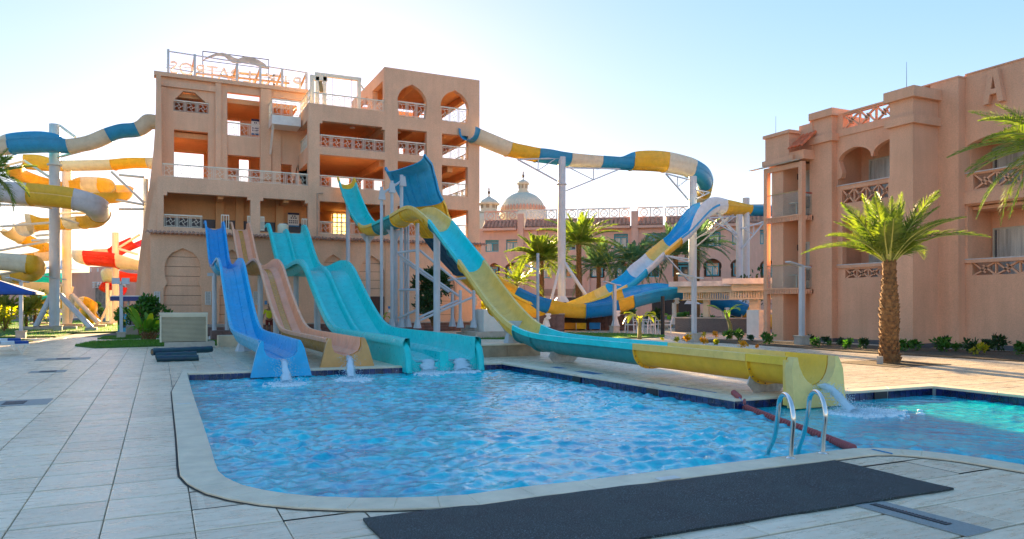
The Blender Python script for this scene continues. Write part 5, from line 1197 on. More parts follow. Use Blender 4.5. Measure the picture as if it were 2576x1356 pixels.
g.slab(wall_o, [hole1[::-1], hA[::-1], hp1[::-1], hp2[::-1]], TX(XM), .28, ); g.obj('facade_wall', M_ST2, annex)
def fret(parent, X, y0, y1, z0, z1, n, m=M_ST2, name='fret_panel'):
    # Z shaped pierced blocks
    w_ = (y1-y0)/n; me = None
    for i in range(n):
        g = G(); a = y0+i*w_+.02; b = a+w_-.04; t_ = .055
        B = lambda p, q, s_=t_: g.bar((X+.09, p[0], p[1]), (X+.09, q[0], q[1]), .10, s_, up=(1, 0, 0)) if False else g.bar((X+.09, p[0], p[1]), (X+.09, q[0], q[1]), s_, .10, up=(1, 0, 0))
        cy = (a+b)/2; cz = (z0+z1)/2; e = .14*w_/.5
        B((a, z1), (cy+e*.6, cz-e*.2)); B((b, z1), (cy-e*.2, cz-e*.6)); B((b, z0), (cy-e*.6, cz+e*.2)); B((a, z0), (cy+e*.2, cz+e*.6))
        B((a-.02, z0), (a-.02, z1), .05)
        g.obj(name, m, parent)
    G().box((X+.02, y0-.02, z1-.002), (X+.18, y1+.02, z1+.05)).obj('panel_frame', m, parent); G().box((X+.02, y0-.02, z0-.05), (X+.18, y1+.02, z0+.002)).obj('panel_frame', m, parent)
fret(annex, XM, pdo[1]-5*.80, pdo[1], pdo[2]+.02, pdo[3]-.02, 5); fret(annex, XM, pup[1]-5*.80, pup[1], pup[2]+.02, pup[3]-.02, 5)
M_CAP = mat('marble_sill', (.60, .55, .52), rough=.4)
G().box((XM-.05, YM0+.5, zcap1-.02), (XM+.33, yo1+.10, zcap1+.015)).obj('balcony_sill', M_CAP, annex); G().box((XM-.05, YM0+.5, zcap2-.02), (XM+.33, yj1+.10, zcap2+.015)).obj('balcony_sill', M_CAP, annex)
# projecting upper balcony front
ubz = (zon(c8(1712, 62), XM)+zon(c8(2170, -8), XM))/2
G().box((XM-.10, YM0+.5, ubz), (XM-.002, yon(c7(1708, 0)[0], XM), pup[2]-.06)).obj('balcony_front', M_ST2, annex)
G().box((XM-.08, YM0+.5, zcap1-.14), (XM-.002, yon(c8(1716, 0)[0], XM), zcap1-.022)).obj('balcony_moulding', M_ST2, annex)
# loggia interior
DI = 1.5
for z0, z1 in ((zcap1-1.2, L1z1), (zcap2-1.2, zarch+.4)):
    G().box((XM+DI, YM0, z0), (XM+DI+.15, YS0, z1+.1)).obj('loggia_back_wall', M_ST2, annex); G().box((XM+.281, YM0, z0-.12), (XM+DI, YS0, z0)).obj('loggia_floor', M_ST2, annex)
    G().box((XM+.281, YM0, z1+.1), (XM+DI+.15, YS0, z1+.3)).obj('loggia_ceiling', M_ST2, annex); G().box((XM+.281, yo1+.06, z0), (XM+DI, yo1+.2, z1+.1)).obj('loggia_side_wall', M_ST2, annex)
def slider(parent, X, y0, y1, z0, z1, n=2, curt=True, fm=None, along='y'):
    # sliding glass door in the plane X (or Y when along='x')
    fm = fm or mat('beige_aluminium', (.55, .52, .42), rough=.4); t_ = .06
    P_ = (lambda a, b, d: (X+d, a, b)) if along == 'y' else (lambda a, b, d: (a, X+d, b))
    g = G(); g.box(P_(y0, z1-t_, -.05), P_(y1, z1, .0)); g.box(P_(y0, z0, -.05), P_(y1, z0+t_, .0))
    for i in range(n+1): yy = y0+(y1-y0-t_)*i/n; g.box(P_(yy, z0+t_, -.049), P_(yy+t_, z1-t_, -.001))
    w_ = g.obj('glass_door', fm, parent); G().box(P_(y0+t_, z0+t_, -.03), P_(y1-t_, z1-t_, -.02)).obj('pane', M_GLASSC, w_)
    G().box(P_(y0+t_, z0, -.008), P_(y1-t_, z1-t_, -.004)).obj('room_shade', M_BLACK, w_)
    if curt:
        g = G(); k = 24; vs = []
        a0, a1 = y0+(y1-y0)*.30, y0+(y1-y0)*.985
        for i in range(k+1): yy = a0+(a1-a0)*i/k; d = -.018+.006*(i % 2); vs += [P_(yy, z0+t_, d), P_(yy, z1-t_, d)]
        g.add(vs, [(2*i, 2*i+2, 2*i+3, 2*i+1) for i in range(k)]); g.obj('curtain', M_CURT, w_)
M_GLASSC = mat('clear_door_glass', (.5, .55, .55), rough=.03, alpha=.12, spec=.9)
ydo = yon(c8(1938, 0)[0], XM+DI)
slider(annex, XM+DI-.0, YM0+1, ydo, zcap1-1.15, zon(c8(1938, 232), XM+DI), 2); slider(annex, XM+DI, YM0+1, ydo, zcap2-1.15, zcap2+1.0, 2)
G().lathe((XM+.9, yon(c8(2065, 0)[0], XM+.9), L1z1+.03), [(.12, 0), (.16, .05), (.16, .07)], 12).obj('ceiling_lamp', M_WHITE, annex)
G().box((XM-.03, YM0, zMtop), (XM+.33, YS0, zMtop+.05)).obj('parapet_cap', M_ST2, annex)
# letter A
pA0 = onX(*c7(1958, 388), XM-.02); zA0 = (zon(c7(1885, 388), XM)+zon(c7(2034, 360), XM))/2; zA1 = (zon(c7(1925, 125), XM)+zon(c7(1995, 118), XM))/2
g = G(); wA = yon(c7(1882, 0)[0], XM)-yon(c7(2036, 0)[0], XM); yc = pA0.y; hA_ = zA1-zA0
outer = [(-.5, 0), (-.22, 1), (.22, 1), (.5, 0), (.24, 0), (.16, .27), (-.16, .27), (-.24, 0)]; hole = [(-.11, .42), (.11, .42), (.0, .80)]
g.slab([(yc-a*wA, zA0+b*hA_) for a, b in outer], [[(yc-a*wA, zA0+b*hA_) for a, b in hole]], lambda a, b, d: Vector((XM-.20+d, a, b)), .195); g.obj('letter', M_ST2, annex)
# strip wall (higher parapet) beside main wall
zS = zon(c7(1690, 172), XS)
G().box((XS, YS0, 0), (XS+2.5, YC0+.3, zS)).obj('facade_wall', M_ST2, annex); G().box((XS-.02, YS0-.02, zS), (XS+2.5, YC1+1.2, zS+.06)).obj('parapet_cap', M_ST2, annex); G().box((XS+.3, YC0+.3, 0), (XS+2.5, YC1+1.2, zS)).obj('facade_wall', M_ST2, annex)
# corner tower column
zCt = zon(c7(1330, 235), XC-.15); zc1 = zon(c7(1330, 450), XC-.15); zc2 = zon(c7(1328, 905), XC)
G().box((XC, YC0, 0), (XS+.1, YC1, zCt-.25)).obj('corner_pier', M_ST2, annex)
def ringbox(x0, y0, x1, y1, z0, z1, e, name='cornice'): return G().box((x0-e, y0-e, z0), (x1, y1+e, z1)).obj(name, M_ST2, annex)
ringbox(XC, YC0, XS+.3, YC1, zCt-.38, zCt, .15); ringbox(XC, YC0, XS+.2, YC1, zc1-.30, zc1, .13); ringbox(XC, YC0, XS, YC1, 0, zc2, .03, 'pier_base_course')
# recessed wall with twin arches
zRt = (zon(c7(800, 440), XR)+zon(c7(1120, 358), XR))/2; zRm = (zon(c7(755, 640), XR)+zon(c7(1115, 540), XR))/2
zr2 = (zon(c7(755, 1000), XR)+zon(c7(1140, 935), XR))/2; zr1 = (zon(c8(800, 507), XR)+zon(c8(1160, 487), XR))/2
zl1t = zon(c8(785, 190-100), XR); zl1t = zon(c7(785, 1245), XR)
ym = (YC1+YB0)/2; wv = (YB0-YC1)/2
def arc(y0, y1, zs, zt, n=8):
    w_ = (y1-y0)/2; c_ = (y0+y1)/2
    R_ = [(c_+w_*math.cos(a*math.pi/2/n)*1.0, zs+(zt-zs)*(math.sin(a*math.pi/2/n)*.90+.10*(a/n)**3)) for a in range(n+1)]
    L = [(2*c_-p[0], p[1]) for p in R_[::-1]][1:]
    return R_+L
zsp = zr2+1.05; zat = zon(c7(850, 712), XR)+.0
zat = (zon(c7(850, 712), XR)+zon(c7(1070, 658), XR))/2
b_ = .10
dbl = [(YC1+.12, zr2), (YB0-.05, zr2), (YB0-.05, zr2+.28), (YB0-.22, zr2+.34), (YB0-.28, zr2+.55)]+[(p[0], p[1]) for p in arc(ym+.06, YB0-.10, zsp, zat)]+[(ym+.04, zsp-.08), (ym-.04, zsp-.08)]+arc(YC1+.10, ym-.06, zsp, zat)+[(YC1+.28, zr2+.55), (YC1+.22, zr2+.34), (YC1+.12, zr2+.28)]
rl = (YC1+.001, YB0-.28, zr1, zl1t)
fp1 = rx(c8, 820, 1060, 540, 527, 612, 600, XR); fp2 = (fp1[0], YB0-.25, zr2-.78, zr2-.18)
g = G(); g.slab([(YC1-.02, 0), (YB0, 0), (YB0, zRm), (YC1-.02, zRm)], [dbl[::-1], [(rl[0]+.1, rl[2]), (rl[1], rl[2]), (rl[1], rl[3]), (rl[0]+.1, rl[3])][::-1], [(YC1+.3, fp1[2]), (fp1[1], fp1[2]), (fp1[1], fp1[3]), (YC1+.3, fp1[3])][::-1], [(YC1+.3, fp2[2]), (fp2[1], fp2[2]), (fp2[1], fp2[3]), (YC1+.3, fp2[3])][::-1]], TX(XR), .25)
g.obj('facade_wall', M_ST2, annex)
fret(annex, XR, YC1+.3, fp1[1], fp1[2]+.02, fp1[3]-.02, 5); fret(annex, XR, YC1+.3, fp2[1], fp2[2]+.02, fp2[3]-.02, 5)
for z in (zr1, zr2): G().box((XR-.05, YC1, z-.02), (XR+.3, YB0-.02, z+.02)).obj('balcony_sill', M_CAP, annex); 
G().box((XR-.06, YC1, zr1-.14), (XR-.002, YB0-.02, zr1-.022)).obj('balcony_moulding', M_ST2, annex)
for z0, z1 in ((zr1-1.2, zl1t), (zr2-1.2, zat+.2)):
    G().box((XR+1.4, YC1-.3, z0), (XR+1.55, YB0+.3, z1+.1)).obj('loggia_back_wall', M_ST2, annex); G().box((XR+.251, YC1, z0-.1), (XR+1.4, YB0, z0)).obj('loggia_floor', M_ST2, annex)
    G().box((XR+.251, YC1, z1+.1), (XR+1.5, YB0, z1+.25)).obj('loggia_ceiling', M_ST2, annex); G().box((XR+.251, YB0-.06, z0), (XR+1.4, YB0-.004, z1+.1)).obj('loggia_side_wall', M_ST2, annex)
    slider(annex, XR+1.39, YC1-.2, yon(2188, XR+1.4), z0+.1, z0+2.35, 2)
# parapet with pierced balustrade
G().box((XR-.05, YC1, zRm), (XR+.3, YB0+.01, zRm+.30)).obj('parapet_band', M_ST2, annex)
zq0 = zRt-.72; G().box((XR, YC1+.01, zRm+.302), (XR+.2, YB0, zq0)).obj('parapet_wall', M_ST2, annex)
yq1 = yon(c7(800, 0)[0], XR); G().box((XR, yq1, zq0+.001), (XR+.2, YB0, zRt)).obj('parapet_wall', M_ST2, annex)
fret(annex, XR, YC1+.05, yq1-.02, zq0+.04, zRt-.12, 4)
G().box((XR-.02, YC1+.01, zRt-.062), (XR+.24, YB0, zRt)).obj('parapet_cap', M_ST2, annex)
# bay b
zBt = zon(c7(645, 465), XB-.1); zBt2 = zon(c7(650, 425), XB-.1); zb1 = zon(c7(645, 610), XB-.12)
G().box((XB, YB0, 0), (XR+2, YB1+.2, zBt2-.2)).obj('corner_pier', M_ST2, annex)
G().box((XB-.12, YB0-.12, zBt2-.30), (XR+.8, YB1+.15, zBt2)).obj('cornice', M_ST2, annex); G().box((XB-.12, YB0-.12, zb1-.32), (XR+.3, YB1+.12, zb1)).obj('cornice', M_ST2, annex)
zbb = zon(c7(645, 1030), XB); G().box((XB-.03, YB0-.03, 0), (XR+.1, YB1+.1, zbb)).obj('pier_base_course', M_ST2, annex)
# glazed corner balconies
zxt = zon(c7(300, 625), XX+.05); zx1 = zon(c7(300, 800), XX-.1); zpost = zon(c7(300, 850), XX)
XI = XX+1.1
G().box((XI, YX0-.6, 0), (XI+3, YX1-.35, zxt+.1)).obj('set_back_wall', M_ST2, annex)
G().box((XX+.12, YX1-.95, 0), (XI+.1, YX1-.28, zpost)).obj('end_pier', M_ST2, annex)
yt1 = yon(c7(395, 0)[0], XX); G().box((XX, yt1, zx1), (XI+2, YX1, zxt)).obj('corner_parapet', M_ST2, annex); G().box((XX-.08, yt1-.08, zxt), (XI+2, YX1+.08, zxt+.14)).obj('cornice', M_ST2, annex); G().box((XX-.1, yt1-.3, zpost+.1), (XI+2, YX1+.1, zx1+.06)).obj('cornice', M_ST2, annex)
G().box((XX+.6, YX0, zx1+.2), (XI+2, yt1, zxt+.35)).obj('roof_parapet', M_ST2, annex); G().box((XX+.02, YX0-.05, zpost+.10), (XI+.3, yt1-.001, zx1+.22)).obj('eave_soffit', M_ST2, annex)
# red roof tiles
tl = G(); vs = []; N = 7
for y_, sc in ((0, 1.0), (.42, .85)):
    for j in range(N+1): a = math.pi*j/N; vs.append((y_, math.cos(a)*.10*sc, math.sin(a)*.09*sc))
    for j in range(N+1): a = math.pi*(N-j)/N; vs.append((y_, math.cos(a)*.085*sc, math.sin(a)*.075*sc))
n_ = 2*(N+1); tl.add(vs, [(j, (j+1) % n_, n_+(j+1) % n_, n_+j) for j in range(n_)]+[tuple(range(n_-1, -1, -1)), tuple(range(n_, 2*n_))]); rt = build_me(tl, 'roof_tile', M_TILER, smooth=True)
for row in range(3):
    k = int((yt1-YX0+.25)/.2)
    for i in range(k): inst('roof_tile', rt, annex, (XX-.22+row*.30, YX0-.1+i*.2, zx1+.30+row*.235+random.uniform(-.01, .01)), (0, -math.radians(38), random.uniform(-.03, .03)))
# posts, beams, glass
zf1 = zon(c8(240, 695), XX); zf2 = zon(c7(240, 1250), XX); M_PO = M_ORANGE
for y in (YX1-.10, YX0+.02):
    G().box((XX, y, 0), (XX+.22, y+.20, zpost)).obj('balcony_post', M_ST2, annex)
G().box((XX, YX0+.221, zpost-.22), (XX+.15, YX1-.11, zpost)).obj('head_beam', M_ST2, annex)
for zf in (zf1, zf2):
    G().box((XX+.005, YX0+.03, zf-.10), (XI, YX1+.0, zf)).obj('balcony_floor', M_ST2, annex); G().box((XX-.05, YX0-.0, zf-.001), (XX+.1, YX1+.05, zf+.06)).obj('floor_edge', M_ST2, annex)
    k = 20
    for i in range(k): yy = YX0+.1+(YX1-YX0-.2)*i/k; G().box((XX-.035, yy, zf-.2), (XX+.06, yy+.06, zf-.003)).obj('dentil', M_ST2, annex)
    for i in range(6): xx_ = XX+.2+i*.14; G().box((xx_, YX0-.03, zf-.2), (xx_+.06, YX0+.028, zf-.003)).obj('dentil', M_ST2, annex)
    gl = G().box((XX+.04, YX0+.24, zf+.07), (XX+.055, YX1-.12, zf+1.05)).obj('glass_balustrade', mat('balustrade_glass', (.55, .62, .55), rough=.03, alpha=.18, spec=.9), annex)
    G().box((XX+.03, YX0+.235, zf+1.05), (XX+.07, YX1-.115, zf+1.08)).obj('top_rail', mat('brass_rail', (.5, .35, .15), rough=.4), gl)
    G().box((XX+.24, YX0+.05, zf+.07), (XI+.2, YX0+.065, zf+.95)).obj('glass_balustrade', MATS['balustrade_glass'], annex); G().box((XX+.24, YX0+.045, zf+.95), (XI+.2, YX0+.07, zf+1.0)).obj('top_rail', mat('red_rail', (.5, .06, .02), rough=.5), annex)
    slider(annex, XI-.0, YX0+.1, YX1-1.15, zf+.05, zf+2.1, 2)
    p_ = (XX+.62, YX0+.9); 
    tb = G().lathe((p_[0], p_[1], zf+.62), [(.32, 0), (.33, .03)], 16).cyl((p_[0], p_[1], zf+.02), (p_[0], p_[1], zf+.62), .03).obj('balcony_table', M_CURT, annex, smooth=True)
    for yy in (YX0+.4, YX0+1.45):
        g = G(); g.box((XX+.4, yy-.2, zf+.38), (XX+.8, yy+.2, zf+.43)); s_ = 1 if yy > YX0+1 else -1; g.box((XX+.4, yy+s_*.2-.02, zf+.43), (XX+.8, yy+s_*.2+.02, zf+.85))
        for a, b in ((.4, -.18), (.76, -.18), (.4, .15), (.76, .15)): g.box((XX+a, yy+b, zf+.01), (XX+a+.035, yy+b+.035, zf+.38))
        g.obj('balcony_chair', mat('dark_wicker', (.10, .06, .04), rough=.8), annex)
    G().box((XI-.14, YX1-1.05, zf+1.75), (XI-.02, YX1-.93, zf+2.0)).obj('wall_lantern', M_BLACK, annex)
# awning slats and antennas
p0 = onX(*c7(150, 855), XX-.1); G().bar((XX-.12, YX0+.1, zpost+.06), (XX-.12, YX1+.8, zpost+.03), .18, .02).obj('awning_edge', mat('white_slats', (.6, .58, .5), rough=.5), annex)
for uv0, X in ((c7(1283, 235), XC+.4), (c7(296, 612), XX+.4)):
    p_ = onX(uv0[0], uv0[1], X); G().cyl((p_.x, p_.y, p_.z-.3), (p_.x, p_.y, p_.z+.85), .012, .006, 6).obj('antenna', M_DARK, annex)
# skirting
for (x0, x1, y0, y1) in ((XM-.03, XM-.002, YM0, YS0-.0), (XS-.03, XS-.002, YS0-.03, YC0), (XS-.0, XM, YS0-.03, YS0-.002), (XC-.03, XC-.002, YC0-.03, YC1), (XC, XS, YC0-.033, YC0-.031+.0), (XR-.03, XR-.002, YC1, YB0), (XB-.06, XB-.032, YB0-.03, YB1), (XB, XR, YB0-.06, YB0-.031), (XI-.03, XI-.002, YX0, YX1-.95)):
    G().box((x0, y0, 0), (x1, y1, .17)).obj('skirting', M_DARK, annex)
# service body behind so nothing is hollow
G().box((XM+1.66, YM0, 0), (XM+9, 22, zMtop-.3)).obj('building_core', M_ST2, annex)
G().box((XR+1.56+.0, YC1+1.3, 0), (XM+1.65, YX1-.4, zRm-.1)).obj('building_core', M_ST2, annex)
# ================================================================== BACK HOTEL
class WP:      # a wall plane through two ground points given by picture column and distance
    def __init__(s, u0, D0, u1, D1):
        a = ray(u0, HV)*D0; b = ray(u1, HV)*D1; s.o = Vector((a.x, a.y, 0)); s.e = Vector((b.x-a.x, b.y-a.y, 0)).normalized(); s.n = Vector((s.e.y, -s.e.x, 0))
        if s.n.dot(FW) > 0: s.n = -s.n
    def sz(s, u, v):
        d = ray(u, v); k = s.o.dot(s.n)/d.dot(s.n); p = d*k; return ((p-s.o).dot(s.e), EYE+p.z)
    def w3(s, a, b, d=0): return s.o+s.e*a+Vector((0, 0, b))-s.n*d
    def rect(s, u0, u1, vt, vb):
        a = s.sz(u0, vt); b = s.sz(u1, vt); c = s.sz(u0, vb); return a[0], b[0], c[1], (a[1]+b[1])/2
hotel = thing('hotel_building', 'long two storey pink hotel with teal windows and pierced roof parapets behind the palms', 'building', ray(1560, HV)*82)
c9 = lambda x, y: (1175+x*.29827, 298.3+y*.29827); c10 = lambda x, y: (1175+x*.29827, 542.4+y*.29827)
def hbox(W_, a0, a1, z0, z1, d0, d1, name, m, par=None):
    g = G(); vs = [W_.w3(a, z, d) for z in (z0, z1) for a, d in ((a0, d0), (a1, d0), (a1, d1), (a0, d1))]
    g.add(vs, [(0,3,2,1),(4,5,6,7),(0,1,5,4),(1,2,6,5),(2,3,7,6),(3,0,4,7)]); return g.obj(name, m, par or hotel)
def hwin(W_, r, arched=False):
    a0, a1, z0, z1 = r; f = hbox(W_, a0, a1, z0, z1, .30, .34, 'window', M_GLASS); t_ = .13
    g = G()
    def q(x0, x1, y0, y1, d=.2): g.add([W_.w3(a, z, dd_) for z in (y0, y1) for a, dd_ in ((x0, d), (x1, d), (x1, .299), (x0, .299))], [(0,3,2,1),(4,5,6,7),(0,1,5,4),(1,2,6,5),(2,3,7,6),(3,0,4,7)])
    q(a0, a1, z0, z0+t_); q(a0, a0+t_*.8, z0+t_, z1); q(a1-t_*.8, a1, z0+t_, z1); q(a0+t_, a1-t_, z1-(z1-z0)*.30, z1-(z1-z0)*.30+t_*.9, .21); q((a0+a1)/2-t_/2, (a0+a1)/2+t_/2, z0+t_, z1-(z1-z0)*.30, .215)
    if not arched: q(a0+t_, a1-t_, z1-t_*1.3, z1-.02, .2)
    g.obj('frame', M_TEALF, f)
    if random.random() < .75:
        k = 10; x0, x1 = a0+t_, a0+(a1-a0)*random.choice((.45, .85, .6)); vs = []
        for i in range(k+1): vs += [W_.w3(x0+(x1-x0)*i/k, z0+.1, .27+.02*(i % 2)), W_.w3(x0+(x1-x0)*i/k, z1-(z1-z0)*.30, .27+.02*(i % 2))]
        G().add(vs, [(2*i, 2*i+2, 2*i+3, 2*i+1) for i in range(k)]).obj('curtain', M_CURT, f)
def keyhole(a0, a1, z0, z1):
    w_ = (a1-a0)/2; c_ = (a0+a1)/2; zs = z0+(z1-z0)*.58; R_ = (z1-zs)*.98; P_ = [(a0+.05*w_, z0), (a1-.05*w_, z0), (a1-.05*w_, zs-R_*.55), (a1-.16*w_, zs-R_*.45)]
    for i in range(11): an = -.45+(math.pi/2+.45)*i/10; P_.append((c_+w_*1.04*math.cos(an), zs+R_*(math.sin(an)*.93+.07*max(0, i-7)/3)))
    L = [(2*c_-p[0], p[1]) for p in P_[2:][::-1]][1:]; return P_+L
W1 = WP(1215, 100, 1925, 93)
# segments (u0,u1, eave v, parapet top v, depth offset towards camera)
wins_top = [(1221, 1254.5, 604, 633), (1273, 1308, 602.5, 631.5), (1422, 1448, 598, 628), (1544, 1579.5, 588.5, 623), (1624, 1665, 587, 619.5), (1781, 1813, 583, 619), (1842, 1872, 580, 616), (1912, 1930, 578, 614)]
wins_low = [(1346, 1383, 668, 700), (1422, 1450, 667, 698), (1486, 1519.5, 664, 698, 1), (1545, 1600, 664, 698, 1), (1618, 1658, 662, 697), (1692, 1733, 660, 695)]
keys = [(1229, 1257, 661, 700), (1270, 1310, 660, 702), (1481, 1522, 659, 699), (1545, 1583, 658, 699), (1770, 1815, 650, 696), (1838, 1885, 649, 696), (1912, 1950, 652, 696)]
zE = W1.sz(1500, 570)[1]; zP = W1.sz(1500, 545)[1]
holes_ = []
def hrect(u0, u1, vt, vb): a = W1.sz(u0, vt); b = W1.sz(u1, vb); return (a[0], b[0], b[1], a[1])
for w_ in wins_top: holes_.append(hrect(*w_[:4]))
for w_ in wins_low:
    if len(w_) == 4: holes_.append(hrect(*w_))
kk_ = [hrect(*k) for k in keys]
a0 = W1.sz(1205, 600)[0]; a1 = W1.sz(2120, 600)[0]
g = G(); g.slab([(a0, 0), (a1, 0), (a1, zE), (a0, zE)], [rpoly(r)[::-1] for r in holes_]+[keyhole(*r)[::-1] for r in kk_], lambda a, b, d: W1.w3(a, b, d), .3); g.obj('facade_wall', M_ST3, hotel)
for r in holes_: hwin(W1, r)
for r in kk_:
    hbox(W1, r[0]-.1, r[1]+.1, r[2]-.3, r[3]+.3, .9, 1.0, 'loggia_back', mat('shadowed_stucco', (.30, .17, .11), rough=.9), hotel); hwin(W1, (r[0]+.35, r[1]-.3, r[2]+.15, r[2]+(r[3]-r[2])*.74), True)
hbox(W1, a0, a1, 0, zE, 1.01, 12, 'building_body', M_ST3)
# pilasters, storey band, ground recesses
for u0, u1 in ((1303, 1318), (1340, 1352), (1478, 1484), (1588, 1606), (1758, 1768), (1666, 1672)):
    hbox(W1, W1.sz(u0, 600)[0], W1.sz(u1, 600)[0], 0, zE+ (1.9 if (u0, u1) in ((1303, 1318), (1588, 1606)) else 0), -.35, -.002, 'pilaster', M_ST3)
zb = W1.sz(1380, 653)[1]; hbox(W1, W1.sz(1336, 600)[0], W1.sz(1478, 600)[0], zb-.12, zb, -.15, -.002, 'string_course', M_ST3)
zb = W1.sz(1380, 727)[1]; hbox(W1, W1.sz(1340, 600)[0], W1.sz(1470, 600)[0], zb-.9, zb, .0-.06, -.002, 'string_course', mat('deep_tan_stucco', (.40, .23, .16), rough=.9))
# tiled eaves and pierced parapets per bay
rtm = build_me(G().add([(x, y, z) for y, z0 in ((0, 0), (1.0, .75)) for x, z in ((-.14, z0), (-.10, z0+.09), (0, z0+.13), (.10, z0+.09), (.14, z0))], [(0,1,6,5),(1,2,7,6),(2,3,8,7),(3,4,9,8),(4,0,5,9)]), 'roof_tile', M_TILE)
ang = math.atan2(W1.e.y, W1.e.x)
nt_ = 0
for bi, (u0, u1) in enumerate(((1216, 1300), (1321, 1450), (1452, 1585), (1604, 1668), (1675, 1762), (1765, 1925))):
    s0 = W1.sz(u0, 600)[0]; s1 = W1.sz(u1, 600)[0]; off = -.5 if bi % 2 == 0 else -.35
    hbox(W1, s0, s1, zE-.33, zE-.0, off-.25, .3, 'eave', M_ST3)
    g = G(); vs = [W1.w3(s0, zE+.0, off-.2), W1.w3(s1, zE, off-.2), W1.w3(s1, zE+1.13, .85), W1.w3(s0, zE+1.13, .85), W1.w3(s0, zE-.05, .9), W1.w3(s1, zE-.05, .9)]
    g.add(vs, [(0, 1, 2, 3), (0, 3, 4), (1, 5, 2), (3, 2, 5, 4), (0, 4, 5, 1)]); g.obj('eave_roof', M_TILE, hotel)
    k = int((s1-s0)/.5)
    if nt_+k <= 300:
        for i in range(k):
            p_ = W1.w3(s0+(i+.5)*(s1-s0)/k, zE+.02, off-.22); inst('roof_tile', rtm, hotel, p_, (0, 0, ang), (1.5, 1.35, 1.4)); nt_ += 1
    hbox(W1, s0, s1, zE+1.07, zE+1.29, .85, 1.15, 'parapet_plinth', M_ST3); hbox(W1, s0, s1, zE+2.38, zE+2.55, .85, 1.1, 'parapet_coping', M_WHITE if bi else M_ST3)
    n_ = max(2, int((s1-s0)/1.19)); m_ = M_WHITE if bi > 0 else M_ST3
    for i in range(n_):
        a = s0+(s1-s0)*i/n_; b = s0+(s1-s0)*(i+1)/n_; g = G(); P_ = lambda x, z: W1.w3(x, z, .95); z0 = zE+1.29; z1 = zE+2.38; cx_ = (a+b)/2; cz = (z0+z1)/2; h_ = .46
        ring = [P_(cx_+.50*math.cos(q*math.pi/4+.39), cz+.50*math.sin(q*math.pi/4+.39)) for q in range(8)]
        for q in range(8): g.bar(ring[q], ring[(q+1) % 8], .09, .12)
        for q in (0, 1): g.bar(P_(cx_-.3, cz-.3+.6*q), P_(cx_+.3, cz+.3-.6*q), .09, .08)
        g.bar(P_(a, z0), P_(a, z1), .12, .12)
        g.obj('pierced_block', m_, hotel)
# wide ground floor opening strip
for u0, u1 in ((1400, 1480), (1640, 1760)):
    a = W1.sz(u0, 780); b = W1.sz(u1, 780); hbox(W1, a[0], b[0], .2, W1.sz(1500, 748)[1], -.02, -.001, 'dark_doorway', M_BLACK)
# domes ------------------------------------------------------------------
M_DOME = mat('cream_ribbed_dome', (.62, .60, .47), rough=.6, var=.06)
def dome(u, vb, vt, wpx, D, name_label, drum=True, lant=True, tile=False):
    s = D/FPX; c_ = onD(u, HV, D); R_ = wpx/2*s; zb = EYE+(HV-vb)*s
    root = thing('dome', name_label, 'dome', (c_.x, c_.y, zb))
    H = (vb-vt)*s; pr = []
    g = G(); n_ = 48; vs = []; rows = 14
    for i in range(rows+1):
        a = i/rows*math.pi/2*.965; r = R_*math.cos(a)**.92; z = zb+H*math.sin(a)
        for j in range(n_*2): rr = r*(1.0 if j % 2 else .985); an = j*math.pi/n_; vs.append((c_.x+rr*math.cos(an), c_.y+rr*math.sin(an), z))
    m_ = n_*2; fs = [(i*m_+j, i*m_+(j+1) % m_, (i+1)*m_+(j+1) % m_, (i+1)*m_+j) for i in range(rows) for j in range(m_)]+[tuple(rows*m_+j for j in range(m_))]
    g.add(vs, fs).obj('shell', M_DOME, root); return root, c_, R_, zb, s
rt_, c_, R_, zb, s = dome(1316, 541, 484, 115, 122, 'large cream ribbed dome with a small lantern, above the hotel roof')
G().lathe((c_.x, c_.y, 0), [(R_*1.02, zb-5.5), (R_*1.02, zb-1.1), (R_*1.06, zb-1.0), (R_*1.06, zb-.1), (R_*1.0, zb+.3)], 48).obj('drum', M_DOME, rt_, smooth=True)
for j in range(44):
    an = j*2*math.pi/44
    if math.cos(an-math.atan2(-c_.y, -c_.x)) < -.1: continue
    q = Vector((c_.x+math.cos(an)*R_*1.0, c_.y+math.sin(an)*R_*1.0, zb+.55)); e_ = Vector((-math.sin(an), math.cos(an), 0))
    z_ = Vector((0, 0, 1)); o_ = Vector((math.cos(an), math.sin(an), 0))*.06
    G().add([q-e_*.2+o_, q+e_*.2+o_, q+e_*.2+z_*.6+o_, q+z_*.95+o_, q-e_*.2+z_*.6+o_], [(0, 1, 2, 3, 4)]).obj('arched_niche', mat('red_brown_niche', (.50, .31, .23), rough=.8), rt_)
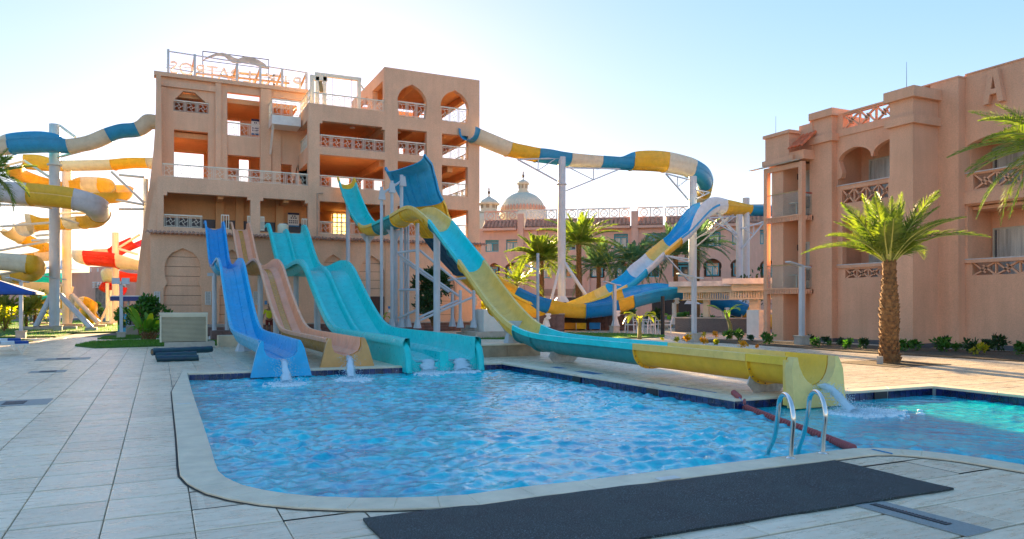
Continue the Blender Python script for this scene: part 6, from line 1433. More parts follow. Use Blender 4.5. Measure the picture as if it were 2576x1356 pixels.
def lantern(c_, z0, s, w_, h1, h2, root, fin=9):
    r = w_/2*s; G().lathe((c_.x, c_.y, z0), [(r*1.15, 0), (r*1.15, .3), (r*.92, .35), (r*.92, h1*s*.8), (r*1.2, h1*s*.84), (r*1.25, h1*s)], 16).obj('lantern', M_DOME, root)
    for j in range(8): an = j*math.pi/4+.2; q = Vector((c_.x+math.cos(an)*r*.93, c_.y+math.sin(an)*r*.93, z0+.7)); e_ = Vector((-math.sin(an), math.cos(an), 0))*r*.2; o_ = Vector((math.cos(an), math.sin(an), 0))*.03; z_ = Vector((0, 0, h1*s*.42)); G().add([q-e_+o_, q+e_+o_, q+e_+z_+o_, q+z_*1.2+o_, q-e_+z_+o_], [(0, 1, 2, 3, 4)]).obj('lantern_window', mat('window_shade', (.32, .27, .18), rough=.6), root)
    G().lathe((c_.x, c_.y, z0+h1*s), [(r*1.1, 0), (r*1.05, .2), (r*.85, h2*s*.35), (r*.4, h2*s*.62), (r*.12, h2*s*.8), (r*.10, h2*s)], 16).obj('cap', M_DOME, root, smooth=True)
    G().lathe((c_.x, c_.y, z0+(h1+h2)*s), [(.05, 0), (.22, .25), (.24, .45), (.08, .7), (.14, .85), (.03, 1.3)], 8).obj('finial', mat('dark_finial', (.12, .09, .06), rough=.6), root)
lantern(c_, zb+(541-484)*s-.1, s, 25, 25, 12, rt_)
rt_, c_, R_, zb, s = dome(1230, 556, 528, 62, 118, 'smaller cream dome beside the large one, partly behind the tower')
lantern(c_, zb+(556-536)*s, s, 44, 24, 22, rt_)
g = G().lathe((c_.x, c_.y, 0), [(R_*1.02, 9), (R_*1.02, zb)], 32).obj('drum', M_DOME, rt_, smooth=True)
# ================================================================== CANOPIES
M_CAN = mat('cream_canopy_paint', (.62, .54, .38), rough=.6, var=.06); M_CANW = mat('pale_canopy_roof', (.66, .62, .55), rough=.6)
def canopy(u0, u1, vt0, vt1, D0, D1, th_v, label, val_u0, posts):
    W_ = WP(u0, D0, u1, D1); root = thing('shade_canopy', label, 'canopy', W_.w3(0, 0)); z = (W_.sz(u0, vt0)[1]+W_.sz(u1, vt1)[1])/2; a1_ = W_.sz(u1, 700)[0]
    hbox(W_, 0, a1_, z-.28, z, 0, 4.5, 'roof_slab', M_CANW, root); hbox(W_, .4, a1_, z-.62, z-.285, .35, 4.2, 'beam_ring', M_CAN, root)
    av = W_.sz(val_u0, 700)[0]; n_ = int((a1_-av)/.13)
    sl = None
    for i in range(n_):
        a = av+i*.13; o = hbox(W_, a, a+.075, z-.98, z-.622, .6, .66, 'valance_slat', M_CAN, root)
    hbox(W_, av-.05, a1_, z-1.05, z-.982, .58, .68, 'valance_rail', M_CAN, root)
    for (u, w_, dd_) in posts:
        a = W_.sz(u, 700)[0]; hbox(W_, a-w_, a+w_, .22, z-.62, dd_, dd_+2*w_, 'post', M_CAN, root); hbox(W_, a-w_*1.25, a+w_*1.25, .0, .22, dd_-w_*.25, dd_+w_*2.25, 'post_base', M_CAN, root)
    return W_, z
canopy(1682, 1930, 711, 702, 42, 39, 6, 'long pale slatted shade canopy on cream posts, behind the lamp post', 1709, ((1762, .16, .9), (1890, .19, .8)))
canopy(1817, 1990, 703, 696, 37.5, 36, 6, 'smaller slatted canopy nearest the annex wall', 1830, ((1888, .21, .9),))
# ================================================================== CHAIRS AND TABLES
M_CHW = mat('white_aluminium', (.72, .72, .70), rough=.4); M_CHG = mat('grey_mesh_fabric', (.12, .16, .19), rough=.8)
def make_chair():
    t = thing('garden_chair', 'white framed garden chair with grey slatted back, leftmost behind the banana plant', 'chair', (0, 0, 0), 'white chairs on the terrace')
    for sx in (-1, 1):
        for sy in (-1, 1): G().bar((sx*.25, sy*.22, 0), (sx*.23, sy*.2, .44 if sy < 0 else .44), .045).obj('leg', M_CHW, t)
        G().bar((sx*.25, -.24, .64), (sx*.25, .22, .62), .05, .03).obj('armrest', M_CHW, t); G().bar((sx*.25, -.22, .44), (sx*.25, -.22, .62), .04).obj('arm_post', M_CHW, t)
        G().bar((sx*.22, .2, .44), (sx*.21, .30, .90), .045).obj('back_post', M_CHW, t)
    G().box((-.24, -.23, .42), (.24, .22, .46)).obj('seat', M_CHW, t)
    bk_ = G().bar((-.21, .295, .89), (.21, .295, .89), .05).obj('backrest', M_CHW, t)
    for i in range(5): z = .52+.075*i; G().bar((-.20, .215+(z-.44)*.2, z), (.20, .215+(z-.44)*.2, z), .055, .012).obj('slat', M_CHG, bk_)
    return t
def make_table():
    t = thing('garden_table', 'small white table between the chairs behind the banana plant', 'table', (0, 0, 0), 'white tables on the terrace')
    G().box((-.38, -.38, .70), (.38, .38, .735)).obj('table_top', M_CHW, t)
    for sx in (-1, 1):
        for sy in (-1, 1): G().bar((sx*.33, sy*.33, 0), (sx*.10, sy*.10, .70), .04).obj('leg', M_CHW, t)
    return t
ch0 = make_chair(); tb0 = make_table(); first = True
CHS = [(1587, 838, .5, 'leftmost'), (1640, 838, 3.4, 'hidden just right of the banana plant stem among'), (1660, 837, 2.9, 'turned away, second from the right of'), (1678, 838, -2.6, 'rightmost, turned left, of')]
lab = ['white garden chair with grey slatted back, leftmost of the group behind the banana plant', 'white garden chair directly behind the banana plant stem', 'white garden chair between the banana plant and the thin black post', 'white garden chair right of the thin black post',
       'white garden chair beside the first canopy post', 'white garden chair facing left under the canopy, between the two posts', 'white garden chair behind the right canopy post']
for i, (u, v, rz) in enumerate(((1587, 838, 2.2), (1633, 839, 3.1), (1650, 836, .6), (1677, 838, -2.2), (1773, 833, 2.3), (1873-20, 832, -2.3), (1905, 830, -2.0))):
    p_ = onZ(u, v, 0); 
    if i == 0: ch0.location = p_; ch0.rotation_euler = (0, 0, rz); ch0['label'] = lab[0]; ch0.scale = (1.05,)*3
    else: copy_tree(ch0, p_, lab[i], rz, 1.05)
tb0.location = onZ(1618, 835, 0); copy_tree(tb0, onZ(1812, 830, 0), 'small white table under the canopy between the two posts', 0)
# ================================================================== LAMP POSTS
def lamp(u, vb, vt, D, label, w_=10, base=True, head=1, rz=.3):
    p_ = onD(u, vb, D); t_ = onD(u, vt, D); root = thing('lamp_post', label, 'lamp post', (p_.x, p_.y, p_.z), 'slim grey lamp posts')
    r = w_/2*D/FPX; b_h = .36
    if base: G().box((p_.x-r*2.6, p_.y-r*2.6, p_.z), (p_.x+r*2.6, p_.y+r*2.6, p_.z+b_h)).obj('concrete_base', M_CONC, root); G().box((p_.x-r*3.0, p_.y-r*3.0, p_.z+b_h), (p_.x+r*3.0, p_.y+r*3.0, p_.z+b_h+.04)).obj('base_cap', M_CONC, root)
    G().box((p_.x-r, p_.y-r, p_.z+(b_h+.04 if base else 0)), (p_.x+r, p_.y+r, t_.z)).obj('pole', M_STEEL, root)
    d = Vector((math.cos(rz), math.sin(rz), 0)); c_ = Vector((p_.x, p_.y, t_.z))
    s = r/.1
    if head:
        G().bar(c_-d*.95*s+Vector((0, 0, .16)), c_-d*.05+Vector((0, 0, .02)), .34*s, .05).obj('lamp_head', M_STEEL, root); G().bar(c_+d*.05+Vector((0, 0, .0)), c_+d*.5*s+Vector((0, 0, -.03)), .30*s, .05).obj('lamp_head', M_STEEL, root)
    return root
lamp(2017, 870, 670, 28.5, 'grey lamp post on a concrete block in front of the glazed balconies', 10, rz=0)
lamp(1746, 862, 698, 31, 'grey lamp post in front of the long canopy', 9.5, rz=-.2)
lamp(1546, 838, 716, 40, 'grey lamp post with a flat head beside the lawn and blue trough', 7, rz=.1)
lamp(1353, 862, 637, 36, 'thin grey pole with a side camera arm behind the yellow slide', 5.5, base=False, head=0)
p_ = onD(1353, 680, 36); G().bar(p_, p_+Vector((-.62, .1, .25)), .06).obj('camera_arm', M_STEEL, COL.objects['lamp_post.003'])
lamp(53, 853, 708, 35, 'grey lamp post on a concrete block beside the blue parasol', 8, rz=.9)
lamp(146, 836, 702, 43, 'grey lamp post standing in front of the thick slide column', 7, rz=.5)
lamp(305, 857, 716, 34, 'grey lamp post with floodlights by the small lawn left of the tower', 7.5, head=0)
p_ = onD(305, 708, 34)
for dx in (-.22, .18): G().box((p_.x+dx-.16, p_.y-.15, p_.z-.12), (p_.x+dx+.16, p_.y+.1, p_.z+.16)).obj('floodlight', M_STEEL, COL.objects['lamp_post.006'])
pp_ = onZ(1667, 844, 0); th = thing('black_post', 'thin black post behind the banana plant', 'post', pp_); t_ = onD(1667, 745, (pp_.x*FW.x+pp_.y*FW.y)); G().cyl(pp_, t_, .10, n=10).obj('pole', M_BLACK, th, smooth=True)
# ================================================================== LAWNS AND BEDS
def patch(pts, name, m, h=.05, z=0.0, fr=True, kind='structure'):
    P_ = [onZ(u, v, z+h) for u, v in pts]; g = G(); n_ = len(P_); c = P_
    g.slab([(q.x, q.y) for q in P_], [], lambda a, b, d: Vector((a, b, z+h-d)), h+.03)
    # blades along the area
    o = g.obj(name, m); o['kind'] = kind
    return P_
def blades(P_, n, label='grass', h=.06):
    xs = [q.x for q in P_]; ys = [q.y for q in P_]; poly = [(q.x, q.y) for q in P_]; g = G(); r = random.Random(3); z = P_[0].z
    k = 0
    while k < n:
        x = r.uniform(min(xs), max(xs)); y = r.uniform(min(ys), max(ys))
        if not inpoly(x, y, poly): continue
        a = r.uniform(0, 6.28); hh = h*r.uniform(.5, 1.3); w_ = .012; g.add([(x-w_*math.cos(a), y-w_*math.sin(a), z-.01), (x+w_*math.cos(a), y+w_*math.sin(a), z-.01), (x+r.gauss(0, .02), y+r.gauss(0, .02), z+hh)], [(0, 1, 2)]); k += 1
    o = g.obj('grass', leafmat('grass_blades', (.12, .26, .03), (.06, .16, .02), .3)); o['kind'] = 'stuff'; tag(o, 'short green grass growing on the lawns', 'grass')
Q = patch([(188, 868), (240, 873), (420, 868), (560, 866), (556, 856), (420, 856), (330, 855), (230, 859)], 'lawn', M_GRASS); blades(Q, 9000)
Q = patch([(245, 851), (300, 851), (360, 849), (400, 848), (400, 843), (330, 843), (265, 846)], 'lawn', M_GRASS); blades(Q, 2500)
Q = patch([(-60, 846), (60, 846), (140, 845), (188, 836), (330, 832), (330, 812), (200, 806), (-60, 808)], 'lawn', M_GRASS); blades(Q, 7000, h=.1)
Q = patch([(-60, 862), (0, 861), (84, 856), (60, 852), (-60, 853)], 'lawn', M_GRASS)
Q = patch([(1190, 850), (1330, 852), (1560, 850), (1672, 846), (1672, 842), (1560, 838), (1430, 836), (1190, 843)], 'lawn', M_GRASS); blades(Q, 6000)
Q = patch([(1720, 856), (1900, 866), (2140, 884), (2576, 908), (2760, 925), (2760, 893), (2576, 884), (2300, 874), (2060, 862), (1880, 855), (1800, 853)], 'planting_bed', M_SOIL, h=.03)
# pit round the near palm
PALM = onZ(2237, 914, 0)
G().box((PALM.x-1.1, PALM.y-1.0, .001), (PALM.x+1.1, PALM.y+.9, .012)).obj('tree_pit', M_SOIL, kind='structure')
G().box((PALM.x-.62, PALM.y-.2, 0), (PALM.x-.5, PALM.y-.1, .22)).obj('edge_stone', M_CONC); tag(COL.objects['edge_stone'], 'small upright pale stone at the foot of the near palm', 'stone')
# ================================================================== PALMS
LF = leafmat('palm_leaf', (.20, .25, .035), (.07, .13, .02), .4); LF2 = leafmat('palm_leaf_blue', (.15, .24, .10), (.07, .14, .05), .35); STALK = mat('leaf_stalk', (.36, .40, .10), rough=.6)
def frond_me(L, droop, nleaf, lw, ll, m, seed, vee=.5):
    r = random.Random(seed); g = G(); pts = []
    for i in range(15):
        s = i/14; pts.append(Vector((L*s*(1-.12*droop*s), 0, L*(.10*s-.62*droop*s**2.2))))
    g.tube(pts, .02, 5, radii=[.022*L/2*(1-.85*i/14)+.003 for i in range(15)], mi=1)
    for i in range(nleaf):
        s = .14+.86*(i/nleaf); k = min(13, int(s*14)); f = s*14-k; c = pts[k].lerp(pts[k+1], f); tg = (pts[k+1]-pts[k]).normalized()
        up = tg.cross(Vector((0, 1, 0))).normalized()*-1
        if up.z < 0: up = -up
        l_ = ll*(math.sin(math.pi*min(1, .16+s*.84))**.6)*(.7+.3*(1-s))*r.uniform(.82, 1.15)
        for sd in (-1, 1):
            ang = math.radians(28+34*(1-s))+r.gauss(0, .09); d = (tg*math.cos(ang)+Vector((0, sd, 0))*math.sin(ang)+up*(vee*r.uniform(.4, 1.2))*(.7 if r.random() < .5 else 1)).normalized()
            p1 = c+d*l_*.5; p2 = c+d*l_-Vector((0, 0, l_*.22*r.random()+l_*.08)); w_ = (tg*.8+up*.4).normalized()*lw*.5
            g.add([c-w_*.6, c+w_*.6, p1+w_, p1-w_, p2], [(0, 1, 2, 3), (3, 2, 4)], 0)
    return build_me(g, 'frond', [m, STALK])
def palm(name, label, base, h, r0, r1, n, L, seed, m=LF, group=None, nleaf=46, lw=.045, ll=.5, spread=(-.15, 1.35), scars=True, twist=None, lean=(0, 0), ztop=None, droops=(.25, .6, .9, 1.2)):
    r = random.Random(seed); root = thing(name, label, 'palm tree', base, group); base = Vector(base)
    k = 26; pts = []; rad = []
    for i in range(k+1):
        s = i/k; bul = 1+.10*math.sin(s*9+seed)+.05*r.uniform(-1, 1); pts.append(base+Vector((lean[0]*s*s, lean[1]*s*s, h*s))); rad.append((r0+(r1-r0)*s)*bul*(1.12 if s > .9 else 1))
    tr = G().tube(pts, r0, 16, radii=rad).obj('trunk', M_TRUNK, root, smooth=True)
    if scars:      # old leaf bases wrapped round the trunk
        g = G(); rows = max(8, int(h/.095)); 
        for j in range(rows):
            s = (j+.5)/rows; c = base+Vector((lean[0]*s*s, lean[1]*s*s, h*s)); R_ = (r0+(r1-r0)*s)*(1+.08*math.sin(s*9+seed)); m_ = 10
            for q in range(m_):
                an = (q+.5*(j % 2)+r.uniform(-.12, .12))*2*math.pi/m_; d = Vector((math.cos(an), math.sin(an), 0)); e = Vector((-d.y, d.x, 0)); w_ = R_*2*math.pi/m_*.52; hh = h/rows*r.uniform(.9, 1.5); out = R_*r.uniform(.10, .26)
                b = c+d*R_*.92
                g.add([b-e*w_, b+e*w_, b+e*w_*.55+d*out+Vector((0, 0, hh)), b-e*w_*.55+d*out+Vector((0, 0, hh)), b+Vector((0, 0, hh*1.02))+e*w_*.5, b+Vector((0, 0, hh*1.02))-e*w_*.5], [(0, 1, 2, 3), (3, 2, 4, 5), (0, 3, 5), (1, 4, 2)])
        g.obj('leaf_scars', M_TRUNK, tr)['kind'] = 'stuff'
    mes = [frond_me(L, dr, nleaf, lw, ll, m, seed*10+q) for q, dr in enumerate(droops)]
    top = pts[-1]
    for i in range(n):
        s = i/(n-1); an = i*2.39996+r.uniform(-.2, .2); el = spread[1]-(spread[1]-spread[0])*s**.85+r.gauss(0, .06)
        me = mes[min(3, max(0, int(s*3.2+r.uniform(-.4, .6))))]; sc = r.uniform(.85, 1.08)*(.8+.2*min(1, s*3))
        inst('frond', me, root, top+Vector((math.cos(an), math.sin(an), 0))*rad[-1]*.5, (r.uniform(-.35, .35), -el, an), (sc,)*3)
    return root
palm('date_palm', 'young date palm with a thick rough trunk, standing in the paving before the annex', PALM, 2.72, .27, .17, 36, 2.15, 3, nleaf=84, lw=.028, ll=.52, spread=(.62, 1.48), droops=(.12, .38, .68, .98), group='palm trees')
pc = onD(2688, 335, 15); palm('date_palm', 'palm whose long arching fronds reach in at the upper right edge', (pc.x, pc.y, 0), pc.z-.3, .3, .2, 34, 2.2, 9, nleaf=70, lw=.034, ll=.50, spread=(-.2, .80), group='palm trees')
def ppx(u, vb, vt, D, seed, L, lab, n=34, w_=14, **k):
    k.setdefault('spread', (-.05, 1.38)); L *= .9
    b = onD(u, vt, D); r = w_/2*D/FPX; b0 = Vector((b.x, b.y, 0)); return palm('date_palm', lab, b0, b.z, r*1.1, r*.85, n, L, seed, group='palm trees', nleaf=30, lw=.15, ll=.85, **k)
ppx(1361, 800, 655, 56, 21, 3.0, 'date palm with a dense green crown left of the tall slide column', 44, 15)
ppx(1456, 800, 615, 60, 22, 4.1, 'tallest date palm with a wide feathery crown, right of the tall slide column', 36, 15, m=LF)
ppx(1506, 800, 672, 64, 23, 3.9, 'date palm with grey-green drooping fronds, third from the left in the row', 30, 12, m=LF2)
ppx(1592, 800, 652, 70, 24, 4.6, 'low spreading date palm behind the steep slide trough', 36, 12, m=LF2, spread=(-.4, .9))
ppx(1700, 800, 640, 66, 25, 4.2, 'date palm rising left of the second slide column', 34, 12, m=LF2)
ppx(1754, 800, 620, 70, 26, 4.2, 'date palm directly behind the second slide column', 30, 12, m=LF2)
pc = onD(-38, 440, 22); palm('date_palm', 'palm whose drooping fronds enter at the left edge', (pc.x, pc.y, 0), pc.z, .2, .16, 22, 1.25, 31, nleaf=40, lw=.04, ll=.42, spread=(-.6, 1.1), group='palm trees')
for i, (u, v, D, s, lb) in enumerate(((66, 790, 47, 1.5, 'small slender palm on the left lawn, nearer the blue lamp post'), (88, 775, 48, 1.6, 'small slender palm on the left lawn, right of its neighbour'), (14, 775, 46, 1.6, 'small palm at the far left behind the parasol'), (1300, 715, 47, 2.4, 'yellow-green feathery palm behind the dark blue trough'))):
    b = onD(u, v, D); palm('young_palm', lb, (b.x, b.y, 0), max(.5, b.z), .11, .08, 16, s, 40+i, nleaf=26, lw=.09, ll=.5, scars=False, m=leafmat('sunlit_palm_leaf', (.22, .26, .03), (.10, .16, .02), .5) if i == 3 else LF)
# ================================================================== SHRUBS, BANANAS
def leafball(name, label, c, R_, H, n, m, ls, group=None, cat='shrub', stem=True, seed=1, flat=1.0):
    root = thing(name, label, cat, c, group); r = random.Random(seed); c = Vector(c); g = G()
    blobs = [(Vector((r.gauss(0, .42)*R_, r.gauss(0, .42)*R_, H*(.35+.6*r.random()))), R_*r.uniform(.3, .6)) for _ in range(7)]
    for i in range(n):
        b, br = blobs[r.randrange(7)]; d = Vector((r.gauss(0, 1), r.gauss(0, 1), r.gauss(0, 1)*flat)).normalized(); p_ = c+b+d*br*r.uniform(.5, 1.08)
        if p_.z < c.z+.01: p_.z = c.z+.02+r.random()*.1
        ax = (d+Vector((r.gauss(0, .5), r.gauss(0, .5), r.gauss(0, .5)+.3))).normalized(); sd = ax.cross(Vector((r.gauss(0, 1), r.gauss(0, 1), r.gauss(0, 1)))).normalized(); s = ls*r.uniform(.6, 1.3)
        g.add([p_, p_+ax*s*.5+sd*s*.26, p_+ax*s, p_+ax*s*.5-sd*s*.26], [(0, 1, 2, 3)])
    g.obj('foliage', m, root)['kind'] = 'stuff'
    if stem:
        g = G()
        for q in range(4): a = q*1.6; g.tube([c, c+Vector((math.cos(a)*R_*.15, math.sin(a)*R_*.15, H*.3)), c+Vector((math.cos(a)*R_*.4, math.sin(a)*R_*.4, H*.7))], .02*R_/.5, 5)
        g.obj('stem', M_TRUNK, root)
    return root
GL = leafmat('shrub_leaf', (.07, .19, .025), (.03, .09, .012), .3); GD = leafmat('dark_shrub_leaf', (.035, .09, .02), (.012, .04, .01), .2); GY = leafmat('yellow_shrub_leaf', (.40, .36, .03), (.20, .22, .02), .5); GO = leafmat('orange_croton_leaf', (.55, .22, .02), (.35, .30, .03), .5)
c8 = lambda x, y: (1853.0+x*.33325, 497.2+y*.33325)
i = 0
for (x, y, s, m, w_) in ((25, 1078, 1.1, GL, 'bright'), (105, 1083, .7, GD, 'dark'), (240, 1105, 1.0, GL, 'mid green'), (555, 1105, 1.0, GD, 'dark'), (590, 1128, 1.0, GL, 'bright'), (668, 1113, 1.0, GD, 'dark'), (702, 1117, .6, GL, 'tiny'), (792, 1115, .9, GD, 'dark'), (840, 1140, 1.1, GL, 'bright'), (952, 1138, 1.1, GD, 'dark'), (1246, 1160, 1.2, GL, 'bright'), (1352, 1155, 1.2, GL, 'bright'), (1538, 1162, 1.4, GL, 'bright'), (1590, 1155, 1.3, GD, 'dark'), (1645, 1160, .9, GL, 'bright'), (1785, 1175, 1.3, GD, 'dark'), (1850, 1185, 1.0, GY, 'yellow-green'), (1890, 1160, 1.1, GD, 'dark'), (1935, 1155, .9, GL, 'small'), (1988, 1160, 1.5, GD, 'tall dark'), (2148, 1195, 1.2, GL, 'bright')):
    p_ = onZ(*c8(x, y), .03); D_ = p_.x*FW.x+p_.y*FW.y; i += 1
    rel = 'left of the lamp post' if x < 450 else ('between lamp post and near palm' if x < 1040 else 'right of the near palm')
    leafball('shrub', f'small {w_} green shrub in the soil bed, {["first","second","third","fourth","fifth","sixth","seventh","eighth","ninth","tenth","eleventh"][(i-1) if x < 450 else (i-4 if x < 1040 else i-11)]} {rel}', p_, .15*s, .28*s, 170, m, .10*s, 'shrubs in the annex bed', seed=i, stem=False)
c11 = lambda x, y: (1554.7+x*.16668, 668.9+y*.16668)
for j, (x, y, s, m, w_) in enumerate(((1100, 1105, .9, GY, 'upright yellow and green croton'), (1198, 1095, .9, GL, 'round dark green shrub'), (1297, 1085, .8, GY, 'round yellow croton'), (1470, 1080, .9, GO, 'orange and green croton'), (1665, 1120, 1.4, GL, 'broad green shrub below the bent banana plant'), (1838, 1120, 1.5, GL, 'largest green shrub of the bed'), (1998, 1120, .8, GD, 'dark little shrub left of the balcony post'),
                                (883, 1150, .7, GY, 'tiny yellow croton'), (1040, 1165, 1.1, GO, 'orange croton'), (1312, 1190, 1.0, GO, 'orange and yellow croton over the slide rim'), (1480, 1200, .8, GY, 'spiky yellow croton over the slide rim'), (1872, 1235, .8, GO, 'lone orange croton'), (2100, 1258, .5, GO, 'rightmost tiny orange croton'), (660, 1130, .5, GY, 'leftmost tiny yellow croton'), (2260, 1180, 1.4, GL, 'leafy green shrub beside the annex post'))):
    p_ = onZ(*c11(x, y), .01); s *= .72; leafball('croton' if 'croton' in w_ else 'shrub', f'{w_} in the planting bed before the canopy', p_, .16*s, .36*s, 150, m, .14*s, 'bed plants before the canopy', seed=60+j, stem=False)
def blade_leaf(g, base, d, L, W_, bend, r, mi=0, mat2=1):
    n_ = 9; side = d.cross(Vector((0, 0, 1))).normalized(); pts = []
    for i in range(n_+1): s = i/n_; pts.append(base+d*L*s*(1-.15*bend*s)+Vector((0, 0, L*(.95*s-bend*s*s))))
    st = 4; vs = []
    for i in range(n_+1):
        s = max(0, (i-st+1)/(n_-st+1)); w_ = W_*math.sin(math.pi*min(.98, s*.9+.06))**.7 if i >= st-1 else .012; up_ = Vector((0, 0, w_*.35)); vs += [pts[i]-side*w_+up_, pts[i], pts[i]+side*w_+up_]
    for i in range(st-1, n_):
        a = i*3-(st-1)*3
    g.add(vs[(st-1)*3:], [f for i in range(n_-st+1) for f in ((i*3, i*3+1, i*3+4, i*3+3), (i*3+1, i*3+2, i*3+5, i*3+4))], mi)
    g.tube(pts[:st+1], .015, 5, mi=mat2)
def banana(u, v, z, h, n, label, seed, m, W_=.18, L=1.1, lean=0.0, D=None, elev=(.9, .1)):
    p_ = onZ(u, v, z) if D is None else Vector((*onD(u, v, D).xy, z)); root = thing('banana_plant', label, 'plant', p_); r = random.Random(seed)
    G().tube([p_, p_+Vector((0, 0, h*.5)), p_+Vector((lean, 0, h))], .1, 8, radii=[.11, .09, .05]).obj('stem', mat('green_brown_stem', (.28, .24, .07), rough=.7, var=.3, vscale=8), root, smooth=True)
    for i in range(n):
        a = i*2.4+r.uniform(-.3, .3); g = G(); up = r.uniform(*sorted(elev)); d = Vector((math.cos(a), math.sin(a), 0))*(.35+.5*(1-up))
        blade_leaf(g, p_+Vector((lean, 0, h*.93)), d.normalized(), L*r.uniform(.75, 1.15), W_*r.uniform(.8, 1.1), .35+.75*(1-up)+r.uniform(0, .25), r); g.obj('leaf', [m, STALK], root, smooth='all')
    return root
BNL = leafmat('banana_leaf', (.16, .30, .04), (.08, .18, .02), .45); BNY = leafmat('yellowing_banana_leaf', (.42, .36, .04), (.14, .24, .03), .55)
banana(1609, 853, 0, .95, 7, 'banana plant with tattered yellow-green leaves behind the turquoise rim', 5, BNY, .17, 1.0)
banana(1837, 852, 0, 1.2, 4, 'slender banana plant with a long arching leaf under the canopy edge', 8, BNL, .16, 1.15, -.25)
banana(1690, 822, 0, .6, 5, 'broad leaved banana plant in the planter behind the chairs', 12, BNL, .2, 1.1)
b = onZ(372, 857, 0); 
t = thing('bird_of_paradise_plant', 'tall clump of upright leaves on red-brown stalks beside the cream cabinet', 'plant', b); r = random.Random(4)
for i in range(46):
    a = r.uniform(0, 6.28); g = G(); q = b+Vector((r.gauss(0, .16), r.gauss(0, .16), 0)); d = Vector((math.cos(a), math.sin(a), 0)); blade_leaf(g, q, d*.55, r.uniform(1.15, 1.95), r.uniform(.09, .14), r.uniform(.1, .75), r); g.obj('leaf', [BNL if i % 5 else BNY, mat('red_brown_stalk', (.25, .13, .05), rough=.7)], t, smooth='all')
leafball('tree', 'low dark leafy tree behind the clump of upright leaves, left of the tower', onZ(352, 848, 0), .85, 2.3, 1300, GL, .22, cat='tree', seed=77)
leafball('tree', 'dark round tree standing behind the column frame at the tower foot', Vector((*onD(1088, 822, 36.5).xy, .5)), 1.15, 2.5, 2600, GD, .22, cat='tree', seed=78)
banana(962, 812, .5, .35, 4, 'yellow-green plant in front of the brown tower door', 15, BNY, .08, .7, D=39)
leafball('shrub', 'sunlit shrub at the far left edge behind the parasol', onZ(10, 836, 0), .7, 1.2, 500, GY, .2, seed=80)
for j, (u, v, D, s, m, lb) in enumerate(((1465, 812, 52, .9, GL, 'bright green hedge plant left of the grey lamp post'), (1512, 812, 52, .9, GL, 'bright green hedge plant right of the grey lamp post'), (1495, 812, 53, .9, GL, 'bright green hedge plant behind the grey lamp post'), (1572, 822, 46, .7, GD, 'dark shrub above the brown planter wall'), (1720, 822, 49, .45, GL, 'green shrub in the pebble planter'), (1648, 822, 47, .55, GD, 'dark shrub behind the chairs'), (1782, 822, 49, .4, GL, 'green shrub right of the first canopy post'), (1860, 822, 49, .4, GD, 'dark shrub below the deep blue trough'), (1905, 790, 52, 2.0, GD, 'tall dark bush behind the right canopy post'), (1215, 800, 50, .9, GY, 'yellow-green shrub between tower and yellow slide'), (1215, 770, 60, 1.8, GL, 'green bush right of the tower base'), (110, 812, 62, 1.6, GY, 'sunlit bush beyond the left lawn'), (230, 812, 66, 1.0, GD, 'dark bush behind the raking column strut'))):
    p_ = onD(u, v, D); leafball('shrub', lb, (p_.x, p_.y, max(0, min(p_.z, .6))), .9*s, 1.5*s, 420, m, .3, seed=90+j, stem=False)
# ================================================================== PLANTER WALLS BACK CENTRE
def wallblk(u0, u1, v, D0, D1, h, label, m, name='planter_wall', bricks=True):
    W_ = WP(u0, D0, u1, D1); L = W_.sz(u1, 700)[0]; root = thing(name, label, 'wall', W_.w3(0, 0)); n_ = max(2, int(L/.62)); rows = max(1, round(h/.27))
    for r_ in range(rows):
        for i in range(n_): hbox(W_, L*i/n_+.006, L*(i+1)/n_-.006, h*r_/rows+.005, h*(r_+1)/rows-.005, random.uniform(0, .012), .22, 'cladding_block', m, root)
    hbox(W_, 0, L, 0, h-.02, .05, .21, 'core', mat('mortar', (.12, .09, .08), rough=.9), root); hbox(W_, -.02, L+.02, h, h+.05, -.03, .26, 'cap', M_CONC, root)
wallblk(1350, 1600, 0, 47, 44, .95, 'long brown brick planter wall beyond the lawn', M_BRICK)
wallblk(1352, 1420, 0, 43, 43, 1.0, 'short brown brick wall under the blue trough', M_BRICK)
M_PEB = mat('grey_pebble_dash', (.22, .22, .22), rough=.9, col2=(.06, .06, .06), vscale=38, bump=1, bscale=60)
W_ = WP(1698, 42.5, 1925, 40); L = W_.sz(1925, 700)[0]; tq = thing('pebble_planter', 'low curved planter wall faced with grey pebbles behind the chairs', 'planter', W_.w3(0, 0)); hbox(W_, 0, L, 0, .78, 0, .4, 'wall', M_PEB, tq); hbox(W_, -.04, L, .782, .85, -.05, .45, 'cap', M_CONC, tq)
for j, (u, v) in enumerate(((1690, 829), (1596, 829), (1868, 826), (1850, 826))):
    p_ = onZ(u, v, 0); p_ = p_+Vector((0, 1.0, 0)); tq = thing('planter_pot', ['square tapered planter pot at the left end of the pebble wall', 'square planter pot beside the leftmost chair', 'square planter pot under the canopy, right one of two', 'square planter pot under the canopy, left one of two'][j], 'plant pot', p_, 'square planter pots')
    G().slab([(-.35, .62), (-.27, 0), (.27, 0), (.35, .62)], [], lambda a, b, d, p_=p_: Vector((p_.x+a, p_.y-.3+d, b)), .6).obj('pot', M_CONC, tq)
    G().box((p_.x-.3, p_.y-.25, .60), (p_.x+.3, p_.y+.25, .63)).obj('soil', M_SOIL, tq)
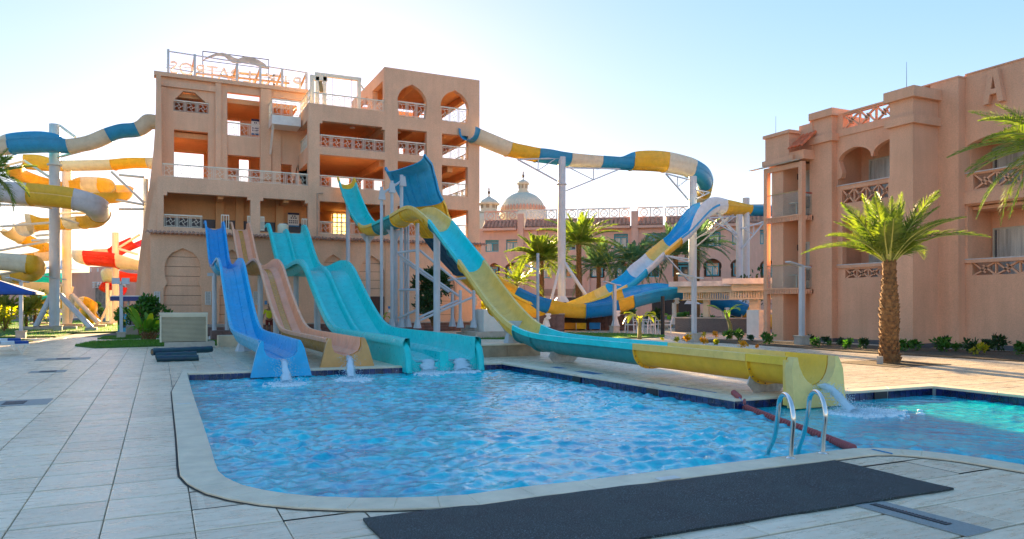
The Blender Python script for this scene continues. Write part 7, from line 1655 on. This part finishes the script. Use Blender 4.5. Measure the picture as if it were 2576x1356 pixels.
# stall with yellow and blue aprons under the trough
W_ = WP(1370, 45, 1520, 44.5); tq = thing('bar_counter', 'shaded bar with yellow and blue fabric aprons under the winding trough', 'bar', W_.w3(0, 0))
z = lambda v: W_.sz(1440, v)[1]
A_2 = lambda u: W_.sz(u, 700)[0]
hbox(W_, A_2(1405), A_2(1450), z(828), z(812), 0, .05, 'apron', mat('ochre_fabric', (.42, .26, .02), rough=.7), tq); hbox(W_, A_2(1451), A_2(1474.5), z(827), z(812), -.3, -.25, 'apron', mat('yellow_fabric', (.70, .50, .01), rough=.7), tq)
hbox(W_, A_2(1483), A_2(1510), z(827), z(811), -.3, -.25, 'apron', mat('blue_fabric', (.01, .22, .55), rough=.7), tq); hbox(W_, A_2(1352), A_2(1404), z(826), z(805), .3, .4, 'apron', MATS['ochre_fabric'], tq)
hbox(W_, A_2(1345), A_2(1515), .05, .75, .8, 1.2, 'counter', M_BLACK, tq); hbox(W_, A_2(1345), A_2(1515), .75, .82, .7, 1.3, 'counter_top', M_CONC, tq); hbox(W_, A_2(1345), A_2(1515), z(795), z(790), -.3, 3, 'roof', M_BLACK, tq)
for u in (1450, 1474, 1487, 1510): hbox(W_, A_2(u)-.025, A_2(u)+.025, 0, z(812), -.24, -.19, 'leg', M_STEEL, tq)
# white cabinet right
p_ = onZ(1915, 850, 0)+Vector((.35, 0, 0)); tq = thing('white_cabinet', 'white open cabinet with a blue and green bin, beside the annex', 'cabinet', p_)
for a, b in (((-.5, 0, 0), (-.1, .8, 1.32)), ((-.1, .0, 1.2), (.7, .8, 1.32)),): G().box(p_+Vector(a), p_+Vector(b)).obj('side_panel', M_WHITE, tq)
G().lathe(p_+Vector((.25, .45, 0)), [(.16, .02), (.2, .8)], 12).obj('bin_body', mat('green_plastic', (.03, .3, .05), rough=.5), tq, smooth=True); G().lathe(p_+Vector((.25, .45, .8)), [(.21, 0), (.21, .25), (.17, .32)], 12).obj('bin_lid', mat('blue_plastic', (.02, .35, .5), rough=.5), tq, smooth=True)
# white steps near the yellow column
p_ = onZ(1222, 852, 0)
tq = thing('white_louvred_box', 'white louvred equipment box behind the yellow slide column', 'equipment box', p_+Vector((.2, .3, 0)))
G().box(p_+Vector((-.6, -.2, 0)), p_+Vector((1.4, 1.2, .33))).obj('base', M_CONC, tq); G().box(p_+Vector((-.1, .0, .332)), p_+Vector((1.2, 1.1, 1.35))).obj('body', M_WHITE, tq)
for i in range(12): G().box(p_+Vector((-.08, -.02, .38+i*.078)), p_+Vector((1.18, -.001, .38+i*.078+.045))).obj('louvre', M_WHITE, tq)
p_ = onD(1238, 822, 36.5); tq = thing('grey_steps', 'short flight of grey steps between the tower and the yellow slide', 'steps', (p_.x, p_.y, 0))
for i in range(4): G().box((p_.x-1.2+i*.25, p_.y, i*.18), (p_.x+1.0, p_.y+1.8, i*.18+.17)).obj('step', M_CONC, tq)
# stepped blocks near blue slide
for j, (u0, u1, v, h, dp, lb) in enumerate(((550, 590, 872, .40, .9, 'beige stone block nearest the cream cabinet'), (532, 590, 857, .42, .9, 'grey-brown stone block behind the beige one'), (512, 600, 846, .42, 1.0, 'long brown stone kerb block farthest back'))):
    a = onZ(u0, v, 0); b = onZ(u1, v, 0); tag(G().box((a.x, a.y, 0), (b.x+.2, a.y+dp, h)).obj('stone_block', M_COP if j == 0 else M_BRICK, loc=(a.x, a.y, 0)), lb, 'stone block', 'stone blocks by the blue slide')
# ================================================================== CREAM CABINET AND ROLLS
p0 = onZ(402, 880, 0); p1 = onZ(516, 880, 0); tq = thing('louvred_unit', 'cream louvred air conditioning unit standing on a pale plinth', 'air conditioner', p0)
w_ = (p1-p0).length*.985; Z0 = .28; H = 1.02; x0 = p0.x; y0 = p0.y+.3
G().box((x0+.15, y0, 0), (x0+w_+.25, y0+.9, .24)).obj('plinth', M_CONC, tq)
M_AC = mat('cream_enamel', (.66, .60, .44), rough=.45, var=.06); G().box((x0+.02, y0+.05, .242), (x0+w_-.02, y0+.8, H+.2)).obj('cabinet', mat('louvre_shadow', (.25, .22, .16), rough=.7), tq)
for i in range(19): z0 = .27+i*.046; g = G(); g.add([(x0+.05, y0+.05, z0), (x0+w_-.05, y0+.05, z0), (x0+w_-.05, y0+.0, z0+.008), (x0+.05, y0, z0+.008), (x0+.05, y0+.045, z0+.036), (x0+w_-.05, y0+.045, z0+.036)], [(0, 3, 2, 1), (3, 4, 5, 2), (0, 4, 3), (1, 2, 5)]); g.obj('louvre', M_AC, tq)
for a, b in (((0, 0), (.055, .0)), ((w_-.055, 0), (w_, 0))): G().box((x0+a[0], y0-.01, .244), (x0+b[0], y0+.82, H+.2)).obj('corner_post', M_AC, tq)
G().box((x0-.015, y0-.02, H+.19), (x0+w_+.015, y0+.84, H+.27)).obj('lid', M_AC, tq); G().box((x0+.056, y0-.005, H+.12), (x0+w_-.056, y0+.05, H+.189)).obj('top_band', M_AC, tq)
MR = mat('navy_rolled_cover', (.012, .03, .07), rough=.45, col2=(.01, .07, .07), vscale=6)
for j, (a, b, r, lb) in enumerate((((383, 886, .22), (532, 878, .22), .10, 'dark green rolled pool cover on top of the others'), ((392, 896, .11), (495, 892, .13), .10, 'navy rolled cover in the middle of the pile'), ((394, 903, .085), (500, 900, .085), .085, 'navy rolled cover nearest the camera, at the bottom'), ((386, 883, .1), (500, 880, .1), .1, 'navy rolled cover at the back under the louvred unit'))):
    A1_ = onZ(a[0], a[1], a[2]); B1_ = onZ(b[0], b[1], b[2]); rr = thing('rolled_cover', lb, 'rolled cover', (A1_.x, A1_.y, 0), 'rolled pool covers')
    d = (B1_-A1_); pts = [A1_+d*(i/10)+Vector((0, 0, .006*math.sin(i*2))) for i in range(11)]; G().tube(pts, r, 14, radii=[r*(1+.06*math.sin(i*3.1)) for i in range(11)]).obj('roll', MR, rr, smooth=True)
    dn = d.normalized(); G().tube([A1_-dn*.004, A1_-dn*.012], r*.55, 10).obj('roll_end', mat('brown_card_core', (.25, .14, .06), rough=.8), rr)
# ================================================================== LEFT SIDE THINGS
# kiosk canopy with fish posters and dark booth
p_ = onZ(328, 838, 0); D_ = p_.x*FW.x+p_.y*FW.y
W_ = WP(284, 38.5, 360, 38.5); tq = thing('ticket_kiosk', 'small kiosk with a navy roof band, sea picture panel and dark counter opening', 'kiosk', W_.w3(0, 0)); AA = lambda u: W_.sz(u, 700)[0]; ZZ = lambda v: W_.sz(320, v)[1]
hbox(W_, AA(282), AA(356), ZZ(757), ZZ(746), -.2, 1.5, 'roof_band', mat('navy_board', (.01, .03, .16), rough=.4), tq); hbox(W_, AA(284), AA(354), ZZ(746), ZZ(743.5), -.15, 1.4, 'roof_edge', M_WHITE, tq)
pn = hbox(W_, AA(296), AA(318), 0, ZZ(790), 0, .08, 'picture_panel', mat('sea_picture', (.02, .42, .62), rough=.4, col2=(.01, .18, .40), vscale=2.5), tq)
for a, b, cc in ((301, 800, (.02, .05, .1)), (309, 808, (.6, .5, .05)), (303, 824, (.1, .5, .1)), (312, 818, (.02, .05, .1))):
    q = W_.sz(a, b); g = G(); g.add([W_.w3(q[0]+.13*math.cos(k*math.pi/5)*1.2, q[1]+.09*math.sin(k*math.pi/5)*1.6, -.01) for k in range(10)], [tuple(range(10))]); g.obj('fish_print', mat('print_%d' % a, cc), pn)
hbox(W_, AA(320), AA(347), 0, ZZ(782), .2, 1.2, 'booth_body', M_BLACK, tq); hbox(W_, AA(326), AA(338), ZZ(826), ZZ(800), .15, .19, 'counter_screen', M_DARK, tq)
for u in (319.5, 347): hbox(W_, AA(u)-.04, AA(u)+.04, 0, ZZ(757), .1, .18, 'post', M_STEEL, tq)
# blue parasol edge
c = onD(-30, 735, 30); tq = thing('blue_parasol', 'blue square parasol whose edge enters at the far left', 'parasol', (c.x, c.y, 0)); c0 = Vector((c.x, c.y, 0)); zt0 = onD(-30, 712, 30).z; ze = onD(40, 738, 30).z; g = G(); R_ = 1.75
vs = [c0+Vector((0, 0, zt0+.25))]+[c0+Vector((sx*R_, sy*R_, ze+.06)) for sx, sy in ((-1, -1), (1, -1), (1, 1), (-1, 1))]+[c0+Vector((sx*R_, sy*R_, ze-.04)) for sx, sy in ((-1, -1), (1, -1), (1, 1), (-1, 1))]
g.add(vs, [(0, 1, 2), (0, 2, 3), (0, 3, 4), (0, 4, 1), (1, 5, 6, 2), (2, 6, 7, 3), (3, 7, 8, 4), (4, 8, 5, 1)]); g.obj('canopy', mat('royal_blue_fabric', (.01, .07, .32), rough=.8), tq); G().cyl(c0, c0+Vector((0, 0, zt0+.2)), .04).obj('pole', M_WHITE, tq)
# sun loungers at the left edge
def lounger(c, rz, label):
    tq = thing('sun_lounger', label, 'sun lounger', (0, 0, 0), 'blue sun loungers')
    G().box((-.32, -.95, .30), (.32, .95, .34)).obj('bed_frame', M_WHITE, tq)
    for i in range(5): G().box((-.30, -.93+i*.375, .342), (.30, -.93+i*.375+.36, .42)).obj('mattress_segment', mat('royal_blue_fabric', (.01, .07, .32), rough=.8) if i % 2 == 0 else mat('white_cushion', (.7, .75, .8), rough=.8), tq)
    for sx in (-1, 1):
        for sy in (-.75, .75): g = G(); g.tube([(sx*.30, sy-.12, .30), (sx*.36, sy, .02), (sx*.30, sy+.14, .30)], .018, 6); g.obj('leg', M_WHITE, tq, smooth=True)
    tq.location = c; tq.rotation_euler = (0, 0, rz); return tq
l0 = lounger(onZ(-18, 893, 0), 1.75, 'white framed sun lounger with blue and white cushions at the far left, nearest'); copy_tree(l0, onZ(-32, 884, 0), 'white framed sun lounger with blue and white cushions at the far left, behind its twin', 1.75)
# far left buildings
W_ = WP(180, 92, 372, 88); tq = thing('spa_building', 'pink building with a grey stone panel and partly hidden letter sign, far left', 'building', W_.w3(0, 0)); AA = lambda u: W_.sz(u, 700)[0]; ZZ = lambda v: W_.sz(250, v)[1]
hbox(W_, AA(-120), AA(420), 0, ZZ(684), 1, 9, 'main_block', M_ST3, tq); hbox(W_, AA(190), AA(300), ZZ(684), ZZ(668), 2, 6, 'upper_block', M_ST3, tq); hbox(W_, AA(240), AA(296), 0, ZZ(716), 0, .9, 'stone_panel', mat('grey_rubble_stone', (.30, .28, .24), rough=.9, col2=(.14, .13, .11), vscale=3, bump=1, bscale=6), tq)
for i in range(4): hbox(W_, AA(234), AA(300), ZZ(724-i*4), ZZ(722-i*4), -.1, .05, 'sign_bar', M_WHITE, tq)
for i, ch in enumerate('THE SPA'):
    if ch != ' ': textobj('letter', ch, 1.0, .06, M_WHITE, tq, W_.w3(AA(243)+i*.78, ZZ(723), -.3), W_.e)
for i in range(5): u = 210+i*18; hbox(W_, AA(u), AA(u+3), ZZ(682), ZZ(673), .9, .98, 'roof_strut', M_WHITE, tq)
g = G(); a = onD(108, 676, 90); b = onD(158, 676, 90); c = onD(134, 650, 92); e_ = (b-a); n_ = FW*4; g.add([a, b, b+n_, a+n_, c+n_*.5], [(0, 1, 4), (1, 2, 4), (2, 3, 4), (3, 0, 4), (3, 2, 1, 0)]); tq2 = thing('tent_roof', 'white pointed tent roof beyond the winding slides', 'tent', (c.x, c.y, 0)); g.obj('canopy', M_WHITE, tq2); G().cyl((a.x, a.y, 0), a, .12).obj('pole', M_WHITE, tq2); G().cyl((b.x, b.y, 0), b, .12).obj('pole', M_WHITE, tq2)
# white fence in the distance left
W_ = WP(60, 70, 285, 70); tq = thing('white_fence', 'low white picket fence beyond the left lawn', 'fence', W_.w3(0, 0)); L = W_.sz(285, 700)[0]; hbox(W_, 0, L, .95, 1.05, 0, .06, 'top_rail', M_WHITE, tq); hbox(W_, 0, L, .25, .33, 0, .06, 'bottom_rail', M_WHITE, tq)
for i in range(60): hbox(W_, L*i/60, L*i/60+.07, .331, .949, .01, .05, 'picket', M_WHITE, tq)
# concrete footings on the left lawn
for j, (u, v, w_, D) in enumerate(((80, 826, 1.0, 45), (142, 828, 2.2, 45.6), (120, 820, .9, 48), (250, 818, .8, 50), (180, 817, 1.4, 51), (230, 825, .6, 43.6), (270, 810, .9, 56), (100, 812, 1.2, 56))):
    p_ = onD(u, v, D); tag(G().box((p_.x-w_*.5, p_.y-.5, 0), (p_.x+w_*.5, p_.y+.5, .22)).obj('concrete_footing', M_CONC, loc=(p_.x, p_.y, 0)), ['flat concrete footing of the leftmost raking strut', 'wide concrete footing below the thick grey column', 'concrete footing behind the thick grey column, left', 'concrete footing of the right cream strut', 'concrete footing below the cream column', 'small concrete footing of the grey raking strut by the path', 'concrete footing near the red slide column', 'concrete footing far back on the left lawn'][j], 'footing', 'concrete footings on the lawn')
# ================================================================== PERSON IN YELLOW SHIRT
p_ = onD(677, 840, 36.0); p_.z = 0
pr = thing('person', 'person in a yellow shirt and dark red shorts standing behind the peach slide', 'person', p_); s_ = 1.62
M_SK = mat('skin', (.30, .16, .09), rough=.6)
def skinobj(name, verts, edges, rad, m, parent, sub=2):
    me = bpy.data.meshes.new(name); me.from_pydata([tuple(Vector(v)*s_/1.75) for v in verts], edges, []); o = bpy.data.objects.new(name, me); COL.objects.link(o)
    md = o.modifiers.new('s', 'SKIN'); 
    for i, r in enumerate(rad): me.skin_vertices[0].data[i].radius = (r*s_/1.75, r*s_/1.75*.85)
    me.skin_vertices[0].data[0].use_root = True
    o.modifiers.new('u', 'SUBSURF').levels = sub
    dg = bpy.context.evaluated_depsgraph_get(); m2_ = bpy.data.meshes.new_from_object(o.evaluated_get(dg)); bpy.data.objects.remove(o)
    m2_.materials.clear(); m2_.materials.append(m); m2_.polygons.foreach_set('use_smooth', [True]*len(m2_.polygons))
    q = bpy.data.objects.new(name, m2_); COL.objects.link(q); q.parent = parent; return q
body_v = [(0, 0, .95), (0, 0, 1.15), (0, 0, 1.42), (0, -.01, 1.50), (0, -.02, 1.58), (0, -.02, 1.70), (-.10, 0, .90), (-.11, -.02, .50), (-.12, .01, .09), (-.12, -.10, .03), (.10, 0, .90), (.12, -.05, .50), (.14, .03, .09), (.14, -.09, .03),
          (-.18, 0, 1.40), (-.27, .02, 1.15), (-.32, -.12, .95), (-.33, -.18, .88), (.18, 0, 1.40), (.25, .03, 1.14), (.24, -.08, .90), (.23, -.12, .82)]
body_e = [(0, 1), (1, 2), (2, 3), (3, 4), (4, 5), (0, 6), (6, 7), (7, 8), (8, 9), (0, 10), (10, 11), (11, 12), (12, 13), (2, 14), (14, 15), (15, 16), (16, 17), (2, 18), (18, 19), (19, 20), (20, 21)]
skinobj('body', body_v, body_e, [.13, .12, .13, .055, .085, .09, .08, .055, .035, .03, .08, .055, .035, .03, .055, .04, .03, .035, .055, .04, .03, .035], M_SK, pr)
skinobj('shirt', [(0, 0, .92), (0, 0, 1.18), (0, 0, 1.42), (-.19, 0, 1.41), (-.26, .02, 1.20), (.19, 0, 1.41), (.25, .03, 1.18)], [(0, 1), (1, 2), (2, 3), (3, 4), (2, 5), (5, 6)], [.17, .155, .15, .08, .07, .08, .07], mat('yellow_shirt_cloth', (.62, .60, .02), rough=.8), pr)
skinobj('shorts', [(0, 0, .96), (-.10, 0, .86), (-.115, -.01, .58), (.10, 0, .86), (.12, -.03, .58)], [(0, 1), (1, 2), (0, 3), (3, 4)], [.165, .11, .10, .11, .10], mat('dark_red_cloth', (.16, .015, .012), rough=.8), pr)
skinobj('hair', [(0, .01, 1.74), (0, .03, 1.70)], [(0, 1)], [.088, .09], M_BLACK, pr)
# small wall things by the tower foot
a = onY(*c5(1265, 660), YG-.05); bx = G().box((a.x, YG-.25, a.z-.35), (a.x+.75, YG-.04, a.z)).obj('electrical_box', M_WHITE, COL.objects['slide_tower'])
G().tube([Vector((a.x+.8, YG-.1, a.z-.3)), Vector((a.x+1.1, YG-.3, a.z+.05)), Vector((a.x+1.35, YG-.1, a.z-.5))], .03, 6).obj('cable', M_WHITE, COL.objects['slide_tower'])
